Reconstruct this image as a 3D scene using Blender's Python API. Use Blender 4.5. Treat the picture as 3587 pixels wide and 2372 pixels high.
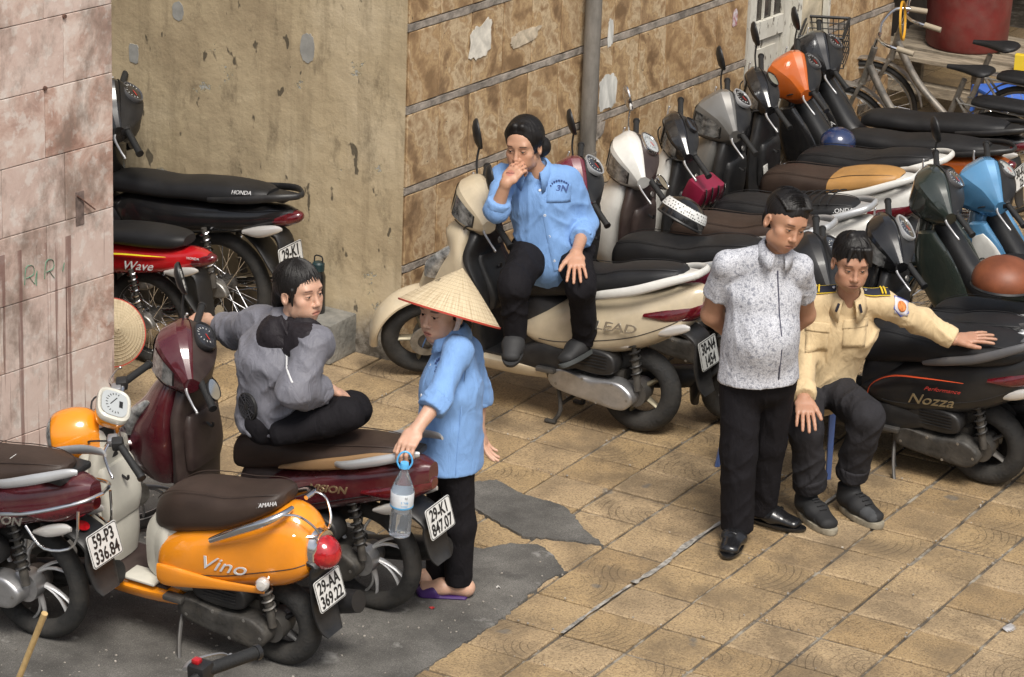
import bpy, math, random
import numpy as np
from mathutils import Vector, Matrix, Euler

for _o in list(bpy.data.objects):
    bpy.data.objects.remove(_o)
R = math.radians
scene = bpy.context.scene
COL = scene.collection

# ---------------------------------------------------------------- camera
cam_d = bpy.data.cameras.new('camera')
cam_d.lens = 114.07
cam_d.sensor_width = 36
cam_d.clip_start = 0.1
cam_d.clip_end = 500
cam = bpy.data.objects.new('camera', cam_d)
COL.objects.link(cam)
_r = Vector((0.859, 0.511, 0.035)); _d = Vector((0.203, -0.276, -0.939)); _f = Vector((-0.470, 0.814, -0.341))
_f.normalize(); _r = (_r - _f * _r.dot(_f)).normalized(); _d = _f.cross(_r)
m3 = Matrix((_r, -_d, -_f)).transposed()
cam.matrix_world = Matrix.Translation((6.5, -12.5, 5.748)) @ m3.to_4x4()
scene.camera = cam

# ---------------------------------------------------------------- sky and sun (soft, veiled daylight)
SUN_EL, SUN_AZ = R(56), R(-46)     # azimuth measured from +x towards +y
world = bpy.data.worlds.new('World')
scene.world = world
world.use_nodes = True
_n = world.node_tree.nodes; _l = world.node_tree.links
_bg = _n['Background']
_sky = _n.new('ShaderNodeTexSky')
_sky.sky_type = 'NISHITA'
_sky.sun_disc = False
_sky.sun_elevation = SUN_EL
_sky.sun_rotation = math.pi / 2 - SUN_AZ
_sky.air_density = 1.0
_sky.dust_density = 4.0
_sky.ozone_density = 0.6
_hs = _n.new('ShaderNodeHueSaturation')
_hs.inputs['Saturation'].default_value = 0.45
_l.new(_sky.outputs[0], _hs.inputs['Color'])
_l.new(_hs.outputs[0], _bg.inputs[0])
_bg.inputs[1].default_value = 0.085
sun_d = bpy.data.lights.new('sun', 'SUN')
sun_d.energy = 2.3
sun_d.angle = R(22)
sun_d.color = (1.0, 0.95, 0.87)
sun = bpy.data.objects.new('sun', sun_d)
COL.objects.link(sun)
_s = Vector((math.cos(SUN_EL) * math.cos(SUN_AZ), math.cos(SUN_EL) * math.sin(SUN_AZ), math.sin(SUN_EL)))
sun.rotation_euler = _s.to_track_quat('Z', 'Y').to_euler()
sun.location = _s * 30
vs = scene.view_settings
vs.view_transform = 'Standard'
vs.look = 'None'
vs.exposure = 0.62
vs.gamma = 1.0
vs.use_curve_mapping = False

# ---------------------------------------------------------------- materials
MATS = {}
def mat(name, col, rough=0.5, metal=0.0, coat=0.0, var=0.0, vs_=6.0, col2=None, bump=0.0, bs=60.0, spec=0.5,
        stretch=None, trans=0.0, alpha=1.0, dirt=0.0, dcol=(0.16, 0.13, 0.10), emit=None):
    """Principled material with optional colour mottling, dust and fine relief."""
    if name in MATS:
        return MATS[name]
    m = bpy.data.materials.new(name); m.use_nodes = True
    MATS[name] = m
    nt = m.node_tree; N = nt.nodes; L = nt.links
    b = N['Principled BSDF']
    b.inputs['Roughness'].default_value = rough
    b.inputs['Metallic'].default_value = metal
    b.inputs['Coat Weight'].default_value = coat
    b.inputs['Coat Roughness'].default_value = 0.06
    b.inputs['Specular IOR Level'].default_value = spec
    b.inputs['Transmission Weight'].default_value = trans
    b.inputs['Alpha'].default_value = alpha
    c1 = tuple(col) + (1,)
    b.inputs['Base Color'].default_value = c1
    tc = None
    def coords(st):
        nonlocal tc
        if tc is None:
            tc = N.new('ShaderNodeTexCoord')
        if st is None:
            return tc.outputs['Object']
        mp = N.new('ShaderNodeMapping'); mp.inputs['Scale'].default_value = st
        L.new(tc.outputs['Object'], mp.inputs[0]); return mp.outputs[0]
    last = None
    if var > 0 or col2 is not None:
        nz = N.new('ShaderNodeTexNoise'); nz.inputs['Scale'].default_value = vs_
        nz.inputs['Detail'].default_value = 6; nz.inputs['Roughness'].default_value = 0.62
        L.new(coords(stretch), nz.inputs['Vector'])
        rp = N.new('ShaderNodeValToRGB')
        if col2 is None:
            a = tuple(max(0, c * (1 - var)) for c in col) + (1,); z = tuple(min(1, c * (1 + var)) for c in col) + (1,)
        else:
            a = c1; z = tuple(col2) + (1,)
        rp.color_ramp.elements[0].position = 0.34; rp.color_ramp.elements[0].color = a
        rp.color_ramp.elements[1].position = 0.66; rp.color_ramp.elements[1].color = z
        L.new(nz.outputs['Fac'], rp.inputs[0]); last = rp.outputs[0]
    if dirt > 0:
        nd = N.new('ShaderNodeTexNoise'); nd.inputs['Scale'].default_value = 9; nd.inputs['Detail'].default_value = 8
        nd.inputs['Roughness'].default_value = 0.7
        L.new(coords(None), nd.inputs['Vector'])
        mr = N.new('ShaderNodeMapRange'); mr.inputs['From Min'].default_value = 0.42; mr.inputs['From Max'].default_value = 0.75
        mr.inputs['To Max'].default_value = dirt
        L.new(nd.outputs['Fac'], mr.inputs['Value'])
        mx = N.new('ShaderNodeMix'); mx.data_type = 'RGBA'
        L.new(mr.outputs[0], mx.inputs['Factor'])
        if last is None: mx.inputs['A'].default_value = c1
        else: L.new(last, mx.inputs['A'])
        mx.inputs['B'].default_value = tuple(dcol) + (1,)
        last = mx.outputs['Result']
        ad = N.new('ShaderNodeMath'); ad.operation = 'ADD'; ad.inputs[0].default_value = rough
        ml = N.new('ShaderNodeMath'); ml.operation = 'MULTIPLY'; ml.inputs[1].default_value = 0.5
        L.new(mr.outputs[0], ml.inputs[0]); L.new(ml.outputs[0], ad.inputs[1]); L.new(ad.outputs[0], b.inputs['Roughness'])
    if last is not None:
        L.new(last, b.inputs['Base Color'])
    if bump > 0:
        nb = N.new('ShaderNodeTexNoise'); nb.inputs['Scale'].default_value = bs; nb.inputs['Detail'].default_value = 4
        L.new(coords(stretch), nb.inputs['Vector'])
        bp = N.new('ShaderNodeBump'); bp.inputs['Strength'].default_value = 1.0; bp.inputs['Distance'].default_value = bump
        L.new(nb.outputs['Fac'], bp.inputs['Height']); L.new(bp.outputs[0], b.inputs['Normal'])
    if emit:
        b.inputs['Emission Color'].default_value = tuple(emit) + (1,); b.inputs['Emission Strength'].default_value = 1
    return m

class NT:
    """Small helper for hand-wired node materials."""
    def __init__(s, name, rough=0.6):
        s.m = bpy.data.materials.new(name); s.m.use_nodes = True; MATS[name] = s.m
        s.N = s.m.node_tree.nodes; s.L = s.m.node_tree.links; s.b = s.N['Principled BSDF']
        s.b.inputs['Roughness'].default_value = rough
    def node(s, t, ins=None, **kw):
        n = s.N.new(t)
        for k, v in kw.items(): setattr(n, k, v)
        for k, v in (ins or {}).items(): s.put(n.inputs[k], v)
        return n
    def put(s, i, v):
        if isinstance(v, bpy.types.NodeSocket): s.L.new(v, i)
        else: i.default_value = v
    def math(s, op, a, b=0.0, c=0.0):
        n = s.N.new('ShaderNodeMath'); n.operation = op
        s.put(n.inputs[0], a); s.put(n.inputs[1], b); s.put(n.inputs[2], c); return n.outputs[0]
    def noise(s, vec, scale, detail=5, rough=0.6, dist=0.0):
        n = s.node('ShaderNodeTexNoise', {'Vector': vec, 'Scale': scale, 'Detail': detail, 'Roughness': rough, 'Distortion': dist}); return n.outputs['Fac']
    def ramp(s, f, *stops):
        n = s.N.new('ShaderNodeValToRGB'); e = n.color_ramp.elements
        while len(e) < len(stops): e.new(0.5)
        for k, (p, c) in enumerate(stops):
            e[k].position = p; e[k].color = (c if len(c) == 4 else tuple(c) + (1,)) if hasattr(c, '__len__') else (c, c, c, 1)
        s.L.new(f, n.inputs[0]); return n.outputs[0]
    def mix(s, f, a, b, blend='MIX'):
        n = s.N.new('ShaderNodeMix'); n.data_type = 'RGBA'; n.blend_type = blend
        s.put(n.inputs['Factor'], f)
        s.put(n.inputs['A'], a if not isinstance(a, tuple) else tuple(a) + (1,)); s.put(n.inputs['B'], b if not isinstance(b, tuple) else tuple(b) + (1,))
        return n.outputs['Result']
    def mapping(s, vec, scale=(1, 1, 1), rot=(0, 0, 0), loc=(0, 0, 0)):
        n = s.node('ShaderNodeMapping', {'Vector': vec, 'Scale': scale, 'Rotation': rot, 'Location': loc}); return n.outputs[0]
    def sep(s, v):
        return s.node('ShaderNodeSeparateXYZ', {0: v}).outputs
    def bump(s, h, dist, prev=None):
        n = s.node('ShaderNodeBump', {'Height': h, 'Distance': dist, 'Strength': 1.0})
        if prev is not None: s.L.new(prev, n.inputs['Normal'])
        return n.outputs[0]
    def out(s, col=None, nor=None, rough=None):
        if col is not None: s.put(s.b.inputs['Base Color'], col)
        if nor is not None: s.L.new(nor, s.b.inputs['Normal'])
        if rough is not None: s.put(s.b.inputs['Roughness'], rough)
        return s.m

# ---------------------------------------------------------------- mesh helpers
def catmull(keys, sub):
    k = np.array(keys, float)
    if sub <= 1 or len(k) < 3: return k
    out = []
    for i in range(len(k) - 1):
        p0 = k[max(i - 1, 0)]; p1 = k[i]; p2 = k[i + 1]; p3 = k[min(i + 2, len(k) - 1)]
        for t in np.linspace(0, 1, sub, endpoint=False):
            out.append(0.5 * ((2 * p1) + (-p0 + p2) * t + (2 * p0 - 5 * p1 + 4 * p2 - p3) * t * t + (-p0 + 3 * p1 - 3 * p2 + p3) * t ** 3))
    out.append(k[-1])
    return np.array(out)

def sgnpow(v, e):
    return math.copysign(abs(v) ** e, v)

class MB:
    def __init__(s): s.v = []; s.f = []
    def add(s, vs_, fs):
        o = len(s.v); s.v += [tuple(map(float, p)) for p in vs_]; s.f += [tuple(o + i for i in f) for f in fs]; return s
    def rings(s, rs, cap0=True, cap1=True):
        n = len(rs[0]); o = len(s.v)
        for r in rs: s.v += [tuple(map(float, p)) for p in r]
        for i in range(len(rs) - 1):
            a = o + i * n; b = a + n
            for j in range(n):
                k = (j + 1) % n
                s.f.append((a + j, a + k, b + k, b + j))
        if cap0: s.f.append(tuple(o + j for j in reversed(range(n))))
        if cap1: s.f.append(tuple(o + (len(rs) - 1) * n + j for j in range(n)))
        return s
    def box(s, c, d, m=None):
        x, y, z = d[0] / 2, d[1] / 2, d[2] / 2
        ps = [Vector((a * x, b * y, e * z)) for e in (-1, 1) for b in (-1, 1) for a in (-1, 1)]
        if m is not None: ps = [m @ p for p in ps]
        c = Vector(c)
        return s.add([p + c for p in ps], [(0, 2, 3, 1), (4, 5, 7, 6), (0, 1, 5, 4), (2, 6, 7, 3), (0, 4, 6, 2), (1, 3, 7, 5)])
    def cbox(s, c, d, r, m=None):
        """box with chamfered edges"""
        import bmesh
        bm = bmesh.new(); bmesh.ops.create_cube(bm, size=1)
        for v in bm.verts: v.co = Vector((v.co.x * d[0], v.co.y * d[1], v.co.z * d[2]))
        bmesh.ops.bevel(bm, geom=bm.edges[:], offset=min(r, 0.45 * min(d)), segments=2, profile=0.6, affect='EDGES')
        bm.verts.index_update()
        c = Vector(c)
        vs_ = [(m @ v.co if m is not None else v.co.copy()) + c for v in bm.verts]
        fs = [tuple(v.index for v in f.verts) for f in bm.faces]
        bm.free()
        return s.add(vs_, fs)
    def tube(s, pts, r, n=8, sub=1, flat=1.0, side=(0, 1, 0), cap=True):
        p = catmull(pts, sub) if sub > 1 else np.array(pts, float)
        rr = np.interp(np.linspace(0, 1, len(p)), np.linspace(0, 1, len(r)), r) if hasattr(r, '__len__') else [r] * len(p)
        rs = []; prev = None
        for i in range(len(p)):
            t = Vector(p[min(i + 1, len(p) - 1)] - p[max(i - 1, 0)])
            if t.length < 1e-9: t = Vector((0, 0, 1))
            t.normalize()
            if prev is None:
                a = Vector(side); a = a - t * a.dot(t)
                if a.length < 0.05: a = Vector((0, 0, 1)) - t * t.z
                if a.length < 0.05: a = Vector((1, 0, 0)) - t * t.x
            else:
                a = prev - t * prev.dot(t)
            a.normalize(); prev = a; b = t.cross(a)
            rs.append([Vector(p[i]) + a * (math.cos(2 * math.pi * j / n) * rr[i]) + b * (math.sin(2 * math.pi * j / n) * rr[i] * flat) for j in range(n)])
        return s.rings(rs, cap, cap)
    def lathe(s, prof, c=(0, 0, 0), axis=(0, 1, 0), n=32, closed=False, a0=0.0, a1=2 * math.pi, up=None):
        ax = Vector(axis).normalized()
        u = Vector(up) if up is not None else (Vector((1, 0, 0)) if abs(ax.x) < 0.9 else Vector((0, 0, 1)))
        u = (u - ax * u.dot(ax)).normalized(); w = ax.cross(u); c = Vector(c); o = len(s.v); m = len(prof)
        full = abs(a1 - a0 - 2 * math.pi) < 1e-6
        cnt = n if full else n + 1
        for i in range(cnt):
            t = a0 + (a1 - a0) * i / n
            d = u * math.cos(t) + w * math.sin(t)
            for (r, h) in prof: s.v.append(tuple(c + d * r + ax * h))
        for i in range(n):
            k = (i + 1) % cnt
            for j in range(m if closed else m - 1):
                q = (j + 1) % m
                s.f.append((o + i * m + j, o + i * m + q, o + k * m + q, o + k * m + j))
        return s
    def ball(s, c, r, m=None, nu=14, nv=9):
        r = r if hasattr(r, '__len__') else (r, r, r)
        rs = []
        for i in range(1, nv):
            t = math.pi * i / nv
            rs.append([(math.sin(t) * math.cos(2 * math.pi * j / nu), math.sin(t) * math.sin(2 * math.pi * j / nu), math.cos(t)) for j in range(nu)])
        tb = MB().rings(rs, False, False)
        o = len(tb.v); tb.v += [(0, 0, 1), (0, 0, -1)]
        for j in range(nu):
            k = (j + 1) % nu
            tb.f.append((o, k, j)); tb.f.append((o + 1, (nv - 2) * nu + j, (nv - 2) * nu + k))
        tb.f = [tuple(reversed(f)) for f in tb.f]
        c = Vector(c); q = []
        for p in tb.v:
            p = Vector((p[0] * r[0], p[1] * r[1], p[2] * r[2]))
            if m is not None: p = m @ p
            q.append(p + c)
        return s.add(q, tb.f)
    def hullx(s, keys, e=2.6, n=24, sub=5, yoff=0.0):
        """loft along x: (x, zbottom, ztop, half width at bottom, half width at top)"""
        rs = []
        for x, zb, zt, wb, wt in catmull(keys, sub):
            r = []; h = max((zt - zb) / 2, 1e-4); zc = (zt + zb) / 2
            for j in range(n):
                a = 2 * math.pi * (j + 0.5) / n
                z = sgnpow(math.sin(a), 2 / e); w = max(wb + (wt - wb) * (z + 1) / 2, 1e-4)
                r.append((x, yoff + w * sgnpow(math.cos(a), 2 / e), zc + h * z))
            rs.append(r)
        return s.rings(rs)
    def hullz(s, keys, e=2.6, n=24, sub=5, yoff=0.0):
        """loft along z: (z, xback, xfront, half width at back, half width at front)"""
        rs = []
        for z, xb, xf, wb, wf in catmull(keys, sub):
            r = []; h = max((xf - xb) / 2, 1e-4); xc = (xf + xb) / 2
            for j in range(n):
                a = 2 * math.pi * (j + 0.5) / n
                q = sgnpow(math.cos(a), 2 / e); w = max(wb + (wf - wb) * (q + 1) / 2, 1e-4)
                r.append((xc + h * q, yoff + w * sgnpow(math.sin(a), 2 / e), z))
            rs.append(r)
        return s.rings(rs)
    def hully(s, keys, e=2.4, n=20, sub=4):
        """loft along y: (y, xback, xfront, zbottom, ztop)"""
        rs = []
        for y, xb, xf, zb, zt in catmull(keys, sub):
            rs.append([((xb + xf) / 2 + (xf - xb) / 2 * sgnpow(math.cos(2 * math.pi * (j + .5) / n), 2 / e), y,
                        (zb + zt) / 2 - (zt - zb) / 2 * sgnpow(math.sin(2 * math.pi * (j + .5) / n), 2 / e)) for j in range(n)])
        return s.rings(rs)
    def prism(s, poly, fn, d):
        """extrude a 2-D outline; fn maps (a, b, depth) to a point"""
        n = len(poly)
        return s.rings([[fn(a, b, 0) for a, b in poly], [fn(a, b, d) for a, b in poly]])
    def xf(s, m):
        s.v = [tuple(m @ Vector(p)) for p in s.v]; return s
    def mesh(s, name, smooth=True, ang=42):
        me = bpy.data.meshes.new(name); me.from_pydata(s.v, [], s.f); me.update()
        import bmesh
        bm = bmesh.new(); bm.from_mesh(me); bmesh.ops.recalc_face_normals(bm, faces=bm.faces[:]); bm.to_mesh(me); bm.free()
        if smooth:
            me.polygons.foreach_set('use_smooth', [True] * len(me.polygons))
            if hasattr(me, 'set_sharp_from_angle'): me.set_sharp_from_angle(angle=R(ang))
        return me
    def build(s, name, m, parent=None, smooth=True, ang=42):
        return link(name, s.mesh(name, smooth, ang), m, parent)

def link(name, me, m, parent=None):
    o = bpy.data.objects.new(name, me); COL.objects.link(o)
    if m is not None and not me.materials: me.materials.append(m)
    if parent is not None: o.parent = parent
    return o
def tag(o, label=None, cat=None, group=None, kind=None):
    if label: o['label'] = label
    if cat: o['category'] = cat
    if group: o['group'] = group
    if kind: o['kind'] = kind
    return o
def thing(name, label, cat, loc=(0, 0, 0), rz=0.0, group=None, lean=0.0):
    o = bpy.data.objects.new(name, None); COL.objects.link(o); o.empty_display_size = 0.1
    o.location = loc; o.rotation_euler = (lean, 0, rz)
    return tag(o, label, cat, group)
TXT = {}
def lettering(s, size, m, parent, mtx, name='lettering', depth=0.0008, shear=0.0, xs=1.0, align='CENTER', bold=0.0):
    key = (s, size, depth, shear, xs, align, bold)
    if key not in TXT:
        cu = bpy.data.curves.new('t', 'FONT'); cu.body = s; cu.size = size; cu.extrude = depth; cu.align_x = align; cu.align_y = 'CENTER'
        cu.shear = shear; cu.resolution_u = 3; cu.offset = bold
        to = bpy.data.objects.new('t', cu); COL.objects.link(to)
        me = bpy.data.meshes.new_from_object(to)
        bpy.data.objects.remove(to); bpy.data.curves.remove(cu)
        me.materials.clear()
        if xs != 1.0: me.transform(Matrix.Diagonal((xs, 1, 1, 1)))
        me.materials.append(m); TXT[key] = me
    o = bpy.data.objects.new(name, TXT[key]); COL.objects.link(o)
    o.parent = parent; o.matrix_basis = mtx
    return o
def frame(o, x, y):
    """matrix whose x axis runs along x, y axis roughly along y, at o"""
    x = Vector(x).normalized(); y = Vector(y); y = (y - x * y.dot(x)).normalized(); z = x.cross(y)
    return Matrix.Translation(o) @ Matrix((x, y, z)).transposed().to_4x4()

# ================================================================ the setting
random.seed(7)
# --- materials of the place
def m_tile():
    t = NT('pavement_tile', 0.6)
    g = t.node('ShaderNodeNewGeometry').outputs['Position']
    s = t.node('ShaderNodeVectorMath', {0: g, 1: (1.184, -1.148, 0)}, operation='SUBTRACT').outputs[0]
    sc = t.node('ShaderNodeVectorMath', {0: s, 'Scale': 1 / 0.3}, operation='SCALE').outputs[0]
    fl = t.node('ShaderNodeVectorMath', {0: sc}, operation='FLOOR').outputs[0]
    fr = t.node('ShaderNodeVectorMath', {0: sc, 1: fl}, operation='SUBTRACT').outputs[0]
    wn = t.node('ShaderNodeTexWhiteNoise', {'Vector': fl}, noise_dimensions='2D')
    rnd = wn.outputs['Value']; rc = t.sep(wn.outputs['Color'])
    f = t.sep(fr)
    # fan-shaped grooves: arcs about one side of the tile, broken by wear
    fx = t.math('SUBTRACT', f[0], t.math('GREATER_THAN', rc[0], 0.5))
    fy = t.math('SUBTRACT', f[1], 0.5)
    rad = t.math('SQRT', t.math('ADD', t.math('MULTIPLY', fx, fx), t.math('MULTIPLY', fy, fy)))
    arcs = t.math('PINGPONG', t.math('MULTIPLY', rad, 9.0), 0.5)
    arcs = t.ramp(arcs, (0.0, 1.0), (0.10, 0.0))
    wear = t.noise(g, 5.0, 4)
    warp = t.mapping(g, (1, 1, 1))
    vo = t.node('ShaderNodeTexVoronoi', {'Vector': t.node('ShaderNodeVectorMath', {0: warp, 1: t.node('ShaderNodeTexNoise', {'Vector': g, 'Scale': 9.0}).outputs['Color']}, operation='ADD').outputs[0], 'Scale': 26.0}, feature='DISTANCE_TO_EDGE').outputs['Distance']
    cells = t.ramp(vo, (0.0, 1.0), (0.05, 0.0))
    sel = t.math('GREATER_THAN', rc[1], 0.62)
    groove = t.math('MULTIPLY', t.math('ADD', t.math('MULTIPLY', arcs, sel), t.math('MULTIPLY', cells, 0.55)), t.ramp(wear, (0.42, 0.0), (0.56, 1.0)))
    sl = t.noise(t.mapping(g, (60, 3, 1), (0, 0, 0.5)), 3.0, 3)
    sl2 = t.noise(t.mapping(g, (3, 60, 1), (0, 0, -0.4)), 3.0, 3)
    scr = t.math('MAXIMUM', t.ramp(sl, (0.66, 0.0), (0.72, 1.0)), t.ramp(sl2, (0.66, 0.0), (0.72, 1.0)))
    base = t.ramp(rnd, (0.0, (0.335, 0.230, 0.115)), (0.35, (0.405, 0.285, 0.145)), (0.7, (0.43, 0.318, 0.190)), (1.0, (0.345, 0.235, 0.115)))
    fine = t.noise(g, 95, 6, 0.75)
    c = t.mix(t.ramp(fine, (0.38, 0.9), (0.54, 0.0)), base, (0.13, 0.082, 0.042))
    c = t.mix(t.ramp(t.noise(g, 210, 3, 0.7), (0.56, 0.0), (0.66, 0.6)), c, (0.60, 0.47, 0.30))
    grit = t.noise(t.mapping(g, (1, 1, 1), (0, 0, 0), (2, 6, 0)), 45, 5, 0.75)
    c = t.mix(t.ramp(grit, (0.60, 0.0), (0.68, 0.75)), c, (0.075, 0.055, 0.04))
    big = t.noise(g, 2.4, 7, 0.65)
    c = t.mix(t.ramp(big, (0.45, 0.0), (0.62, 0.70)), c, (0.16, 0.115, 0.068))
    c = t.mix(t.math('MULTIPLY', t.ramp(t.noise(g, 14, 6, 0.7), (0.60, 0.0), (0.72, 1.0)), 0.5), c, (0.13, 0.10, 0.07))
    c = t.mix(t.math('MULTIPLY', groove, 0.6), c, (0.085, 0.06, 0.035))
    c = t.mix(t.math('MULTIPLY', scr, 0.45), c, (0.68, 0.50, 0.28))
    blot = t.ramp(t.noise(t.mapping(g, (1, 1, 1), (0, 0, 0), (3, 9, 0)), 3.4, 3, 0.45), (0.69, 0.0), (0.715, 1.0))
    c = t.mix(t.math('MULTIPLY', blot, 0.6), c, (0.12, 0.12, 0.115))
    h = t.math('SUBTRACT', t.math('MULTIPLY', fine, 0.5), groove)
    return t.out(c, t.bump(h, 0.0022), t.ramp(big, (0.3, 0.55), (0.7, 0.75)))
M_TILE = m_tile()
def m_grout():
    t = NT('grout', 0.9); g = t.node('ShaderNodeNewGeometry').outputs['Position']
    c = t.ramp(t.noise(g, 7, 8, 0.7), (0.34, (0.045, 0.038, 0.030)), (0.5, (0.11, 0.09, 0.068)), (0.62, (0.30, 0.27, 0.22)))
    return t.out(c, t.bump(t.noise(g, 160), 0.003))
M_GROUT = m_grout()
def m_concrete():
    t = NT('worn_concrete', 0.85); g = t.node('ShaderNodeNewGeometry').outputs['Position']
    c = t.ramp(t.noise(g, 2.6, 9, 0.68), (0.34, (0.060, 0.056, 0.050)), (0.5, (0.118, 0.111, 0.100)), (0.66, (0.19, 0.18, 0.163)))
    c = t.mix(t.ramp(t.noise(g, 150, 5, 0.75), (0.40, 0.8), (0.54, 0.0)), c, (0.055, 0.053, 0.05))
    c = t.mix(t.ramp(t.noise(t.mapping(g, (1, 1, 1), (0, 0, 0), (4, 1, 0)), 5, 5, 0.6), (0.64, 0.0), (0.72, 0.55)), c, (0.42, 0.41, 0.385))
    c = t.mix(t.ramp(t.noise(t.mapping(g, (1, 1, 1), (0, 0, 0), (9, 5, 0)), 3.2, 4, 0.5), (0.62, 0.0), (0.68, 0.55)), c, (0.045, 0.043, 0.04))
    vo = t.node('ShaderNodeTexVoronoi', {'Vector': t.node('ShaderNodeVectorMath', {0: g, 1: t.node('ShaderNodeTexNoise', {'Vector': g, 'Scale': 2.5}).outputs['Color']}, operation='ADD').outputs[0], 'Scale': 1.9}, feature='DISTANCE_TO_EDGE').outputs['Distance']
    cr = t.ramp(vo, (0.0, 1.0), (0.006, 0.0))
    c = t.mix(t.math('MULTIPLY', t.math('MULTIPLY', cr, t.ramp(t.noise(g, 1.3, 2), (0.5, 0.0), (0.6, 1.0))), 0.6), c, (0.02, 0.02, 0.02))
    c = t.mix(t.ramp(t.noise(g, 210, 3, 0.7), (0.58, 0.0), (0.68, 0.5)), c, (0.36, 0.34, 0.31))
    h = t.math('ADD', t.noise(g, 60, 8, 0.75), t.math('MULTIPLY', t.noise(g, 190, 3, 0.7), 0.5))
    return t.out(c, t.bump(h, 0.004))
M_CONC = m_concrete()
def m_plaster():
    t = NT('ochre_plaster', 0.85); g = t.node('ShaderNodeNewGeometry').outputs['Position']; z = t.sep(g)[2]
    c = t.ramp(t.noise(g, 1.1, 8, 0.6), (0.36, (0.325, 0.252, 0.155)), (0.50, (0.43, 0.342, 0.215)), (0.62, (0.50, 0.41, 0.275)))
    streak = t.noise(t.mapping(g, (9, 9, 0.8)), 1.6, 6, 0.65)
    c = t.mix(t.ramp(streak, (0.50, 0.0), (0.66, 0.4)), c, (0.23, 0.175, 0.105))
    sm = t.noise(t.mapping(g, (3, 3, 1.3), (0, 0.5, 0)), 2.2, 9, 0.72)
    c = t.mix(t.ramp(sm, (0.54, 0.0), (0.66, 0.6)), c, (0.13, 0.10, 0.06))
    spots = t.noise(t.mapping(g, (1.6, 1.6, 0.8)), 9, 3, 0.5)
    c = t.mix(t.ramp(spots, (0.665, 0.0), (0.70, 0.85)), c, (0.055, 0.045, 0.03))
    # flaked paint: pale undercoat, more of it lower down
    fl = t.math('ADD', t.noise(g, 3.6, 9, 0.72), t.math('MULTIPLY', t.ramp(z, (0.0, 1.0), (1.0, 0.0)), 0.055))
    flk = t.ramp(fl, (0.632, 0.0), (0.640, 1.0))
    rim = t.ramp(fl, (0.60, 0.0), (0.632, 1.0), (0.65, 0.0))
    c = t.mix(flk, c, (0.40, 0.395, 0.36))
    c = t.mix(t.math('MULTIPLY', rim, 0.5), c, (0.46, 0.39, 0.24))
    low = t.math('ADD', z, t.math('MULTIPLY', t.noise(g, 5, 6), 0.30))
    c = t.mix(t.ramp(low, (0.24, 0.9), (0.42, 0.0)), c, t.ramp(t.noise(g, 13, 6, 0.7), (0.40, (0.05, 0.045, 0.04)), (0.62, (0.28, 0.26, 0.23))))
    h = t.math('SUBTRACT', t.noise(g, 7, 8, 0.6), t.math('MULTIPLY', flk, 0.4))
    return t.out(c, t.bump(h, 0.012))
M_PLAS = m_plaster()
def m_brownstone():
    t = NT('veined_brown_stone', 0.45); g = t.node('ShaderNodeNewGeometry').outputs['Position']
    oi = t.node('ShaderNodeObjectInfo').outputs['Random']
    off = t.node('ShaderNodeCombineXYZ', {0: t.math('MULTIPLY', oi, 37), 1: t.math('MULTIPLY', oi, 11), 2: t.math('MULTIPLY', oi, 23)}).outputs[0]
    p = t.node('ShaderNodeVectorMath', {0: g, 1: off}, operation='ADD').outputs[0]
    wv = t.node('ShaderNodeTexWave', {'Vector': t.mapping(p, (1.0, 1.0, 1.0), (0.95, 0, 0)), 'Scale': 1.1, 'Distortion': 9.0, 'Detail': 5.0, 'Detail Scale': 1.6, 'Detail Roughness': 0.65}, bands_direction='Z').outputs['Fac']
    n0 = t.noise(p, 4.5, 8, 0.68, 1.0)
    w = t.math('ADD', t.math('MULTIPLY', wv, 0.30), t.math('MULTIPLY', n0, 0.70))
    c = t.ramp(w, (0.30, (0.17, 0.105, 0.055)), (0.40, (0.33, 0.215, 0.115)), (0.48, (0.50, 0.355, 0.195)), (0.54, (0.37, 0.240, 0.125)), (0.60, (0.57, 0.445, 0.285)), (0.70, (0.30, 0.190, 0.100)))
    c = t.mix(t.ramp(t.noise(p, 38, 6, 0.75), (0.36, 0.55), (0.50, 0.0)), c, (0.18, 0.10, 0.045))
    c = t.mix(t.ramp(oi, (0.0, 0.0), (1.0, 0.35)), c, (0.34, 0.21, 0.10))
    sp = t.noise(g, 30, 3, 0.6)
    c = t.mix(t.ramp(sp, (0.70, 0.0), (0.73, 0.8)), c, (0.09, 0.06, 0.035))
    gr = t.noise(g, 1.5, 7, 0.6)
    c = t.mix(t.ramp(gr, (0.50, 0.0), (0.75, 0.35)), c, (0.17, 0.13, 0.09))
    return t.out(c, t.bump(t.noise(g, 22, 8, 0.7), 0.003), t.ramp(gr, (0.3, 0.38), (0.7, 0.6)))
M_BROWN = m_brownstone()
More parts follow.
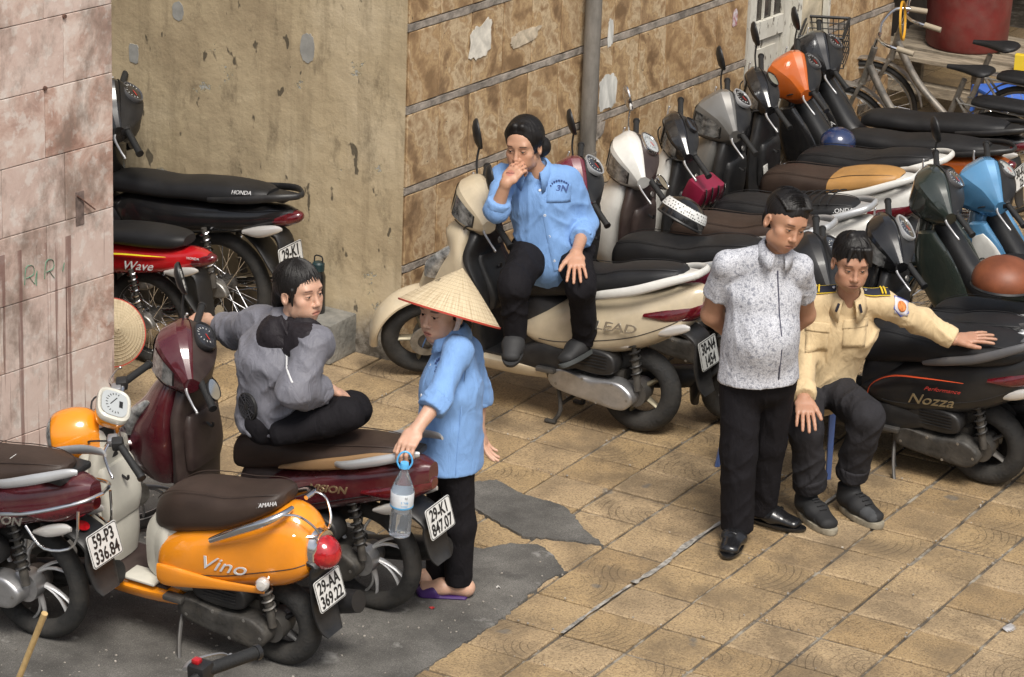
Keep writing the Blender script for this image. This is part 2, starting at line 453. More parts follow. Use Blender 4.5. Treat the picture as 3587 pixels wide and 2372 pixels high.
def m_pink():
    t = NT('pink_marble', 0.42); g = t.node('ShaderNodeNewGeometry').outputs['Position']; z = t.sep(g)[2]
    oi = t.node('ShaderNodeObjectInfo').outputs['Random']
    off = t.node('ShaderNodeCombineXYZ', {0: t.math('MULTIPLY', oi, 31), 1: t.math('MULTIPLY', oi, 17), 2: t.math('MULTIPLY', oi, 9)}).outputs[0]
    p = t.node('ShaderNodeVectorMath', {0: g, 1: off}, operation='ADD').outputs[0]
    c = t.ramp(t.noise(p, 4.2, 9, 0.68, 0.8), (0.35, (0.28, 0.150, 0.110)), (0.46, (0.46, 0.305, 0.245)), (0.55, (0.57, 0.445, 0.38)), (0.65, (0.66, 0.57, 0.51)))
    c = t.mix(t.ramp(oi, (0.0, 0.0), (0.45, 0.1), (0.55, 0.6), (1.0, 0.8)), c, (0.60, 0.48, 0.425))
    pale = t.noise(p, 16, 4, 0.6)
    c = t.mix(t.ramp(pale, (0.54, 0.0), (0.62, 0.6)), c, (0.66, 0.60, 0.55))
    gr = t.noise(t.mapping(g, (1.2, 1.2, 0.8)), 2.6, 9, 0.7)
    c = t.mix(t.ramp(gr, (0.48, 0.0), (0.62, 0.8)), c, (0.20, 0.145, 0.115))
    st = t.noise(t.mapping(g, (26, 26, 0.5)), 1.3, 4, 0.6)
    lowm = t.ramp(z, (0.9, 1.0), (1.25, 0.0)) if False else t.math('MULTIPLY', t.math('LESS_THAN', z, 1.12), 1.0)
    c = t.mix(t.math('MULTIPLY', t.ramp(st, (0.56, 0.0), (0.60, 0.75)), lowm), c, (0.17, 0.085, 0.07))
    c = t.mix(t.ramp(t.noise(t.mapping(g, (1, 1, 1), (0, 0, 0), (7, 3, 2)), 8, 6, 0.7), (0.66, 0.0), (0.70, 0.7)), c, (0.70, 0.66, 0.62))
    return t.out(c, t.bump(t.noise(g, 30, 8, 0.7), 0.0025), t.ramp(gr, (0.3, 0.36), (0.7, 0.65)))
M_PINK = m_pink()
M_LEDGE = mat('mortar_ledge', (0.26, 0.225, 0.19), 0.9, var=0.45, vs_=14, bump=0.006, bs=50)
M_DARKWALL = mat('dark_plaster', (0.05, 0.042, 0.035), 0.9, var=0.5, vs_=3, bump=0.006, bs=20)  # very dark mottled plaster for the passage and recess walls
M_PIPE = mat('grey_pipe', (0.17, 0.155, 0.135), 0.55, var=0.5, vs_=7, stretch=(1, 1, 0.25), bump=0.002, bs=40, dirt=0.5, dcol=(0.09, 0.075, 0.06))
def m_peel():
    t = NT('peeling_white_paint', 0.75); g = t.node('ShaderNodeNewGeometry').outputs['Position']
    c = t.ramp(t.noise(t.mapping(g, (1, 1, 0.5)), 5, 8, 0.65), (0.3, (0.42, 0.39, 0.33)), (0.6, (0.62, 0.60, 0.53)))
    sp = t.noise(t.mapping(g, (1, 1, 0.45)), 24, 5, 0.65)
    c = t.mix(t.ramp(sp, (0.60, 0.0), (0.65, 0.9)), c, (0.10, 0.08, 0.06))
    return t.out(c, t.bump(sp, 0.004))
M_PEEL = m_peel()
M_CREAM = mat('cream_paint', (0.50, 0.43, 0.31), 0.8, var=0.3, vs_=5, bump=0.004, bs=30, dirt=0.6)
M_PAPER = mat('torn_paper', (0.62, 0.58, 0.50), 0.9, var=0.2, vs_=20)
M_BLACKP = mat('black_plastic', (0.014, 0.014, 0.015), 0.42, var=0.3, vs_=8, bump=0.0006, bs=300, dirt=0.18, dcol=(0.10, 0.09, 0.075))

def structure(o): return tag(o, kind='structure')

# --- ground sheet, paving tiles and concrete
g = MB(); g.add([(-60, -60, -0.012), (60, -60, -0.012), (60, 60, -0.012), (-60, 60, -0.012)], [(0, 1, 2, 3)])
ground = structure(g.build('ground', M_GROUT, smooth=False))
pave = thing('pavement', None, None); structure(pave)
TX, TY, TS = 1.184, -1.148, 0.3
tile_me = []
for q in range(3):
    b = MB(); c_ = 0.006
    random.seed(q)
    w = TS / 2 - (0.0062 + 0.0014 * q)
    top = [(-w + c_, -w + c_, 0), (w - c_, -w + c_, 0), (w - c_, w - c_, 0), (-w + c_, w - c_, 0)]
    mid = [(-w, -w, -c_), (w, -w, -c_), (w, w, -c_), (-w, w, -c_)]
    bot = [(x, y, -0.03) for x, y, z in mid]
    b.rings([bot, mid, top])
    me = b.mesh('tile', smooth=False); me.materials.append(M_TILE); tile_me.append(me)
def project(p):
    q = m3.transposed() @ (Vector(p) - cam.location)
    return (q.x / -q.z * 3.1686 + 0.5, 0.5 - q.y / -q.z * 3.1686 * 1.5126, -q.z)
random.seed(5)
cells_ = []
for i in range(-32, 24):
    for j in range(-22, 40):
        x = TX + (i + 0.5) * TS; y = TY + (j + 0.5) * TS
        px, py, dz = project((x, y, 0))
        vis = -0.04 < px < 1.04 and -0.04 < py < 1.05 and x > -2.2 and x > -1.85 + 0.0688 * (y - 0.59) if y > 0.4 else (-0.04 < px < 1.04 and -0.04 < py < 1.05 and x > -2.6)
        if -3.9 < x < 8.5 and -7 < y < 9: cells_.append((not vis, dz, x, y))
cells_.sort()
rest = MB()
for k, (nv, dz, x, y) in enumerate(cells_):
    tz = random.uniform(-0.004, 0.0012); ax, ay = random.gauss(0, 0.007), random.gauss(0, 0.007)
    if k < 300 and not nv:
        o = bpy.data.objects.new('tile', tile_me[k % 3]); COL.objects.link(o); o.parent = pave
        o.location = (x + random.gauss(0, 0.001), y + random.gauss(0, 0.001), tz); o.rotation_euler = (ax, ay, random.gauss(0, 0.003))
    else:
        w = TS / 2 - 0.005
        rest.add([(x + a * w, y + b_ * w, tz) for a, b_ in ((-1, -1), (1, -1), (1, 1), (-1, 1))] + [(x + a * w, y + b_ * w, tz - 0.02) for a, b_ in ((-1, -1), (1, -1), (1, 1), (-1, 1))],
                 [(0, 1, 2, 3), (0, 4, 5, 1), (1, 5, 6, 2), (2, 6, 7, 3), (3, 7, 4, 0)])
o = rest.build('distant_tile', M_TILE, pave, smooth=False); o['kind'] = 'stuff'

def rough_edge(poly, step=0.05, amp=0.012, seed=1):
    rnd = random.Random(seed); out = []
    n = len(poly)
    for i in range(n):
        a = Vector(poly[i]); b = Vector(poly[(i + 1) % n]); k = max(1, int((b - a).length / step))
        for t in range(k):
            p = a.lerp(b, t / k); out.append((p.x + rnd.gauss(0, amp), p.y + rnd.gauss(0, amp)))
    return out
def slab(name, poly, top, seed, amp=0.012):
    import bmesh
    pl = rough_edge(poly, 0.018, amp, seed)
    bm = bmesh.new(); vs_ = [bm.verts.new((x, y, top)) for x, y in pl]; f = bm.faces.new(vs_)
    ex = bmesh.ops.extrude_face_region(bm, geom=[f])
    for v in [e for e in ex['geom'] if isinstance(e, bmesh.types.BMVert)]: v.co.z = -0.02
    bmesh.ops.recalc_face_normals(bm, faces=bm.faces[:]); bmesh.ops.triangulate(bm, faces=bm.faces[:])
    me = bpy.data.meshes.new(name); bm.to_mesh(me); bm.free()
    return structure(link(name, me, M_CONC))
slab('concrete_floor', [(0.298, -6.5), (0.298, -2.438), (0.31, -1.776), (0.26, -1.315), (0.294, -1.207), (0.13, -1.06), (0.041, -1.016), (-0.068, -1.075), (-0.138, -1.2), (-0.256, -1.208), (-0.359, -1.258), (-0.536, -1.337), (-1.038, -1.276), (-1.561, -1.212), (-2.3, -1.197), (-6, -1.2), (-6, -6.5)], 0.006, 3, 0.005)
slab('concrete_patch', [(-0.585, -0.673), (-0.572, -0.581), (-0.49, -0.484), (-0.302, -0.566), (-0.093, -0.572), (0.017, -0.646), (0.122, -0.752), (0.283, -0.861), (0.103, -0.913), (-0.058, -0.98), (-0.24, -0.901), (-0.396, -0.831), (-0.521, -0.815)], 0.009, 4, 0.004)
# mortar runs where the paving has opened up
def mortar(pts, w, seed):
    rnd = random.Random(seed); p = catmull(pts, 8); L_ = []; R_ = []
    for i in range(len(p)):
        t = p[min(i + 1, len(p) - 1)] - p[max(i - 1, 0)]; n = np.array([-t[1], t[0]]) / (np.hypot(*t) + 1e-9)
        k = w * (0.4 + rnd.random() * 0.9)
        L_.append(tuple(p[i] + n * k)); R_.append(tuple(p[i] - n * k))
    b = MB(); n = len(L_)
    b.add([(x, y, 0.005) for x, y in L_] + [(x, y, 0.005) for x, y in R_], [(i, i + 1, n + i + 1, n + i) for i in range(n - 1)])
    structure(b.build('mortar_run', M_MORTAR, smooth=False))
M_MORTAR = mat('pale_mortar', (0.30, 0.28, 0.25), 0.95, var=0.55, vs_=30, bump=0.01, bs=90)
mortar([(0.585, -1.13), (0.60, -0.9), (0.583, -0.62), (0.59, -0.30)], 0.014, 2)
mortar([(0.585, -1.75), (0.58, -1.45), (0.585, -1.15)], 0.008, 5)
mortar([(0.884, -0.05), (0.882, 0.25), (0.884, 0.5)], 0.009, 6)

# grit, crumbs and stray bits lying about
_rg = random.Random(21); _gb = MB()
for _k in range(900):
    if _k % 3: _i = _rg.randint(-9, 6); _x = TX + _i * TS + _rg.gauss(0, .006); _y = _rg.uniform(-4, 2.5)
    else: _x = _rg.uniform(-2, 3); _y = TY + _rg.randint(-10, 12) * TS + _rg.gauss(0, .006)
    _s = _rg.uniform(.0015, .0045); _gb.box((_x, _y, .002 + _s * .4), (_s * 2, _s * 1.4, _s), Matrix.Rotation(_rg.uniform(0, 3), 3, 'Z'))
for _k in range(350):
    _s = _rg.uniform(.002, .005); _gb.box((_rg.uniform(-2, .3), _rg.uniform(-4.2, -1.1), .008 + _s * .4), (_s * 2, _s * 1.4, _s), Matrix.Rotation(_rg.uniform(0, 3), 3, 'Z'))
o = _gb.build('grit', mat('pale_grit', (.34, .31, .27), .9, var=.5, vs_=30), None, False); tag(o, 'pale grit and crumbs scattered along the paving joints', 'grit', kind='stuff')
def scrap(x, y, m, label, n=9, r=.016, seed=1, cat='litter'):
    rr = random.Random(seed); b = MB(); vs_ = [(0, 0, .012)]
    for i in range(n): a = 2 * math.pi * i / n; q = r * rr.uniform(.4, 1.2); vs_.append((q * math.cos(a), q * .6 * math.sin(a), rr.uniform(.0, .012)))
    b.add(vs_, [(0, i + 1, (i + 1) % n + 1) for i in range(n)]); o = b.build('litter_scrap', m, None, False); o.location = (x, y, .006); tag(o, label, cat)
scrap(0.02, -1.86, mat('red_paper', (.42, .03, .03), .7), 'tiny crumpled red paper scrap on the concrete floor', seed=3)
scrap(0.14, -1.52, mat('white_paper', (.62, .60, .57), .8), 'tiny crumpled white paper scrap on the concrete floor', seed=4)
_f = MB()
for _k in range(9):
    _a = R(-60 + 15 * _k); _f.tube([(0, 0, .004), (.035 * math.cos(_a), .035 * math.sin(_a), .012), (.055 * math.cos(_a + .25), .055 * math.sin(_a + .25), .006)], [.004, .006, .0015], 5, 3, .25)
o = _f.build('feather', mat('grey_down', (.35, .34, .34), .9, var=.3, vs_=40), None); o.location = (2.089, -0.624, 0.000); tag(o, 'small grey feather tuft on the paving at lower right', 'feather')
# --- stone-clad wall (runs from the corner away to the right)
KX, KY = -1.713, 0.593
WD = Vector((0.0686, 0.9976, 0)); WN = Vector((0.9976, -0.0686, 0))
def wp(s, z, d=0.0): return Vector((KX, KY, 0)) + WD * s + WN * d + Vector((0, 0, z))
WM = Matrix((WD, WN, Vector((0, 0, 1)))).transposed()      # local x along wall, y outwards
def wbox(mb, s0, s1, z0, z1, d0, d1):
    return mb.box(wp((s0 + s1) / 2, (z0 + z1) / 2, (d0 + d1) / 2), (s1 - s0, d1 - d0, z1 - z0), WM)
wall = thing('stone_clad_wall', 'tall wall clad in veined brown stone panels with grey ledges, behind the scooter row', 'wall', wp(0, 0))
IW = Matrix.Translation(-wp(0, 0))
def wpart(mb, name, m, smooth=False, parent=None, ang=42):
    mb.xf(IW); return mb.build(name, m, parent or wall, smooth, ang)
b = MB(); wbox(b, 0.0, 3.32, -0.02, 4.0, -0.30, -0.02); wbox(b, 4.27, 5.12, -0.02, 4.0, -0.30, -0.02); wbox(b, 3.32, 4.27, 2.2, 4.0, -0.30, -0.02)
wpart(b, 'core', mat('dark_mortar', (0.075, 0.055, 0.040), 0.95, var=0.4, vs_=12))
rows = [0.0, 0.489, 0.898, 1.318, 1.738, 2.155, 2.57, 2.99, 3.41]
random.seed(11)
def panel(s0, s1, z0, z1):
    b = MB(); g_ = 0.0034; d = random.uniform(0.0, 0.004)
    a0, a1, c0, c1 = s0 + g_, s1 - g_, z0 + g_, z1 - g_
    e = 0.003
    bk = [wp(a0, c0, -0.02), wp(a1, c0, -0.02), wp(a1, c1, -0.02), wp(a0, c1, -0.02)]
    md = [wp(a0, c0, d), wp(a1, c0, d), wp(a1, c1, d), wp(a0, c1, d)]
    fr = [wp(a0 + e, c0 + e, d + e), wp(a1 - e, c0 + e, d + e), wp(a1 - e, c1 - e, d + e), wp(a0 + e, c1 - e, d + e)]
    b.rings([bk, md, fr]); wpart(b, 'stone_panel', M_BROWN)
for r_ in range(len(rows) - 1):
    z0 = rows[r_] + (0.02 if r_ else 0.0); z1 = rows[r_ + 1] - 0.02
    for (sa, sb) in ((0.004, 3.31), (4.28, 5.115)):
        s = sa
        while s < sb - 0.02:
            w = random.uniform(0.255, 0.285); e = s + w
            if sb - e < 0.12: e = sb
            panel(s, e, z0, z1); s = e
    if r_:
        for (sa, sb) in ((0.0, 3.315), (4.275, 5.12)):
            b = MB(); n = int((sb - sa) / 0.06); rs = []
            for i in range(n + 1):
                s = sa + (sb - sa) * i / n
                h = 0.0185 + random.uniform(-0.004, 0.0012); d = 0.0065 + random.uniform(-0.002, 0.002)
                rs.append([wp(s, rows[r_] - h, -0.015), wp(s, rows[r_] - h, d), wp(s, rows[r_] + h, d + 0.001), wp(s, rows[r_] + h, -0.015)])
            b.rings(rs); wpart(b, 'ledge', M_LEDGE)
# torn paper and filler left on the stone: irregular thin patches
def patch_on_wall(s, z, w, h, m, name, label, cat, seed, ragged=0.25, d=0.0075, n=64):
    rnd = random.Random(seed); pl = []; hm = [(k, rnd.uniform(0, 6.28), rnd.uniform(.3, 1) * ragged / (k ** .6)) for k in (2, 3, 5, 8, 13)]
    for i in range(n):
        a = 2 * math.pi * i / n; e = 3.4
        k = 1 + sum(am * math.sin(f_ * a + ph) for f_, ph, am in hm) * .55 + rnd.uniform(-.05, .05)
        pl.append((sgnpow(math.cos(a), 2 / e) * w / 2 * k, sgnpow(math.sin(a), 2 / e) * h / 2 * k))
    b = MB(); c = wp(s, z, d)
    b.prism(pl, lambda a, c_, t: WD * a + Vector((0, 0, c_)) + WN * t, 0.0015)
    o = b.build(name, m, None, False); o.location = c
    return tag(o, label, cat)
M_FILL = mat('pale_filler', (0.55, 0.54, 0.50), 0.85, var=0.3, vs_=18, stretch=(1, 1, 0.3))
patch_on_wall(0.62, 1.56, 0.17, 0.20, M_PAPER, 'torn_poster', 'torn remains of a cream paper notice on the brown stone', 'poster', 1, 0.45)
patch_on_wall(1.02, 1.50, 0.26, 0.075, mat('scraped_paper', (0.50, 0.42, 0.31), 0.9, var=0.3, vs_=20), 'paper_scrap', 'long scraped paper scrap right of the cream notice', 'paper', 2, 0.4)
patch_on_wall(1.84, 1.36, 0.05, 0.16, M_FILL, 'paper_scrap', 'narrow whitish vertical scrap right of the drain pipe', 'paper', 3, 0.3)
patch_on_wall(1.84, 1.03, 0.17, 0.20, M_FILL, 'filler_patch', 'large pale filler patch on stone above the white scooter', 'filler', 4, 0.28)
M_STICK = mat('sticker', (0.60, 0.58, 0.60), 0.7, col2=(0.35, 0.12, 0.12), vs_=40)
patch_on_wall(3.16, 1.19, 0.055, 0.09, M_STICK, 'sticker', 'small torn white and red sticker beside the door', 'sticker', 6, 0.3)
o = patch_on_wall(1.72, 0.83, 0.16, 0.12, M_LEDGE, 'cement_patch', 'triangular grey cement repair where a panel corner broke off', 'filler', 8, 0.5)
# --- drain pipe
dp = thing('drain_pipe', 'grey vertical drain pipe fixed to the stone wall', 'pipe', wp(1.565, 0, 0.07))
MB().tube([(0, 0, 0.0), (0, 0, 4.0)], 0.045, 16).build('pipe', M_PIPE, dp)
for z in (0.75, 2.1, 3.3):
    MB().lathe([(0.046, -0.02), (0.051, -0.02), (0.051, 0.02), (0.046, 0.02)], (0, 0, z), (0, 0, 1), 18, True).build('collar', M_PIPE, dp)
# --- door
door = thing('door', 'white paint-flaking wooden door with glazed upper panel in the stone wall', 'door', wp(3.32, 0))
ID = Matrix.Translation(-wp(3.32, 0))
def dpart(mb, name, m, parent=None): mb.xf(ID); return mb.build(name, m, parent or door, False)
b = MB(); wbox(b, 3.325, 3.385, 0, 2.19, -0.14, 0.012); dpart(b, 'jamb', M_PEEL)
b = MB(); wbox(b, 3.885, 3.935, 0, 2.19, -0.14, 0.012); dpart(b, 'jamb', M_PEEL)
b = MB(); wbox(b, 3.94, 4.265, 0, 2.19, -0.16, -0.03); dpart(b, 'side_panel', M_CREAM)
b = MB(); wbox(b, 4.245, 4.27, 0, 2.19, -0.02, 0.018); dpart(b, 'trim', M_PEEL)
b = MB(); wbox(b, 3.39, 3.47, 0.02, 2.18, -0.075, -0.03); dpart(b, 'stile', M_PEEL)
b = MB(); wbox(b, 3.80, 3.88, 0.02, 2.18, -0.075, -0.03); dpart(b, 'stile', M_PEEL)
for z0, z1 in ((0.02, 0.17), (0.98, 1.09), (2.08, 2.18)):
    b = MB(); wbox(b, 3.472, 3.798, z0, z1, -0.073, -0.032); dpart(b, 'rail', M_PEEL)
b = MB(); wbox(b, 3.472, 3.798, 0.171, 0.979, -0.07, -0.055); wp_ = dpart(b, 'panel', M_PEEL)
b = MB(); wbox(b, 3.52, 3.75, 0.23, 0.92, -0.056, -0.044); dpart(b, 'raised_field', M_PEEL)
b = MB(); wbox(b, 3.472, 3.798, 1.091, 2.079, -0.066, -0.060); dpart(b, 'pane', mat('dark_glass', (0.03, 0.028, 0.025), 0.12, dirt=0.5))
for sx in (3.58, 3.69):
    b = MB(); wbox(b, sx - 0.006, sx + 0.006, 1.091, 2.079, -0.058, -0.045); dpart(b, 'bar', M_PEEL)
# --- ochre plaster return wall and passage
PW = MB()
nx, nz = 60, 50; x0, x1 = KX - 4.8, KX - 0.0
rnd = random.Random(4)
pv = []
for j in range(nz + 1):
    for i in range(nx + 1):
        x = x0 + (x1 - x0) * i / nx; z = -0.02 + 4.02 * j / nz
        base = 0.03 * max(0, 1 - abs(z - 0.1) / 0.25) * (0.6 + rnd.random() * 0.6) if z < 0.32 else 0
        pv.append((x, KY - 0.004 - base - rnd.random() * 0.002, z))
PW.add(pv, [(j * (nx + 1) + i, j * (nx + 1) + i + 1, (j + 1) * (nx + 1) + i + 1, (j + 1) * (nx + 1) + i) for j in range(nz) for i in range(nx)])
pw = thing('plaster_wall', 'stained ochre plaster wall with flaking paint behind the left scooters', 'wall', (KX, KY, 0))
PW.xf(Matrix.Translation((-KX, -KY, 0))); PW.build('plaster_face', M_PLAS, pw, True, 80)
MB().box((-2.4, 0.16, 2.0), (4.79, 0.3, 4.0)).build('core', M_LEDGE, pw, False)
# oval and square filler marks in the plaster
def pmark(x, z, w, h, seed, m, name, n=30, e=2.4, rag=0.1, y=0.012):
    rr = random.Random(seed); pl = [(sgnpow(math.cos(2 * math.pi * i / n), 2 / e) * w / 2 * (1 + rr.uniform(-rag, rag)), sgnpow(math.sin(2 * math.pi * i / n), 2 / e) * h / 2 * (1 + rr.uniform(-rag, rag))) for i in range(n)]
    b = MB(); b.prism(pl, lambda a, c_, t: (x - KX + a, -y + 0.004 + t, z + c_), 0.004); b.build(name, m, pw, False)
M_GREYF = mat('grey_filler', (0.27, 0.265, 0.245), 0.9, var=0.2, vs_=12)
for q in [(-2.299, 1.545, 0.085, 0.15, 713, 2.6), (-3.098, 1.606, 0.07, 0.1, 413, 2.4), (-3.38, 1.336, 0.06, 0.1, 311, 5), (-2.599, 1.813, 0.08, 0.12, 600, 2.4)]: pmark(*q[:4], q[4], M_GREYF, 'filler_mark', 30, q[5], 0.07)
# far passage wall
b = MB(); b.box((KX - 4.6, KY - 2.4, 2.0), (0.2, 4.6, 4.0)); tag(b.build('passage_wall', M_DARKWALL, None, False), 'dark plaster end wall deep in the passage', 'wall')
# --- pink marble pier on the left
QX, QY = -2.158, -1.217
PD_ = Vector((0.1573, 0.9876, 0)); PN_ = Vector((0.9876, -0.1573, 0))
def pp(s, z, d=0.0): return Vector((QX, QY, 0)) + PD_ * s + PN_ * d + Vector((0, 0, z))
pier = thing('marble_pier', 'pier faced with stained pink marble slabs at the left edge', 'pier', pp(0, 0))
IP = Matrix.Translation(-pp(0, 0)); PM = Matrix((PD_, PN_, Vector((0, 0, 1)))).transposed()
b = MB(); b.box(pp(-0.62, 2.0, -0.32), (1.2, 0.58, 4.0), PM); b.xf(IP); b.build('core', M_LEDGE, pier, False)
random.seed(3)
pz = [0.0, 0.235, 0.555, 0.875, 1.195, 1.512, 1.83, 2.147, 2.465, 2.785, 3.1, 3.42, 3.74]
for r_ in range(len(pz) - 1):
    js = [0.02, -0.275, -0.65, -1.02, -1.22] if r_ % 2 == 0 else [0.02, -0.39, -0.77, -1.22]
    for a, c in zip(js[1:], js[:-1]):
        gap = 0.0018; d = random.uniform(-0.0015, 0.0015)
        b = MB(); b.cbox(pp((a + c) / 2, (pz[r_] + pz[r_ + 1]) / 2, -0.012 + d), (c - a - 2 * gap, 0.03, pz[r_ + 1] - pz[r_] - 2 * gap), 0.003, PM); b.xf(IP); b.build('marble_slab', M_PINK, pier, False)
    b = MB(); b.cbox(pp(0.006, (pz[r_] + pz[r_ + 1]) / 2, -0.325), (0.024, 0.58, pz[r_ + 1] - pz[r_] - 0.004), 0.003, PM); b.xf(IP); b.build('marble_slab', M_PINK, pier, False)
M_RUST = mat('rust', (0.10, 0.05, 0.035), 0.8, var=0.5, vs_=60)
for s, z in ((-0.272, 2.14), (-0.392, 1.835)):
    b = MB(); b.lathe([(0.0, 0.01), (0.009, 0.01), (0.011, 0.0)], pp(s, z, 0.004), PN_, 12); b.xf(IP); b.build('rusty_plug', M_RUST, pier)
b = MB(); b.cbox(pp(-0.19, 1.235, 0.004), (0.05, 0.006, 0.16), 0.002, PM); b.xf(IP); b.build('mortar_scar', mat('grey_scar', (0.14, 0.10, 0.085), 0.9, var=0.4, vs_=30), pier, False)
b = MB(); b.tube([pp(-0.21, 1.30, 0.01), pp(-0.12, 1.22, 0.03)], 0.004, 6); b.xf(IP); b.build('wire_stub', M_RUST, pier)
M_GREENP = mat('green_marker', (0.10, 0.24, 0.16), 0.7)
def stroke(pts, r=0.0028):
    b = MB(); b.tube([pp(s, z, 0.006) for s, z in pts], r, 5, 3, 0.3, PN_); b.xf(IP); b.build('painted_mark', M_GREENP, pier)
for dx in (-0.53, -0.41):
    stroke([(dx, 0.95), (dx + 0.01, 1.03), (dx + 0.05, 1.03), (dx + 0.055, 0.99), (dx + 0.01, 0.98)]); stroke([(dx + 0.03, 0.98), (dx + 0.06, 0.94)])
stroke([(-0.47, 0.94), (-0.455, 1.0), (-0.46, 0.93)]); stroke([(-0.30, 0.96), (-0.29, 1.0)])
# --- recess beyond the stone wall: dark back and cream side
b = MB(); wbox(b, 5.125, 10.5, -0.02, 4.0, -1.3, -1.1); tag(b.build('recess_wall', M_DARKWALL, None, False), 'dark wall at the back of the cluttered recess', 'wall')
b = MB(); wbox(b, 10.3, 10.5, -0.02, 4.0, -1.09, 4.5); tag(b.build('end_wall', M_CREAM, None, False), 'cream end wall beyond the recess', 'wall')
b = MB(); wbox(b, 5.0, 10.5, 2.5, 2.7, -1.1, 0.9); structure(b.build('shade_slab', M_LEDGE, None, False))  # unseen slab added above the recess to darken it

# ================================================================ two-wheelers
def paint(name, col, dirt=0.22, rough=0.28, coat=0.7, metal=0.0):
    return mat(name, col, rough, metal, coat, var=0.10, vs_=3, dirt=dirt, dcol=(0.22, 0.19, 0.15))
M_RUB = mat('tyre_rubber', (0.018, 0.018, 0.018), 0.8, var=0.3, vs_=8, bump=0.0035, bs=70, stretch=(1, 0.25, 1), dirt=0.45, dcol=(0.085, 0.075, 0.062))
M_ALLOY = mat('alloy', (0.50, 0.50, 0.51), 0.36, 0.85, var=0.15, vs_=10, dirt=0.45, dcol=(0.16, 0.145, 0.12))
M_DALLOY = mat('dark_alloy', (0.13, 0.125, 0.12), 0.45, 0.7, var=0.2, dirt=0.5, dcol=(0.15, 0.13, 0.10))
M_RIMS = mat('silver_rim_paint', (0.58, 0.58, 0.58), 0.32, 0.35, coat=0.3, dirt=0.25, dcol=(0.16, 0.145, 0.12))
M_BRONZE = mat('bronze_rim', (0.27, 0.24, 0.17), 0.42, 0.6, dirt=0.4)
M_CHROME = mat('chrome', (0.75, 0.75, 0.76), 0.12, 1.0, dirt=0.18)
M_STEEL = mat('steel', (0.36, 0.35, 0.33), 0.4, 0.8, var=0.3, vs_=20, dirt=0.4)
M_ENG = mat('greasy_engine', (0.05, 0.047, 0.043), 0.6, 0.3, var=0.5, vs_=14, dirt=0.55, dcol=(0.13, 0.11, 0.085), bump=0.002, bs=60)
M_GRIP = mat('grip_rubber', (0.012, 0.012, 0.012), 0.65, bump=0.002, bs=160)
M_SEATB = mat('black_vinyl', (0.013, 0.013, 0.014), 0.48, var=0.2, bump=0.0012, bs=260, dirt=0.10, dcol=(0.06, 0.055, 0.05), spec=0.35)
M_SEATBR = mat('dark_brown_vinyl', (0.040, 0.026, 0.020), 0.45, var=0.2, bump=0.0012, bs=260, dirt=0.10, dcol=(0.09, 0.07, 0.055), spec=0.35)
M_SEATTAN = mat('tan_vinyl', (0.40, 0.21, 0.065), 0.42, var=0.15, bump=0.0012, bs=260, dirt=0.15)
M_DKBRP = mat('brown_plastic', (0.042, 0.028, 0.026), 0.42, var=0.2, bump=0.0006, bs=260, dirt=0.2)
M_GLASSL = mat('clear_lens', (0.045, 0.047, 0.05), 0.08, 0.35, coat=1.0, col2=(0.55, 0.55, 0.53), vs_=22)
M_LABEL = mat('paper_label', (0.55, 0.54, 0.50), 0.6, var=0.25, vs_=90)
M_LENSW = mat('indicator_lens', (0.62, 0.60, 0.57), 0.12, 0.3, coat=1.0)
M_REDL = mat('red_lens', (0.36, 0.008, 0.012), 0.10, coat=1.0, var=0.3, vs_=40)
M_DREDL = mat('dark_red_lens', (0.09, 0.006, 0.010), 0.10, coat=1.0, var=0.3, vs_=30)
M_DIAL = mat('dial_face', (0.02, 0.02, 0.022), 0.14, coat=1.0)
M_DIALW = mat('pale_dial_face', (0.42, 0.44, 0.44), 0.2, coat=1.0)
M_TICK = mat('dial_marks', (0.72, 0.72, 0.70), 0.5)
M_NEEDLE = mat('red_needle', (0.55, 0.03, 0.02), 0.5)
M_PLATE = mat('plate_white', (0.66, 0.66, 0.64), 0.4, dirt=0.3, dcol=(0.35, 0.33, 0.30))
M_PLATEG = mat('plate_grey', (0.40, 0.41, 0.40), 0.4, dirt=0.4)
M_INK = mat('plate_black', (0.012, 0.012, 0.013), 0.5)
M_MIRG = mat('mirror_glass', (0.62, 0.64, 0.66), 0.03, 1.0)
M_GREYP = mat('grey_plastic', (0.085, 0.085, 0.09), 0.45, dirt=0.3)
M_SILVERP = mat('silver_paint', (0.52, 0.53, 0.54), 0.32, 0.45, coat=0.4, dirt=0.3)
M_WHITET = mat('white_lettering', (0.62, 0.62, 0.62), 0.4)
M_CHROMET = mat('chrome_lettering', (0.68, 0.66, 0.60), 0.25, 0.9)
M_GOLDT = mat('gold_lettering', (0.62, 0.50, 0.30), 0.3, 0.8)

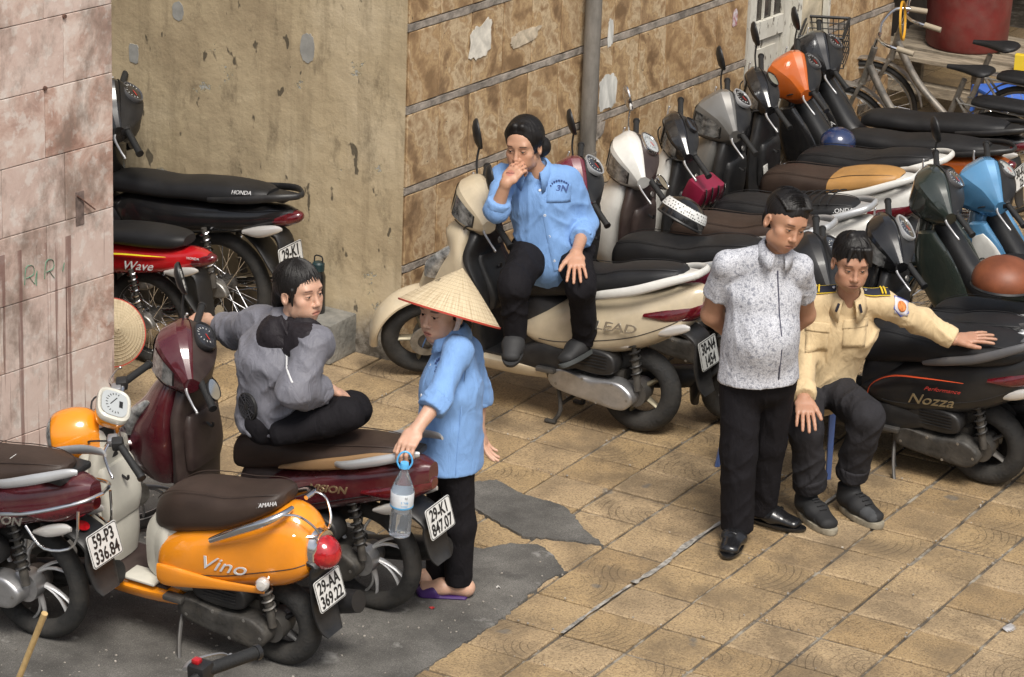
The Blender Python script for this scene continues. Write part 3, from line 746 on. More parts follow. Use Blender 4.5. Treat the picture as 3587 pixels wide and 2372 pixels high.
def arc(cx, cz, r, a0, a1, n=8):
    return [(cx + r * math.cos(R(a0 + (a1 - a0) * i / (n - 1))), cz + r * math.sin(R(a0 + (a1 - a0) * i / (n - 1)))) for i in range(n)]
def sweep(mb, keys, e=2.4, n=16, sub=4, yoff=0.0):
    """loft along a path in the xz plane: (x, z, half thickness, half width)"""
    k = catmull(keys, sub); rs = []
    for i in range(len(k)):
        t = k[min(i + 1, len(k) - 1)][:2] - k[max(i - 1, 0)][:2]; t = t / (np.hypot(*t) + 1e-9); nn = (-t[1], t[0])
        x, z, h, w = k[i]; r = []
        for j in range(n):
            a = 2 * math.pi * (j + .5) / n; u = sgnpow(math.sin(a), 2 / e) * h; v = sgnpow(math.cos(a), 2 / e) * w
            r.append((x + nn[0] * u, yoff + v, z + nn[1] * u))
        rs.append(r)
    return mb.rings(rs)
def pod(mb, pts, y0, y1, bev=0.012, sub=4):
    """rounded side cover: closed outline in xz, from y0 to y1 with an eased outer edge"""
    p = np.array(pts, float); p = catmull(np.vstack([p[-1:], p, p[:2]]), sub)[sub:-sub - 1] if sub > 1 else p
    c = p.mean(0); s = 1 if y1 > y0 else -1; rs = []
    d = np.linalg.norm(p - c, axis=1, keepdims=True)
    for y, ins in ((y0, 0), (y1 - s * bev, 0), (y1 - s * bev * 0.3, bev * 0.4), (y1, bev * 1.2), (y1, bev * 3.0)):
        q = c + (p - c) * np.maximum(0.1, (d - ins) / d)
        rs.append([(a, y, b) for a, b in q])
    return mb.rings(rs)
def spring(mb, a, b, r, turns, wire, n=10):
    a = Vector(a); b = Vector(b); ax = (b - a).normalized(); u = ax.orthogonal().normalized(); w = ax.cross(u)
    pts = [a + (b - a) * (i / (turns * n)) + (u * math.cos(2 * math.pi * i / n) + w * math.sin(2 * math.pi * i / n)) * r for i in range(turns * n + 1)]
    return mb.tube(pts, wire, 5)

WHEELS = {}
def wheel(root, x, r, tw, style, m_rim, mx=None):
    key = (round(r, 3), round(tw, 3), style, m_rim.name)
    if key not in WHEELS:
        hw = tw / 2; rc = r - hw * 0.95
        prof = [(rc + hw * 0.95 * math.cos(a), hw * math.sin(a)) for a in np.linspace(0, 2 * math.pi, 16, endpoint=False)]
        ty = MB().lathe(prof, n=44, closed=True).mesh('tyre'); ty.materials.append(M_RUB)
        ri = rc - hw * 0.25; b = MB()
        b.lathe([(ri - 0.022, -0.02), (ri - 0.018, -hw * 0.55), (ri, -hw * 0.62), (ri + 0.006, -hw * 0.55), (ri + 0.002, 0), (ri + 0.006, hw * 0.55), (ri, hw * 0.62), (ri - 0.018, hw * 0.55), (ri - 0.022, 0.02)], n=44, closed=True)
        hub = MB()
        if style == 'wire':
            hub.lathe([(0, -0.055), (0.045, -0.055), (0.05, -0.04), (0.03, -0.03), (0.03, 0.03), (0.05, 0.04), (0.045, 0.055), (0, 0.055)], n=20)
            sp = MB()
            for i in range(36):
                a = 2 * math.pi * i / 36; s_ = 1 if i % 2 else -1; o_ = 0.5 * (1 if i % 4 < 2 else -1)
                sp.tube([(0.046 * math.cos(a + o_), s_ * 0.036, 0.046 * math.sin(a + o_)), ((ri - 0.012) * math.cos(a), s_ * 0.006, (ri - 0.012) * math.sin(a))], 0.0018, 4)
            sm = sp.mesh('spokes'); sm.materials.append(M_CHROME)
        else:
            hub.lathe([(0, -0.05), (0.05, -0.05), (0.062, -0.02), (0.062, 0.02), (0.05, 0.05), (0, 0.05)], n=24)
            sp = MB(); ns = 6 if style == 'swirl' else 5
            for i in range(ns):
                a = 2 * math.pi * i / ns; tw_ = 0.55 if style == 'swirl' else 0.0
                for off in ((-0.16, 0.16) if style == 'swirl' else (0.0,)):
                    pts = []
                    for t in np.linspace(0, 1, 6):
                        q = 0.045 + (ri - 0.03 - 0.025) * t; ang = a + tw_ * t + off * t
                        pts.append((q * math.cos(ang), 0.018 * (1 - t), q * math.sin(ang)))
                    sp.tube(pts, [0.018, 0.012, 0.011] if style == 'swirl' else [0.028, 0.02, 0.024], 8, 1, 0.55)
            sm = sp.mesh('spokes'); sm.materials.append(m_rim)
        rm = b.mesh('wheel'); rm.materials.append(m_rim); hm = hub.mesh('hub'); hm.materials.append(M_DALLOY)
        WHEELS[key] = (rm, ty, sm, hm)
    rm, ty, sm, hm = WHEELS[key]
    o = link('wheel', rm, None, root); o.matrix_basis = (mx or Matrix()) @ Matrix.Translation((x, 0, r))
    for nm, me in (('tyre', ty), ('spokes', sm), ('hub', hm)): link(nm, me, None, o)
    return o
def plate(root, c, tilt, l1, l2, m=None, yaw=0.0):
    """number plate facing backwards, tilted; two lines"""
    mx = Matrix.Translation(c) @ Matrix.Rotation(yaw, 4, 'Z') @ frame((0, 0, 0), (0, -1, 0), (math.sin(tilt), 0, math.cos(tilt)))
    b = MB(); w, h = 0.095, 0.07
    pl = []
    for cx, cz, a0 in ((w - .012, h - .012, 0), (-w + .012, h - .012, 90), (-w + .012, -h + .012, 180), (w - .012, -h + .012, 270)):
        pl += arc(cx, cz, .012, a0, a0 + 90, 4)
    b.prism(pl, lambda a, c_, d: (a, c_, -d), 0.003); b.xf(mx)
    p = b.build('number_plate', m or M_PLATE, root, False)
    rim = MB()
    rs = [[(a * k, c_ * k2, 0.0012) for a, c_ in pl] for k, k2 in ((0.975, 0.965), (0.945, 0.925))]
    rim.rings(rs, False, False); rim.xf(mx); rim.build('border', M_INK, p, False)
    if not l1: return p
    lettering(l1, 0.074, M_INK, p, mx @ Matrix.Translation((0, 0.030, 0.002)), 'lettering', 0.0004, 0, 0.78, bold=0.0016)
    lettering(l2, 0.074, M_INK, p, mx @ Matrix.Translation((0, -0.034, 0.002)), 'lettering', 0.0004, 0, 0.78, bold=0.0016)
    return p
def steer_m(px, pz, deg, rake=26):
    ax = Vector((-math.sin(R(rake)), 0, math.cos(R(rake))))
    return Matrix.Translation((px, 0, pz)) @ Matrix.Rotation(R(deg), 4, ax) @ Matrix.Translation((-px, 0, -pz))
def mirror(root, a, b, m_st, sm, mir=True, face=(-1, 0, 0.1), rr=(0.058, 0.082)):
    MB().tube([a, ((a[0] + b[0]) / 2 + 0.01, (a[1] + b[1]) / 2, (a[2] + b[2]) / 2), b], 0.0055, 8, 4).xf(sm).build('mirror_stalk', m_st, root)
    f = Vector(face).normalized(); mx = frame(b, Vector((0, 1, 0)), Vector((0, 0, 1)))
    up = Vector((0, 0, 1)); side = up.cross(f).normalized(); up = f.cross(side)
    mx = Matrix.Translation(Vector(b) + Vector((0, 0, 0.055))) @ Matrix((side, up, f)).transposed().to_4x4()
    sh = MB(); n = 22
    prof = [(1.0, 0.0), (1.03, -0.008), (0.9, -0.022), (0.5, -0.033), (0.05, -0.036)]
    rs = []
    for k, d in prof:
        rs.append([(rr[0] * k * math.cos(2 * math.pi * i / n) * (1 + 0.12 * math.sin(2 * math.pi * i / n)), rr[1] * k * math.sin(2 * math.pi * i / n), d) for i in range(n)])
    sh.rings(rs, False, True); sh.xf(sm @ mx); o = sh.build('mirror', m_st, root)
    gl = MB(); gl.rings([[(rr[0] * k * math.cos(2 * math.pi * i / n) * (1 + 0.12 * math.sin(2 * math.pi * i / n)), rr[1] * k * math.sin(2 * math.pi * i / n), -0.003) for i in range(n)] for k in (0.97, 0.02)], False, True)
    gl.xf(sm @ mx); gl.build('glass', M_MIRG, o, False)
def cables(root, px, pz, sm):
    for s in (1, -1):
        MB().tube([(px + 0.045, s * 0.16, pz - 0.01), (px + 0.13, s * 0.13, pz - 0.03), (px + 0.12, s * 0.05, pz - 0.13), (px + 0.05, s * 0.03, pz - 0.22)], 0.0042, 6, 5).xf(sm).build('brake_cable', M_BLACKP, root)
def grips(root, px, pz, sm, drop=0.02, w0=0.17, w1=0.335, sweepb=0.05, m_lever=None, bar=None, boxes=True):
    for s in (1, -1):
        a = (px - 0.01, s * w0, pz); b = (px - sweepb, s * w1, pz - drop)
        g_ = MB().tube([a, b], 0.0165, 12).xf(sm).build('grip', M_GRIP, root)
        ev = Vector(b) - Vector(a); ev.normalize()
        MB().tube([b, Vector(b) + ev * 0.012], 0.0195, 12).xf(sm).build('bar_end', M_BLACKP, g_)
        MB().tube([(px + 0.04, s * (w0 - 0.01), pz - 0.005), (px + 0.055, s * (w0 + 0.04), pz - 0.012), (px + 0.035, s * (w0 + 0.12), pz - 0.03), (px + 0.02, s * (w1 - 0.01), pz - 0.045)], [0.009, 0.007, 0.005, 0.006], 8, 4, 0.6).xf(sm).build('brake_lever', m_lever or M_ALLOY, root)
        MB().ball((px + 0.02, s * (w1 - 0.005), pz - 0.046), 0.0075, None, 8, 6).xf(sm).build('lever_ball', m_lever or M_ALLOY, root)
        if boxes:
            MB().cbox((px - 0.002, s * (w0 - 0.005), pz), (0.05, 0.05, 0.045), 0.01).xf(sm).build('switch_box', M_BLACKP, root)
        if s == 1: cables(root, px, pz, sm)
        if bar is not None:
            MB().tube([(px + 0.01, 0, pz - 0.03), (px + 0.01, s * 0.06, pz - 0.02), (px - 0.01, s * w0, pz)], 0.011, 10, 4).xf(sm).build('handlebar', bar, root)
def dial(root, c, nrm, rx, ry, sm, face, bezel, needle=True, n=24):
    nrm = Vector(nrm).normalized(); mx = sm @ frame(c, (0, -1, 0), nrm.cross(Vector((0, -1, 0))))
    b = MB(); pl = [(sgnpow(math.cos(2 * math.pi * i / n), 0.8) * rx, sgnpow(math.sin(2 * math.pi * i / n), 0.8) * ry) for i in range(n)]
    b.rings([[(x * k, y * k, z) for x, y in pl] for k, z in ((1.0, -0.02), (1.08, 0.0), (1.04, 0.008), (0.96, 0.008), (0.93, 0.002))], False, True); b.xf(mx)
    o = b.build('instrument_panel', bezel, root)
    f = MB(); f.rings([[(x * k, y * k, z) for x, y in pl] for k, z in ((0.94, 0.0035), (0.5, 0.006), (0.02, 0.007))], False, True); f.xf(mx); f.build('dial_face', face, o)
    if needle:
        t = MB(); rr_ = min(rx, ry) * 0.78
        for i in range(11):
            a = R(210 - 24 * i)
            t.box((rr_ * math.cos(a), rr_ * math.sin(a), 0.0075), (rr_ * 0.22, rr_ * 0.06, 0.001), Matrix.Rotation(a, 3, 'Z'))
        t.xf(mx); t.build('dial_marks', M_TICK if face is not M_DIALW else M_INK, o, False)
        q = MB(); a = R(215); q.box((rr_ * 0.3 * math.cos(a), rr_ * 0.3 * math.sin(a), 0.0095), (rr_ * 0.8, rr_ * 0.09, 0.001), Matrix.Rotation(a, 3, 'Z')); q.xf(mx); q.build('needle', M_NEEDLE, o, False)
    return o
def side_stand(root, a, b, m=None):
    MB().tube([a, ((a[0] + b[0]) / 2 + 0.01, (a[1] + b[1]) / 2, (a[2] + b[2]) / 2), b], [0.011, 0.009, 0.009], 8, 3).build('side_stand', m or M_DALLOY, root)
    MB().cbox((b[0] - 0.005, b[1], b[2] - 0.004), (0.06, 0.03, 0.012), 0.004).build('stand_foot', m or M_DALLOY, root)
def rear_shock(root, a, b, y, m_sp=None, r=0.026):
    A = Vector((a[0], y, a[1])); B_ = Vector((b[0], y, b[1]))
    o = MB().tube([A, A.lerp(B_, 0.55)], 0.014, 10).build('shock_absorber', M_ENG, root)
    MB().tube([A.lerp(B_, 0.5), B_], 0.019, 10).build('damper_body', M_ENG, o)
    spring(MB(), A.lerp(B_, 0.06), A.lerp(B_, 0.8), r, 7, 0.0052).build('spring', m_sp or M_BLACKP, o)
LX = 0.0

def place(root, x, y, yaw=0.0, lean=0.0):
    root.location = (x, y, 0); root.rotation_mode = 'ZYX'
    root.rotation_euler = (lean, 0, math.pi + yaw)
    return root

# ---------------------------------------------------------------- scooter
def lerp_w(k, t, e=2.7):
    z = 2 * t - 1; return (k[3] + (k[4] - k[3]) * t) * (1 - abs(z) ** e) ** (1 / e)
HEAD_RINGS = [  # half of the handlebar cover: y, then eight outline points (x forward, z up)
    (0.00, [(.060, -.130), (.155, -.060), (.118, .080), (.035, .118), (-.020, .108), (-.118, .015), (-.090, -.070), (-.020, -.130)]),
    (0.09, [(.052, -.122), (.124, -.060), (.096, .066), (.028, .096), (-.016, .090), (-.104, .008), (-.082, -.070), (-.020, -.120)]),
    (0.15, [(.034, -.098), (.078, -.055), (.062, .036), (.018, .060), (-.012, .057), (-.074, .000), (-.064, -.060), (-.020, -.092)]),
    (0.205, [(.016, -.052), (.030, -.030), (.030, .000), (.010, .020), (-.010, .020), (-.036, -.004), (-.030, -.034), (-.006, -.050)])]
HEADS = {'lead': (1.0, 1.0, 1.0, 0.0), 'vision': (1.10, 1.0, 1.15, 0.0), 'sharp': (1.15, 0.92, 1.25, 0.05), 'box': (0.85, 0.95, 0.92, -0.02), 'mini': (0.45, 0.5, 0.45, 0.0)}
def head_shell(style, hx, hz, sub=4, part=None, off=0.0, yr=None):
    """moulded handlebar cover with crisp edges; part selects a run of outline points as an open strip"""
    sx, sy, sz, pk = HEADS[style]
    ks = [[y] + [c for p in pts for c in p] for y, pts in HEAD_RINGS]
    full = [[-k[0]] + k[1:] for k in ks[:0:-1]] + ks
    rs = []
    for k in catmull(full, sub):
        if yr is not None and not (yr[0] <= k[0] <= yr[1]): continue
        y = k[0] * sy; pts = [(k[1 + 2 * i], k[2 + 2 * i]) for i in range(8)]; w = max(0, 1 - abs(k[0]) / .12)
        pts = [(a * sx + (pk * w if i in (1, 2) else 0), b * sz + (pk * .6 * w if i in (3, 4) else 0)) for i, (a, b) in enumerate(pts)]
        cx = sum(p[0] for p in pts) / 8; cz = sum(p[1] for p in pts) / 8
        if part: pts = [pts[i] for i in part]
        fine_ = []; n = len(pts); m = n if part is None else n - 1
        for i in range(m):      # ease every corner
            a = np.array(pts[i]); b = np.array(pts[(i + 1) % n]); fine_ += [a * .88 + b * .12, a * .5 + b * .5, a * .12 + b * .88]
        rs.append([(hx + p[0] + (p[0] - cx) * off, y, hz + p[1] + (p[1] - cz) * off) for p in fine_])
    b = MB()
    if part is None: return b.rings(rs)
    n = len(rs[0]); o = 0
    for r_ in rs: b.v += [tuple(map(float, p)) for p in r_]
    for i in range(len(rs) - 1):
        for jj in range(n - 1): b.f.append((i * n + jj, i * n + jj + 1, (i + 1) * n + jj + 1, (i + 1) * n + jj))
    return b
def scooter(name, label, x, y, body, seat_m, inner=None, yaw=0.0, lean=0.0, steer=45.0, head='lead', head_m=None, head_at=(0.90, 1.0),
            wb=1.30, rim=None, rim_style='five', cvt=None, rail=None, tail=None, plate_t=None, plate_m=None, mirrors=(), badge=None, group='scooters and motorbikes in the parking rows',
            seat_k=None, body_k=None, seat2=None, rails='loop', lamp=None, dial_f=None, bezel=None, wr=0.215, skirt=None, front_m=None, lever=None, stand='side', shock=None, nose=True, plate_at=None, cat='scooter', lower=None, fmat=None, scale=1.0, blinkers=True, gear=None, shw=1.0):
    root = thing(name, label, cat, group=group); place(root, x, y, yaw, lean); root.scale = (scale,) * 3
    inner = inner or M_BLACKP; head_m = head_m or body; rim = rim or M_DALLOY; front_m = front_m or body; skirt = skirt or body
    hx, hz = head_at; sm = steer_m(hx, hz, steer)
    tw_ = 0.105 if wr < 0.23 else 0.084
    wheel(root, 0.0, wr, tw_, rim_style, rim); wheel(root, wb, wr + 0.012, tw_ - 0.01, rim_style, rim, steer_m(hx, hz, steer))
    # front: fork legs, mudguard, nose and leg shield
    fm = steer_m(hx, hz, steer)
    for s in (1, -1):
        MB().tube([(wb, s * 0.062, wr), (wb - 0.12, s * 0.062, wr + 0.27)], 0.017, 10).xf(fm).build('fork_leg', M_DALLOY, root)
    MB().lathe([(0.05, -0.004), (0.088, -0.004), (0.088, 0.004), (0.05, 0.004)], (wb, 0.058, wr + 0.012), n=24, closed=True).xf(fm).build('brake_disc', M_STEEL, root)
    cz = wr + 0.012
    fk = [(px_, pz_, 0.022, w_) for (px_, pz_), w_ in zip(arc(wb, cz, wr + 0.05, -5, 152, 9), (0.030, 0.06, 0.068, 0.07, 0.07, 0.07, 0.068, 0.06, 0.045))]
    sweep(MB(), fk, 2.2).xf(fm).build('front_mudguard', front_m, root)
    if nose:
        MB().hullz([(0.40, wb - 0.34, wb - 0.05, 0.15, 0.04), (0.47, wb - 0.37, wb + 0.03, 0.18, 0.06), (0.56, wb - 0.38, wb + 0.015, 0.20, 0.075), (0.66, wb - 0.38, wb - 0.03, 0.205, 0.08), (0.76, hx - 0.005, wb - 0.13, 0.195, 0.08), (0.84, hx - 0.01, hx + 0.18, 0.165, 0.075), (hz - 0.09, hx - 0.01, hx + 0.10, 0.11, 0.06)], 2.3, 28).build('front_cover', front_m, root)
        for s in (1, -1):
            MB().hullz([(0.60, wb - 0.115, wb - 0.05, 0.02, 0.006), (0.68, wb - 0.16, wb - 0.06, 0.035, 0.012), (0.75, wb - 0.21, wb - 0.14, 0.03, 0.01), (0.79, wb - 0.24, wb - 0.2, 0.012, 0.004)], 2.2, 14, 3, s * 0.105).build('indicator', M_GLASSL, root)
    MB().hullz([(a_, b_, c_, d_ * shw, e_ * shw) for a_, b_, c_, d_, e_ in [(0.24, wb - 0.43, wb - 0.30, 0.17, 0.12), (0.40, wb - 0.425, wb - 0.33, 0.19, 0.15), (0.60, wb - 0.42, wb - 0.365, 0.195, 0.19), (0.74, hx - 0.055, hx + 0.02, 0.185, 0.18), (0.84, hx - 0.065, hx + 0.01, 0.15, 0.15), (hz - 0.10, hx - 0.07, hx + 0.02, 0.09, 0.09)]], 3.0, 24).build('leg_shield', inner, root)
    MB().hullz([(0.50, wb - 0.45, wb - 0.41, 0.11, 0.12), (0.58, wb - 0.462, wb - 0.41, 0.125, 0.13), (0.72, hx - 0.085, hx - 0.02, 0.115, 0.12), (0.76, hx - 0.075, hx - 0.02, 0.10, 0.10)], 4.0, 20, 3).build('glove_box', inner, root)
    MB().tube([(hx - 0.02, 0, hz - 0.16), (hx, 0, hz - 0.02)], 0.045, 14).build('steering_column', M_BLACKP, root)
    MB().lathe([(0, 0.006), (0.014, 0.006), (0.017, 0.0)], (hx - 0.075, -0.055, 0.80), (-1, 0, 0.15), 14).build('ignition_lock', M_STEEL, root)
    MB().tube([(hx - 0.08, 0, 0.70), (hx - 0.115, 0, 0.685), (hx - 0.12, 0, 0.705)], 0.006, 6, 4).build('luggage_hook', M_BLACKP, root)
    # floor
    MB().hullx([(0.44, 0.20, 0.285, 0.12, 0.16), (0.60, 0.19, 0.285, 0.13, 0.18), (0.80, 0.19, 0.285, 0.13, 0.18), (wb - 0.36, 0.20, 0.30, 0.12, 0.17)], 4.0, 24, 3).build('floorboard', skirt, root)
    MB().cbox((0.70, 0, 0.288), (0.42, 0.27, 0.012), 0.004).build('floor_mat', fmat or M_BLACKP, root)
    # rear body
    bk = body_k or [(0.60, 0.42, 0.47, 0.12, 0.12), (0.53, 0.375, 0.53, 0.155, 0.13), (0.40, 0.345, 0.61, 0.175, 0.14), (0.25, 0.36, 0.67, 0.175, 0.14), (0.0, 0.43, 0.73, 0.165, 0.13), (-0.18, 0.53, 0.78, 0.13, 0.10), (-0.27, 0.61, 0.80, 0.09, 0.075), (-0.32, 0.68, 0.79, 0.045, 0.04)]
    MB().hullx(bk, 2.7, 28).build('rear_body', body, root)
    gk = catmull(bk, 5); gk = [k for k in gk if -0.24 < k[0] < 0.5]
    MB().tube([(k[0], lerp_w(k, 0.30) + 0.0005, k[1] + (k[2] - k[1]) * 0.30) for k in gk], 0.0022, 5).build('panel_gap', M_BLACKP, root)
    MB().hullx([(0.62, 0.29, 0.56, 0.095, 0.085), (0.55, 0.25, 0.63, 0.125, 0.10), (0.42, 0.25, 0.62, 0.135, 0.11), (0.20, 0.33, 0.62, 0.12, 0.11)], 3.0, 20, 4).build('under_seat_panel', lower or inner, root)
    if nose:
        for s in (1, -1): MB().hullx([(0.66, 0.275, 0.30, 0.02, 0.02), (0.58, 0.26, 0.36, 0.025, 0.025), (0.46, 0.255, 0.40, 0.028, 0.026), (0.34, 0.28, 0.39, 0.024, 0.022), (0.20, 0.335, 0.385, 0.012, 0.012)], 2.8, 14, 4, s * 0.135).build('side_trim', M_BLACKP, root)
    sk = seat_k or [(0.665, 0.575, 0.68, 0.065, 0.055), (0.62, 0.575, 0.735, 0.105, 0.095), (0.50, 0.60, 0.775, 0.13, 0.115), (0.34, 0.645, 0.785, 0.145, 0.125), (0.20, 0.685, 0.795, 0.15, 0.13), (0.08, 0.715, 0.835, 0.148, 0.125), (-0.08, 0.76, 0.865, 0.13, 0.11), (-0.18, 0.795, 0.87, 0.09, 0.075), (-0.21, 0.815, 0.855, 0.05, 0.04)]
    st = MB().hullx(sk, 2.8, 28, 6).build('seat', seat_m, root)
    if seat2 is not None:
        rk = [(a, b_ + 0.006, c_ + 0.003, d_ + 0.003, e_ + 0.003) for a, b_, c_, d_, e_ in sk if a < 0.3]
        MB().hullx(rk, 2.8, 28, 6).build('pillion_cover', seat2, st)
    # seam
    ks = catmull([k for k in sk], 6)
    for s in (1, -1):
        MB().tube([(k[0], s * (k[4] * 0.80), k[2] - 0.006) for k in ks[5:-5]], 0.0022, 4).build('seam', seat_m, st)
    rl = rail or M_SILVERP
    if rails == 'loop':
        for s in (1, -1):
            MB().tube([(0.27, s * 0.145, 0.665), (0.15, s * 0.168, 0.71), (-0.02, s * 0.17, 0.765), (-0.18, s * 0.135, 0.83), (-0.285, s * 0.07, 0.865), (-0.30, s * 0.0, 0.868)], [0.012, 0.022, 0.024, 0.022, 0.019, 0.018], 12, 5, 0.62, (0, 0, 1)).build('grab_rail', rl, root)
        MB().cbox((-0.235, 0, 0.842), (0.09, 0.13, 0.016), 0.006).build('rail_bridge', rl, root)
    elif rails == 'wing':
        for s in (1, -1):
            MB().tube([(0.10, s * 0.12, 0.735), (0.0, s * 0.165, 0.765), (-0.16, s * 0.155, 0.82), (-0.29, s * 0.11, 0.86), (-0.33, s * 0.09, 0.865)], [0.008, 0.019, 0.022, 0.018, 0.010], 10, 5, 0.55, (0, 0, 1)).build('grab_rail', rl, root)
        MB().cbox((-0.20, 0, 0.80), (0.10, 0.20, 0.03), 0.01).build('rail_bridge', M_BLACKP, root)
    # tail lamp and rear indicators
    tk = tail or [(-0.06, 0.625, 0.655, 0.15, 0.145), (-0.16, 0.60, 0.70, 0.139, 0.125), (-0.25, 0.61, 0.73, 0.105, 0.095), (-0.31, 0.645, 0.735, 0.062, 0.058), (-0.345, 0.67, 0.72, 0.025, 0.025)]
    MB().hullx(tk, 2.5, 24, 4).build('tail_lamp', M_DREDL, root)
    for s in (1, -1) if blinkers else ():
        MB().hullx([(-0.10, 0.545, 0.56, 0.012, 0.012), (-0.17, 0.545, 0.60, 0.022, 0.02), (-0.25, 0.575, 0.625, 0.016, 0.014), (-0.29, 0.60, 0.62, 0.006, 0.006)], 2.3, 12, 3, s * 0.105).build('indicator', M_LENSW, root)
    # plate carrier and mudflap
    px_, pz_ = plate_at or (-0.345, 0.465)
    sweep(MB(), [(-0.12, 0.58, 0.02, 0.09), (-0.24, 0.565, 0.018, 0.085), (px_ + 0.035, 0.52, 0.014, 0.085), (px_ + 0.03, pz_ - 0.06, 0.012, 0.085), (px_ + 0.005, pz_ - 0.16, 0.010, 0.075), (px_ - 0.02, pz_ - 0.20, 0.008, 0.055)], 3.2).build('rear_mudguard', M_BLACKP, root)
    if plate_t:
        plate(root, (px_ - 0.004, 0.0, pz_ + 0.005), R(14), *plate_t, m=plate_m)
    # swing unit
    cm = cvt or M_ENG; ez = wr - 0.215
    pod(MB(), [(a, b_ + ez * (1 - a * 1.6)) for a, b_ in ((0.40, 0.19), (0.43, 0.235), (0.39, 0.29), (0.22, 0.272), (0.07, 0.28), (0.005, 0.255), (-0.028, 0.215), (-0.01, 0.165), (0.06, 0.138), (0.30, 0.165))], 0.07, 0.155, 0.014).build('belt_cover', cm, root)
    pod(MB(), [(a, b_ + ez) for a, b_ in ((0.33, 0.315), (0.34, 0.39), (0.26, 0.425), (0.12, 0.415), (0.075, 0.375), (0.085, 0.315), (0.18, 0.295))], 0.06, 0.15, 0.012).build('air_box', M_BLACKP, root)
    MB().cbox((0.24, -0.02, 0.24), (0.36, 0.16, 0.15), 0.03).build('engine', M_ENG, root)
    MB().lathe([(0, -0.02), (0.062, -0.02), (0.068, 0.0), (0.068, 0.05), (0, 0.05)], (0, 0.03, wr), n=22).build('gear_case', gear or M_DALLOY, root)
    for bx_, bz_ in ((0.38, 0.21), (0.24, 0.262), (0.08, 0.265), (0.0, 0.20), (0.16, 0.158)):
        MB().lathe([(0, 0.006), (0.008, 0.005), (0.009, 0)], (bx_, 0.15, bz_ + ez * (1 - bx_ * 1.6)), (0, 1, 0), 8).build('cover_bolt', M_STEEL, root)
    for k in range(5): MB().cbox((0.20 + 0.0 * k, 0.152, 0.335 + 0.016 * k + ez), (0.17, 0.006, 0.005), 0.002).build('air_box_rib', M_BLACKP, root)
    rear_shock(root, (0.01, 0.57 + ez * .4), (-0.035, 0.245 + ez), 0.105, shock)
    MB().tube([(0.30, -0.13, 0.20), (0.10, -0.15, 0.21), (-0.10, -0.155, 0.25), (-0.30, -0.155, 0.30)], [0.02, 0.05, 0.06, 0.05], 14, 3).build('muffler', M_BLACKP, root)
    if stand == 'side':
        side_stand(root, (0.43, 0.11, 0.19), (0.36, 0.25, 0.02 - 0.25 * math.tan(lean)))
    else:
        for s in (1, -1):
            MB().tube([(0.40, s * 0.09, 0.19), (0.36, s * 0.13, 0.07), (0.385, s * 0.15, 0.012)], 0.011, 8, 3).build('centre_stand_leg', M_ENG, root)
            MB().cbox((0.40, s * 0.152, 0.011), (0.06, 0.025, 0.014), 0.004).build('stand_foot', M_ENG, root)
        MB().tube([(0.37, -0.12, 0.09), (0.37, 0.12, 0.09)], 0.009, 8).build('stand_brace', M_ENG, root)
    MB().cbox((0.43, 0.16, 0.275), (0.10, 0.05, 0.025), 0.008).build('foot_peg', M_DALLOY, root)
    MB().cbox((0.43, -0.16, 0.275), (0.10, 0.05, 0.025), 0.008).build('foot_peg', M_DALLOY, root)
    if head is not None:
        # head
        head_shell(head, hx, hz).xf(sm).build('handlebar_cover', head_m, root, True, 15)
        head_shell(head, hx, hz, part=(4, 5, 6, 7), off=0.03).xf(sm).build('rear_cowl', inner, root, True, 24)
        kx, ky, kz, pk = HEADS[head]
        dw_, dh_ = {'lead': (0.086, 0.047), 'vision': (0.078, 0.052), 'sharp': (0.068, 0.054), 'box': (0.055, 0.036)}.get(head, (0.04, 0.04))
        dial(root, (hx - 0.080 * kx, 0, hz + 0.068 * kz + pk * .3), (-0.66, 0, 0.75), dw_, dh_, sm, dial_f or M_DIAL, bezel or M_BLACKP, head != 'box')
        for s in (1, -1):
            head_shell(head, hx, hz, 8, (1, 2), 0.035, (0.016, 0.150) if s > 0 else (-0.150, -0.016)).xf(sm).build('headlight', lamp or M_GLASSL, root, True, 40)
            head_shell(head, hx, hz, 8, (1, 2), 0.022, (0.006, 0.162) if s > 0 else (-0.162, -0.006)).xf(sm).build('headlight_surround', M_BLACKP, root, True, 40)
            head_shell(head, hx, hz, 8, (0, 1), 0.03, (0.016, 0.165) if s > 0 else (-0.165, -0.016)).xf(sm).build('cowl_insert', inner, root, True, 40)
        grips(root, hx - 0.03, hz - 0.02, sm, m_lever=lever)
        for s, mm in mirrors:
            mirror(root, (hx + 0.0, s * 0.13, hz + 0.05), (hx - 0.03, s * 0.20, hz + 0.20), mm, sm)
    if badge: badge(root)
    return root

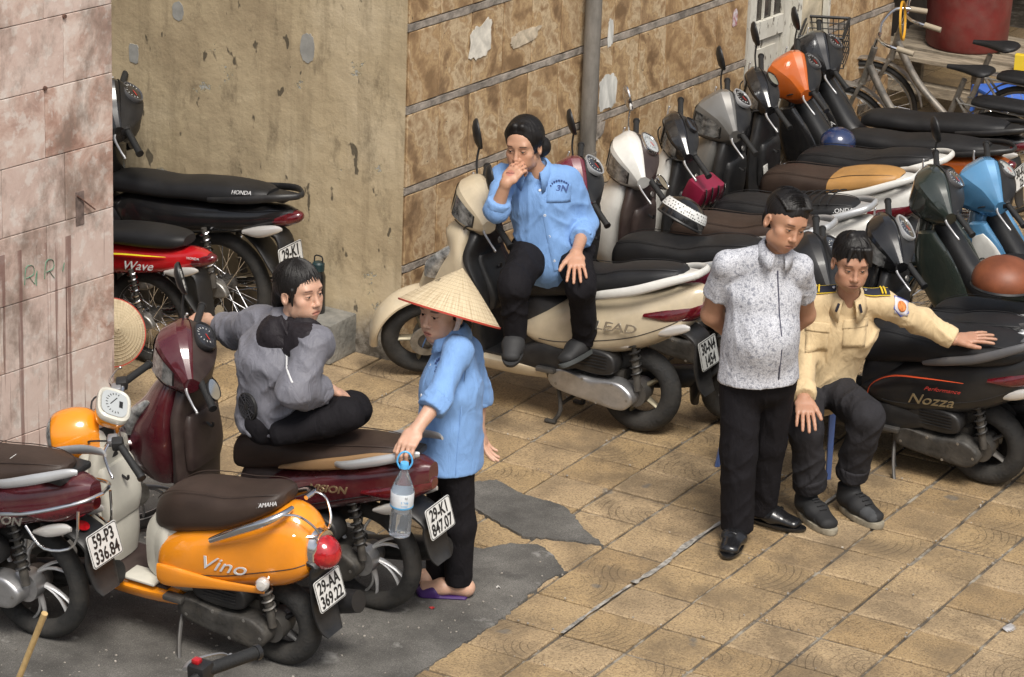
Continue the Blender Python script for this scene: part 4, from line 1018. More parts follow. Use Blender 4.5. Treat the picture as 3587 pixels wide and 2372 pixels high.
# ---------------------------------------------------------------- underbone motorbike
def underbone(name, label, x, y, body, seat_m, yaw=0.0, lean=0.0, steer=45.0, head_m=None, head='sharp', head_at=(0.97, 0.99), wb=1.20, wr=0.275, rim=None,
              plate_t=None, mirrors=(), shield=None, group='scooters and motorbikes in the parking rows', rack=True, badge=None, dial_f=None, seat_k=None, lamp=None, lever=None, cowl=None, box=None, spoke='wire', naked=False, scale=1.0):
    root = thing(name, label, 'motorbike', group=group); place(root, x, y, yaw, lean); root.scale = (scale,) * 3
    hx, hz = head_at; sm = steer_m(hx, hz, steer); rim = rim or M_ALLOY; shield = shield or body; head_m = head_m or body
    wheel(root, 0, wr, 0.075, spoke, rim); wheel(root, wb, wr, 0.065, spoke, rim, sm)
    for s in (1, -1):
        MB().tube([(wb, s * 0.06, wr), (wb - 0.21, s * 0.06, wr + 0.45)], 0.016, 10).xf(sm).build('fork_leg', M_STEEL, root)
    fk = [(p, q, 0.02, w_) for (p, q), w_ in zip(arc(wb, wr, wr + 0.045, 8, 165, 9), (0.03, 0.05, 0.055, 0.058, 0.058, 0.058, 0.055, 0.05, 0.04))]
    sweep(MB(), fk, 2.2).xf(sm).build('front_mudguard', shield, root)
    sweep(MB(), [(hx + 0.02, hz - 0.12, 0.06, 0.06), (0.86, 0.72, 0.075, 0.075), (0.72, 0.56, 0.075, 0.08), (0.55, 0.50, 0.085, 0.09)], 2.6).build('frame_cover', M_BLACKP, root)
    MB().hullz([(0.62, wb - 0.26, wb - 0.14, 0.10, 0.05), (0.72, wb - 0.29, wb - 0.10, 0.12, 0.06), (0.82, hx - 0.02, wb - 0.11, 0.12, 0.06), (hz - 0.10, hx - 0.03, hx + 0.09, 0.085, 0.05)], 2.4, 24).build('front_cover', shield, root)
    for s in (1, -1):
        sweep(MB(), [(hx + 0.01, 0.86, 0.05, 0.028), (0.95, 0.74, 0.10, 0.026), (0.88, 0.58, 0.12, 0.022), (0.80, 0.44, 0.10, 0.020), (0.72, 0.33, 0.045, 0.018)], 2.8, 16, 4, s * 0.125).build('leg_shield', shield, root)
    # engine
    MB().lathe([(0, 0.0), (0.05, 0.0), (0.055, 0.03), (0.055, 0.18), (0, 0.18)], (0.60, 0, 0.30), (1, 0, 0.08), 16).build('cylinder', M_ENG, root)
    fn = MB()
    for i in range(6): fn.lathe([(0, 0), (0.068, 0), (0.068, 0.006), (0, 0.006)], (0.63 + i * 0.022, 0, 0.302), (1, 0, 0.08), 16)
    fn.build('cooling_fins', M_DALLOY, root)
    pod(MB(), [(0.34, 0.24), (0.38, 0.34), (0.50, 0.37), (0.60, 0.33), (0.61, 0.25), (0.50, 0.20), (0.40, 0.20)], 0.0, 0.12, 0.015).build('crankcase_cover', M_ALLOY, root)
    pod(MB(), [(0.34, 0.24), (0.38, 0.34), (0.50, 0.37), (0.60, 0.33), (0.61, 0.25), (0.50, 0.20), (0.40, 0.20)], 0.0, -0.12, 0.015).build('crankcase_cover', M_ALLOY, root)
    pod(MB(), [(-0.06, 0.25), (-0.07, 0.30), (0.0, 0.33), (0.20, 0.325), (0.40, 0.33), (0.42, 0.28), (0.20, 0.255)], 0.07, 0.10, 0.008).build('chain_case', cowl or M_STEEL, root)
    for s in (1, -1):
        MB().tube([(0.42, s * 0.065, 0.33), (0.0, s * 0.075, wr)], 0.018, 8, 1, 0.7).build('swing_arm', M_DALLOY, root)
        rear_shock(root, (0.02, 0.60), (-0.03, 0.31), s * 0.125, M_CHROME, 0.024)
        MB().tube([(0.40, s * 0.08, 0.27), (0.40, s * 0.20, 0.265)], 0.014, 8).build('foot_peg', M_GRIP, root)
        MB().hullx([(-0.18, 0.60, 0.62, 0.012, 0.012), (-0.27, 0.595, 0.655, 0.022, 0.02), (-0.36, 0.63, 0.675, 0.016, 0.014), (-0.40, 0.655, 0.67, 0.006, 0.006)], 2.3, 12, 3, s * 0.088).build('indicator', M_LENSW, root)
    MB().tube([(0.62, -0.10, 0.22), (0.35, -0.14, 0.19), (0.10, -0.15, 0.22), (-0.35, -0.15, 0.32)], [0.018, 0.022, 0.04, 0.042], 12, 3).build('muffler', M_CHROME, root)
    MB().hullx([(0.64, 0.54, 0.60, 0.05, 0.05), (0.50, 0.46, 0.67, 0.10, 0.095), (0.25, 0.50, 0.69, 0.12, 0.11), (0.0, 0.55, 0.715, 0.118, 0.105), (-0.2, 0.60, 0.735, 0.10, 0.09), (-0.34, 0.645, 0.75, 0.07, 0.06), (-0.42, 0.68, 0.74, 0.035, 0.03)], 2.5, 24).build('rear_body', body, root)
    MB().cbox((0.38, 0.085, 0.44), (0.24, 0.06, 0.18), 0.03).build('battery_cover', M_BLACKP, root)
    MB().cbox((0.38, -0.085, 0.44), (0.24, 0.06, 0.18), 0.03).build('battery_cover', M_BLACKP, root)
    sk = seat_k or [(0.66, 0.655, 0.70, 0.055, 0.045), (0.60, 0.65, 0.745, 0.095, 0.08), (0.45, 0.665, 0.765, 0.115, 0.10), (0.28, 0.68, 0.77, 0.122, 0.105), (0.14, 0.70, 0.795, 0.125, 0.108), (-0.05, 0.715, 0.82, 0.12, 0.10), (-0.22, 0.74, 0.825, 0.10, 0.085), (-0.29, 0.765, 0.815, 0.06, 0.05)]
    st = MB().hullx(sk, 2.8, 26, 6).build('seat', seat_m, root)
    if rack:
        for s in (1, -1):
            MB().tube([(0.0, s * 0.115, 0.74), (-0.18, s * 0.125, 0.775), (-0.36, s * 0.09, 0.81), (-0.44, s * 0.03, 0.815), (-0.445, 0, 0.815)], [0.012, 0.018, 0.018, 0.015, 0.015], 10, 4, 0.6, (0, 0, 1)).build('grab_rail', M_BLACKP, root)
        MB().cbox((-0.33, 0, 0.79), (0.13, 0.13, 0.018), 0.006).build('rail_bridge', M_BLACKP, root)
    MB().hullx([(-0.30, 0.645, 0.72, 0.075, 0.07), (-0.38, 0.655, 0.735, 0.06, 0.055), (-0.44, 0.68, 0.735, 0.035, 0.03), (-0.46, 0.70, 0.725, 0.012, 0.012)], 2.3, 20, 4).build('tail_lamp', M_DREDL, root)
    sweep(MB(), [(0.20, 0.60, 0.015, 0.065)] + [(p, q, 0.012, 0.065) for p, q in arc(0, wr, wr + 0.075, 80, 150, 5)] + [(-0.36, 0.38, 0.010, 0.06)], 3.0).build('rear_mudguard', M_BLACKP, root)
    sweep(MB(), [(-0.22, 0.62, 0.02, 0.055), (-0.34, 0.60, 0.016, 0.06), (-0.37, 0.50, 0.012, 0.065), (-0.385, 0.36, 0.010, 0.06), (-0.40, 0.30, 0.008, 0.045)], 3.0).build('plate_carrier', M_BLACKP, root)
    if plate_t: plate(root, (-0.393, 0, 0.49), R(8), *plate_t)
    side_stand(root, (0.46, 0.09, 0.20), (0.40, 0.25, 0.02 - 0.25 * math.tan(lean)))
    head_shell(head, hx, hz).xf(sm).build('handlebar_cover', head_m, root, True, 15)
    head_shell(head, hx, hz, part=(4, 5, 6, 7), off=0.03).xf(sm).build('rear_cowl', M_BLACKP, root, True, 24)
    kx, ky, kz, pk = HEADS[head]
    dial(root, (hx - 0.080 * kx, 0, hz + 0.064 * kz), (-0.68, 0, 0.73), 0.056 if not naked else 0.03, 0.054 if not naked else 0.03, sm, dial_f or M_DIAL, M_GREYP)
    if not naked: head_shell(head, hx, hz, 8, (0, 1), 0.04, (-0.115, 0.115)).xf(sm).build('headlight', lamp or M_GLASSL, root, True, 40)
    for s in (1, -1) if not naked else ():
        MB().ball((hx + 0.055, s * 0.105, hz - 0.05), (0.05, 0.022, 0.03), None, 12, 8).xf(sm).build('indicator', M_LENSW, root)
    grips(root, hx - 0.03, hz - 0.01, sm, m_lever=lever, **(dict(w0=0.27, w1=0.42, bar=M_BLACKP) if naked else {}))
    for s, mm in mirrors:
        mirror(root, (hx - 0.01, s * 0.12, hz + 0.04), (hx - 0.05, s * 0.20, hz + 0.21), mm, sm)
    if box:
        for s in (1, -1): MB().tube([(0.95, s * 0.14, 0.80), (0.80, s * 0.15, 0.52)], 0.006, 6).build('guard_bar', M_CHROME, root)
        for k in range(6): MB().tube([(0.955 - 0.0, -0.10 + 0.04 * k, 0.76), (0.80, -0.10 + 0.04 * k, 0.54)], 0.006, 6).build('guard_bar', M_CHROME, root)
    if badge: badge(root)
    return root

# ---------------------------------------------------------------- paints
P_CREAM = paint('beige_paint', (0.56, 0.47, 0.33), 0.30)
P_MAROON = paint('dark_red_paint', (0.075, 0.010, 0.016), 0.14, 0.2, 1.0)
P_MAROON2 = paint('maroon_paint', (0.13, 0.012, 0.028), 0.2, 0.25, 0.8)
P_ORANGE = paint('amber_paint', (0.80, 0.27, 0.012), 0.06, 0.2, 1.0)
P_ORANGE2 = paint('burnt_orange_paint', (0.52, 0.11, 0.012), 0.2)
P_IVORY = paint('ivory_plastic', (0.56, 0.54, 0.47), 0.15, 0.35, 0.2)
P_WHITE = paint('white_paint', (0.66, 0.65, 0.61), 0.25)
P_BLACK = paint('black_paint', (0.009, 0.009, 0.010), 0.05, 0.25, 0.6)
P_MATTB = paint('satin_black_paint', (0.011, 0.011, 0.012), 0.05, 0.40, 0.15)
P_GREY = paint('grey_paint', (0.17, 0.165, 0.155), 0.2, 0.32, 0.6, 0.3)
P_RED = paint('red_paint', (0.42, 0.006, 0.010), 0.1, 0.22, 1.0)
P_BLUE = paint('blue_paint', (0.09, 0.26, 0.46), 0.15, 0.22, 1.0, 0.2)
P_GREEN = paint('dark_green_paint', (0.022, 0.030, 0.025), 0.08, 0.22, 1.0, 0.1)
P_NAVY = paint('navy_paint', (0.012, 0.012, 0.045), 0.15, 0.22, 1.0)
M_CRMTAN = mat('caramel_vinyl', (0.27, 0.16, 0.075), 0.45, bump=0.001, bs=250, dirt=0.2)

def side_text(s, size, at, m, shear=0.0, xs=1.0, tilt=0.0, depth=0.001, bold=0.0, name='lettering', out=(0, 1, 0.0)):
    """lettering on the left flank, reading towards the tail"""
    def fn(root):
        mx = frame(at, (-math.cos(tilt), 0, math.sin(tilt)), Vector(out).cross(Vector((-1, 0, 0))))
        lettering(s, size, m, root, mx, name, depth, shear, xs, bold=bold)
    return fn
def scribble(pts, m, r=0.0035, name='lettering', sub=5):
    def fn(root):
        MB().tube(pts, r, 6, sub, 0.5).build(name, m, root)
    return fn
def many(*fs):
    def fn(root):
        for f in fs: f(root)
    return fn

# ---------------------------------------------------------------- beige scooter with the seated woman
scooter('beige_scooter', 'beige step-through scooter marked LEAD, with a woman in blue sitting on it', -0.265, 0.470, P_CREAM, M_SEATB, lean=0.0, yaw=R(2.5), steer=42, head='lead', head_at=(0.90, 1.0), wb=1.20, rim=M_BRONZE, cvt=M_ALLOY, rail=P_WHITE,
        plate_t=('30-N4', '1454'), plate_m=M_PLATEG, mirrors=((1, M_BLACKP), (-1, M_BLACKP)), stand='centre', badge=side_text('LEAD', 0.062, (0.07, 0.176, 0.565), M_CHROMET, 0.25, 1.5, R(4), 0.003, 0.001), skirt=P_CREAM, fmat=M_BLACKP)
# ---------------------------------------------------------------- dark red scooters
VIS_BODY = [(0.60, 0.42, 0.47, 0.12, 0.12), (0.53, 0.38, 0.53, 0.15, 0.13), (0.40, 0.37, 0.61, 0.165, 0.14), (0.25, 0.43, 0.67, 0.165, 0.14), (0.0, 0.535, 0.74, 0.155, 0.13), (-0.18, 0.60, 0.785, 0.125, 0.10), (-0.27, 0.645, 0.80, 0.09, 0.075), (-0.34, 0.70, 0.79, 0.04, 0.035)]
VIS_SEAT = [(0.665, 0.56, 0.66, 0.065, 0.055), (0.62, 0.555, 0.72, 0.11, 0.10), (0.50, 0.585, 0.765, 0.14, 0.125), (0.34, 0.64, 0.785, 0.15, 0.13), (0.18, 0.68, 0.80, 0.15, 0.13), (0.02, 0.72, 0.83, 0.14, 0.12), (-0.12, 0.765, 0.85, 0.11, 0.095), (-0.20, 0.80, 0.85, 0.07, 0.06), (-0.225, 0.815, 0.84, 0.03, 0.025)]
def vision_extra(seat_tan=True, text=True):
    def fn(root):
        if seat_tan:
            rk = [(0.36, 0.652, 0.665, 0.153, 0.149), (0.22, 0.672, 0.728, 0.155, 0.150), (0.05, 0.712, 0.785, 0.147, 0.141), (-0.10, 0.758, 0.825, 0.122, 0.116), (-0.19, 0.794, 0.832, 0.084, 0.076), (-0.222, 0.812, 0.83, 0.04, 0.034)]
            MB().hullx(rk, 5.0, 28, 5).build('seat_side_panel', M_CRMTAN, root)
        if text: side_text('VISION', 0.046, (0.10, 0.163, 0.625), M_GOLDT, 0.35, 1.35, R(9), 0.002, 0.001)(root)
    return fn
scooter('dark_red_scooter', 'dark red scooter marked VISION, with the woman in the grey jacket on its seat', -0.210, -1.980, P_MAROON, M_SEATBR, inner=M_DKBRP, lean=R(5), steer=42, head='vision', head_at=(0.93, 1.02), rim=M_RIMS, rim_style='swirl', rails='wing',
        plate_t=('29-K1', '847.07'), mirrors=((-1, M_BLACKP),), seat_k=VIS_SEAT, badge=many(vision_extra(), lambda r: mirror(r, (0.90, 0.15, 0.96), (0.83, 0.23, 0.93), M_BLACKP, steer_m(0.93, 1.02, 42), face=(-0.8, 0.1, 0.55), rr=(0.06, 0.04))), wr=0.262, body_k=VIS_BODY, gear=M_ALLOY, plate_at=(-0.365, 0.53), shw=0.88, scale=0.96)
scooter('dark_red_scooter', 'dark red scooter at the left edge carrying plate 59-P3 336.84', -1.170, -2.990, P_MAROON, M_SEATBR, inner=M_DKBRP, lean=R(5), steer=40, head='vision', head_at=(0.93, 1.02), rim=M_RIMS, rim_style='swirl', rails='wing', plate_t=('59-P3', '336.84'), seat_k=VIS_SEAT, wr=0.262, body_k=VIS_BODY, gear=M_ALLOY, cvt=M_ALLOY, plate_at=(-0.365, 0.51),
        badge=many(side_text('VISION', 0.05, (0.02, 0.168, 0.60), M_CHROMET, 0.35, 1.35, R(9), 0.002, 0.001),
                   lambda r: [MB().tube([(0.20, s * 0.19, 0.55), (0.05, s * 0.20, 0.63), (-0.15, s * 0.18, 0.68), (-0.33, s * 0.10, 0.735), (-0.375, 0, 0.745)], 0.008, 8, 5).build('guard_bar', M_CHROME, r) for s in (1, -1)],
                   lambda r: [MB().tube([(-0.10, s * 0.155, 0.60), (-0.20, s * 0.17, 0.53), (-0.31, s * 0.12, 0.55), (-0.33, s * 0.105, 0.70)], 0.006, 8, 4).build('guard_bar', M_CHROME, r) for s in (1, -1)],
                   lambda r: MB().tube([(0.0, 0.10, 0.85), (0.0, 0.06, 0.852)], 0.001, 4).build('seat_mark', M_TICK, r),
                   lambda r: MB().lathe([(0, 0.0), (0.028, 0.0), (0.028, 0.004), (0, 0.004)], (-0.28, 0.02, 0.585), (-0.4, 0, 1), 18).build('round_sticker', M_REDL, r)))
# ---------------------------------------------------------------- amber retro scooter
def vino_extra(root):
    sm = steer_m(0.88, 0.94, 36)
    MB().hullz([(0.30, 0.80, 0.92, 0.13, 0.09), (0.42, 0.79, 0.90, 0.14, 0.12), (0.60, 0.815, 0.90, 0.15, 0.14), (0.75, 0.85, 0.94, 0.14, 0.13), (0.86, 0.88, 0.97, 0.10, 0.10), (0.92, 0.89, 0.96, 0.06, 0.06)], 2.6, 24).build('inner_shield', P_IVORY, root)
    MB().hullz([(0.40, 0.90, 1.02, 0.15, 0.05), (0.55, 0.89, 1.06, 0.175, 0.08), (0.70, 0.90, 1.07, 0.165, 0.09), (0.80, 0.93, 1.03, 0.12, 0.08)], 2.2, 24).build('front_cover', P_ORANGE, root)
    MB().hullx([(0.89, 0.79, 0.95, 0.075, 0.07), (0.94, 0.765, 0.985, 0.105, 0.10), (1.00, 0.76, 0.995, 0.115, 0.11), (1.06, 0.77, 0.985, 0.11, 0.105), (1.095, 0.785, 0.965, 0.098, 0.095), (1.10, 0.80, 0.95, 0.085, 0.08)], 2.1, 28).xf(sm).build('headlight_shell', P_ORANGE, root)
    MB().lathe([(0.0, 0.03), (0.05, 0.024), (0.08, 0.008), (0.086, 0.0)], (1.10, 0, 0.875), (1, 0, 0), 24).xf(sm).build('headlight', M_GLASSL, root)
    MB().hullx([(0.84, 0.78, 0.90, 0.055, 0.05), (0.88, 0.77, 0.945, 0.08, 0.07), (0.93, 0.765, 0.95, 0.085, 0.075)], 2.3, 20).xf(sm).build('steering_collar', P_IVORY, root)
    mx = sm @ frame((0.80, 0, 1.015), (0, -1, 0), (0.45, 0, 0.9)).copy() @ Matrix.Rotation(R(0), 4, 'X')
    nrm = Vector((-0.50, 0, 0.87))
    d = frame((0.815, 0, 1.02), (0, -1, 0), Vector((0.87, 0, 0.50)))
    pl = [(sgnpow(math.cos(2 * math.pi * i / 32), 0.62) * 0.098, sgnpow(math.sin(2 * math.pi * i / 32), 0.62) * 0.074) for i in range(32)]
    b = MB(); b.rings([[(x * k, y * k, z) for x, y in pl] for k, z in ((0.55, -0.085), (0.88, -0.06), (0.97, -0.03), (0.975, -0.022))], True, False); b.xf(sm @ d); b.build('dash_base', P_ORANGE, root)
    b = MB(); b.rings([[(x * k, y * k, z) for x, y in pl] for k, z in ((0.97, -0.024), (1.03, -0.012), (1.0, 0.006), (0.90, 0.012), (0.80, 0.008), (0.78, 0.004))], True, True); b.xf(sm @ d); o = b.build('instrument_panel', P_IVORY, root)
    b = MB(); b.rings([[(x * k, y * k, z) for x, y in pl] for k, z in ((0.79, 0.0085), (0.4, 0.010), (0.01, 0.0105))], False, True); b.xf(sm @ d); b.build('dial_face', M_DIALW, o)
    t = MB()
    for i in range(13):
        a = R(200 - 18 * i); t.box((0.058 * math.cos(a), 0.040 * math.sin(a) - 0.004, 0.0115), (0.010, 0.003, 0.001), Matrix.Rotation(a, 3, 'Z'))
    t.box((0.0, -0.028, 0.0115), (0.04, 0.016, 0.001)); t.box((0.012, 0.005, 0.0115), (0.055, 0.004, 0.001), Matrix.Rotation(R(150), 3, 'Z')); t.xf(sm @ d); t.build('dial_marks', M_INK, o, False)
    grips(root, 0.80, 0.97, sm, drop=0.05, w0=0.20, w1=0.36, sweepb=0.10, m_lever=M_CHROME, bar=M_CHROME)
    for s in (1, -1): MB().cbox((0.82, s * 0.165, 0.965), (0.045, 0.05, 0.04), 0.01).xf(sm).build('lever_clamp', M_ALLOY, root)
    # rear: chrome rails, round tail lamp with chrome hood, side moulding, small round indicators
    for s in (1, -1):
        MB().tube([(0.21, s * 0.172, 0.615), (0.10, s * 0.178, 0.68), (-0.05, s * 0.172, 0.76), (-0.12, s * 0.12, 0.795), (-0.13, s * 0.05, 0.80)], [0.013, 0.018, 0.018, 0.014, 0.010], 12, 5).build('grab_rail', M_CHROME, root)
        MB().tube([(-0.10, s * 0.125, 0.79), (-0.19, s * 0.10, 0.80), (-0.245, s * 0.06, 0.74), (-0.24, s * 0.04, 0.69), (-0.16, s * 0.10, 0.70)], 0.0055, 8, 5).build('rear_carrier', M_CHROME, root)
        MB().hullx([(0.50, 0.345, 0.43, 0.012, 0.012), (0.44, 0.335, 0.435, 0.016, 0.014), (0.20, 0.385, 0.435, 0.012, 0.010), (-0.05, 0.43, 0.46, 0.006, 0.006)], 2.6, 14, 4, s * 0.172).build('side_moulding', P_ORANGE, root)
        MB().lathe([(0, 0.03), (0.02, 0.026), (0.03, 0.012), (0.03, -0.01), (0.018, -0.025), (0, -0.03)], (-0.055, s * 0.185, 0.485), (-0.3, s * 1.0, 0.1), 16).build('indicator', M_LENSW, root)
        MB().tube([(-0.05, s * 0.13, 0.48), (-0.055, s * 0.17, 0.485)], 0.008, 8).build('indicator_stalk', M_CHROME, root)
    MB().ball((-0.235, 0, 0.60), (0.085, 0.075, 0.075), Matrix.Rotation(R(-18), 3, 'Y'), 20, 12).build('tail_lamp', M_REDL, root)
    MB().hullx([(-0.13, 0.53, 0.71, 0.085, 0.075), (-0.19, 0.52, 0.705, 0.086, 0.078), (-0.235, 0.515, 0.69, 0.082, 0.075), (-0.25, 0.60, 0.695, 0.07, 0.055)], 2.1, 22, 4).build('lamp_hood', M_CHROME, root)
    side_text('Vino', 0.088, (0.17, 0.172, 0.505), M_WHITET, 0.5, 1.5, R(5), 0.0015)(root)
    side_text('YAMAHA', 0.026, (-0.045, 0.118, 0.822), M_WHITET, 0.2, 1.1, R(20), 0.001, out=(0, 1, 0.5))(root)
    MB().cbox((0.62, 0.11, 0.305), (0.17, 0.11, 0.012), 0.005).build('floor_hatch', P_IVORY, root)
    MB().hullx([(0.555, 0.28, 0.58, 0.12, 0.11), (0.51, 0.27, 0.60, 0.145, 0.125), (0.48, 0.28, 0.60, 0.14, 0.12)], 3.0, 20, 3).build('seat_base_panel', P_IVORY, root)
VINO_BODY = [(0.535, 0.30, 0.50, 0.13, 0.12), (0.50, 0.275, 0.545, 0.165, 0.145), (0.40, 0.315, 0.60, 0.18, 0.155), (0.30, 0.335, 0.635, 0.182, 0.155), (0.16, 0.36, 0.68, 0.182, 0.15), (0.0, 0.40, 0.76, 0.175, 0.13), (-0.10, 0.43, 0.79, 0.16, 0.115), (-0.17, 0.47, 0.765, 0.135, 0.10), (-0.21, 0.51, 0.72, 0.10, 0.08)]
VINO_SEAT = [(0.575, 0.54, 0.62, 0.065, 0.055), (0.54, 0.53, 0.70, 0.105, 0.095), (0.44, 0.545, 0.765, 0.142, 0.125), (0.30, 0.59, 0.795, 0.155, 0.135), (0.16, 0.64, 0.81, 0.155, 0.135), (0.02, 0.72, 0.845, 0.14, 0.12), (-0.06, 0.775, 0.855, 0.10, 0.085), (-0.085, 0.80, 0.845, 0.05, 0.04)]
scooter('amber_retro_scooter', 'bright amber retro scooter with ivory leg shield and brown seat', -0.215, -2.630, P_ORANGE, M_SEATBR, inner=P_IVORY, lean=R(6), steer=36, head=None, head_at=(0.88, 0.94), wb=1.24, nose=False, rim=M_BLACKP, cvt=M_ENG,
        rails=None, seat_k=VINO_SEAT, body_k=VINO_BODY, tail=[(-0.10, 0.60, 0.62, 0.05, 0.05), (-0.14, 0.60, 0.62, 0.04, 0.04), (-0.15, 0.60, 0.62, 0.03, 0.03)], plate_t=('29-AA', '369.22'), badge=vino_extra, wr=0.205, skirt=P_ORANGE, fmat=M_DKBRP, lower=P_IVORY, shock=M_STEEL, plate_at=(-0.26, 0.42), scale=0.95, blinkers=False, shw=0.72)

# ---------------------------------------------------------------- satin black scooter beside the guard
def nozza_extra(root):
    MB().tube([(0.56, 0.158, 0.40), (0.53, 0.176, 0.50), (0.42, 0.178, 0.575), (0.25, 0.175, 0.60), (0.05, 0.168, 0.615)], [0.004, 0.008, 0.008, 0.006, 0.002], 6, 5, 0.3).build('orange_stripe', mat('orange_decal', (0.55, 0.07, 0.02), 0.4), root)
    side_text('Nozza', 0.075, (0.22, 0.178, 0.485), M_GOLDT, 0.45, 1.25, R(6), 0.002)(root)
    side_text('Performance', 0.028, (0.16, 0.176, 0.555), mat('red_decal', (0.45, 0.04, 0.03), 0.5), 0.6, 1.3, R(6), 0.0008)(root)
    MB().lathe([(0.05, -0.02), (0.06, 0.0), (0.05, 0.03), (0, 0.035)], (-0.31, 0.0, 0.66), (-1, 0, 0.1), 20).build('brake_lamp', M_REDL, root)
NZ_SEAT = [(0.66, 0.58, 0.66, 0.07, 0.06), (0.62, 0.56, 0.73, 0.115, 0.10), (0.50, 0.58, 0.785, 0.145, 0.13), (0.34, 0.625, 0.785, 0.155, 0.14), (0.18, 0.655, 0.79, 0.165, 0.15), (0.02, 0.68, 0.815, 0.168, 0.15), (-0.12, 0.71, 0.82, 0.145, 0.125), (-0.20, 0.735, 0.81, 0.10, 0.085), (-0.235, 0.755, 0.79, 0.05, 0.04)]
scooter('black_scooter', 'satin black scooter with an orange stripe, seat under the guard\'s hand', 1.380, 0.850, P_MATTB, M_SEATB, scale=0.96, lean=R(9), head='vision', rim=M_DALLOY, seat_k=NZ_SEAT, rail=M_GREYP, badge=nozza_extra, plate_t=('', ''), lamp=M_GLASSL, wr=0.22)
# ---------------------------------------------------------------- row along the stone wall
HS = lambda s, sz, at: side_text(s, sz, at, M_WHITET, 0.0, 1.0, 0.0, 0.0008)
def rib_seat(root):
    for k in range(7):
        x_ = 0.22 - 0.05 * k; z_ = 0.795 + 0.012 * k
        MB().tube([(x_, -0.125, z_ + 0.005), (x_ + 0.01, -0.06, z_ + 0.022), (x_ + 0.01, 0.06, z_ + 0.022), (x_, 0.125, z_ + 0.005)], 0.004, 6, 4).build('seat_rib', M_SEATB, root)
    side_text('HONDA', 0.036, (-0.16, 0.105, 0.845), M_WHITET, 0.0, 1.1, R(14), 0.001, out=(0, 1, 0.6))(root)
scooter('maroon_scooter', 'maroon scooter with silver dash between beige and white scooters', -0.220, 1.300, P_MAROON2, M_SEATB, scale=0.93, head='sharp', bezel=M_SILVERP, mirrors=((-1, M_BLACKP),), lean=R(6), front_m=P_MAROON2, head_at=(0.90, 1.0), plate_t=('', ''))
scooter('white_scooter', 'white scooter with brown inner panel and chrome mirrors', -0.150, 1.780, P_WHITE, M_SEATBR, scale=0.93, inner=M_DKBRP, head='vision', bezel=M_CHROME, dial_f=M_DIALW, mirrors=((-1, M_CHROME),), lean=R(6), rail=M_SILVERP, plate_t=('', ''), head_at=(0.91, 1.03),
        badge=lambda r: mirror(r, (0.88, 0.16, 0.98), (0.80, 0.22, 0.95), M_CHROME, steer_m(0.91, 1.03, 45), face=(-0.8, 0.2, 0.5), rr=(0.035, 0.055)))
scooter('white_scooter', 'white scooter with glossy black dash and ribbed black seat', -0.120, 2.200, P_WHITE, M_SEATB, scale=0.93, inner=M_BLACKP, head='box', head_m=P_BLACK, lean=R(6), rail=M_SILVERP, head_at=(0.90, 1.06), plate_t=('', ''), bezel=P_BLACK, badge=rib_seat)
scooter('grey_scooter', 'grey scooter with pointed cowl and half brown, half tan seat', -0.150, 2.820, P_WHITE, M_SEATBR, scale=0.93, head_m=P_GREY, front_m=P_GREY, seat2=M_SEATTAN, inner=M_BLACKP, head='sharp', bezel=M_SILVERP, mirrors=((-1, M_BLACKP),), lean=R(6), head_at=(0.91, 1.02), rail=P_WHITE, plate_t=('', ''))
scooter('black_scooter', 'black scooter with square digital dash and stitched black seat', -0.150, 3.250, P_BLACK, M_SEATB, scale=0.93, inner=M_BLACKP, head='box', bezel=P_BLACK, dial_f=mat('lcd', (0.20, 0.20, 0.16), 0.25), mirrors=((-1, M_BLACKP),), lean=R(6), head_at=(0.92, 1.07), badge=lambda r: MB().cbox((0.835, 0.10, 0.60), (0.006, 0.05, 0.07), 0.001, Matrix.Rotation(R(4), 3, 'Y')).build('paper_label', M_LABEL, r), rail=P_WHITE, plate_t=('', ''))
underbone('orange_motorbike', 'burnt orange motorbike with white speedometer by the door', -0.120, 3.750, P_ORANGE2, M_SEATB, scale=0.93, shield=P_BLACK, mirrors=((-1, M_BLACKP),), lean=R(6), plate_t=('', ''), head_at=(0.97, 1.04))
underbone('black_motorbike', 'black motorbike with silver guard bars and plate 30-K6, last of the row', -0.200, 4.200, P_BLACK, M_SEATB, scale=0.93, lean=R(6), head_at=(0.97, 1.05), box=True, plate_t=('30-K6', '25'), badge=side_text('HONDA', 0.045, (0.86, 0.157, 0.62), M_WHITET, 0, 1.1, R(40), 0.001))
# ---------------------------------------------------------------- second row, to the right behind the guard
underbone('dark_green_motorbike', 'dark green motorbike with rounded cowl behind the guard', 1.450, 2.150, P_GREEN, M_SEATB, scale=0.93, lean=R(7), mirrors=((-1, M_BLACKP),), head='vision', head_at=(0.97, 1.05))
underbone('blue_motorbike', 'light blue motorbike with white leg shield marked HONDA', 1.600, 2.450, P_BLUE, M_SEATB, scale=0.93, lean=R(7), shield=P_BLUE, dial_f=M_DIALW, mirrors=(), head_at=(0.97, 1.05), badge=many(
    lambda r: sweep(MB(), [(0.97, 0.80, 0.035, 0.010), (0.93, 0.72, 0.075, 0.012), (0.86, 0.58, 0.095, 0.012), (0.80, 0.47, 0.06, 0.010)], 2.8, 14, 4, 0.150).build('white_inner_shield', P_WHITE, r),
    side_text('HONDA', 0.05, (0.885, 0.166, 0.66), M_INK, 0, 1.15, 0.0, 0.001)))
underbone('navy_motorbike', 'dark navy motorbike cut off by the right edge of the view', 2.000, 3.000, P_NAVY, M_SEATB, scale=0.93, lean=R(7), head_at=(0.97, 1.0))
scooter('black_scooter', 'glossy black scooter with grey dash right behind the guard\'s head', 1.500, 1.320, P_BLACK, M_SEATB, scale=0.93, head='lead', bezel=M_SILVERP, lean=R(5), head_at=(0.92, 1.02))
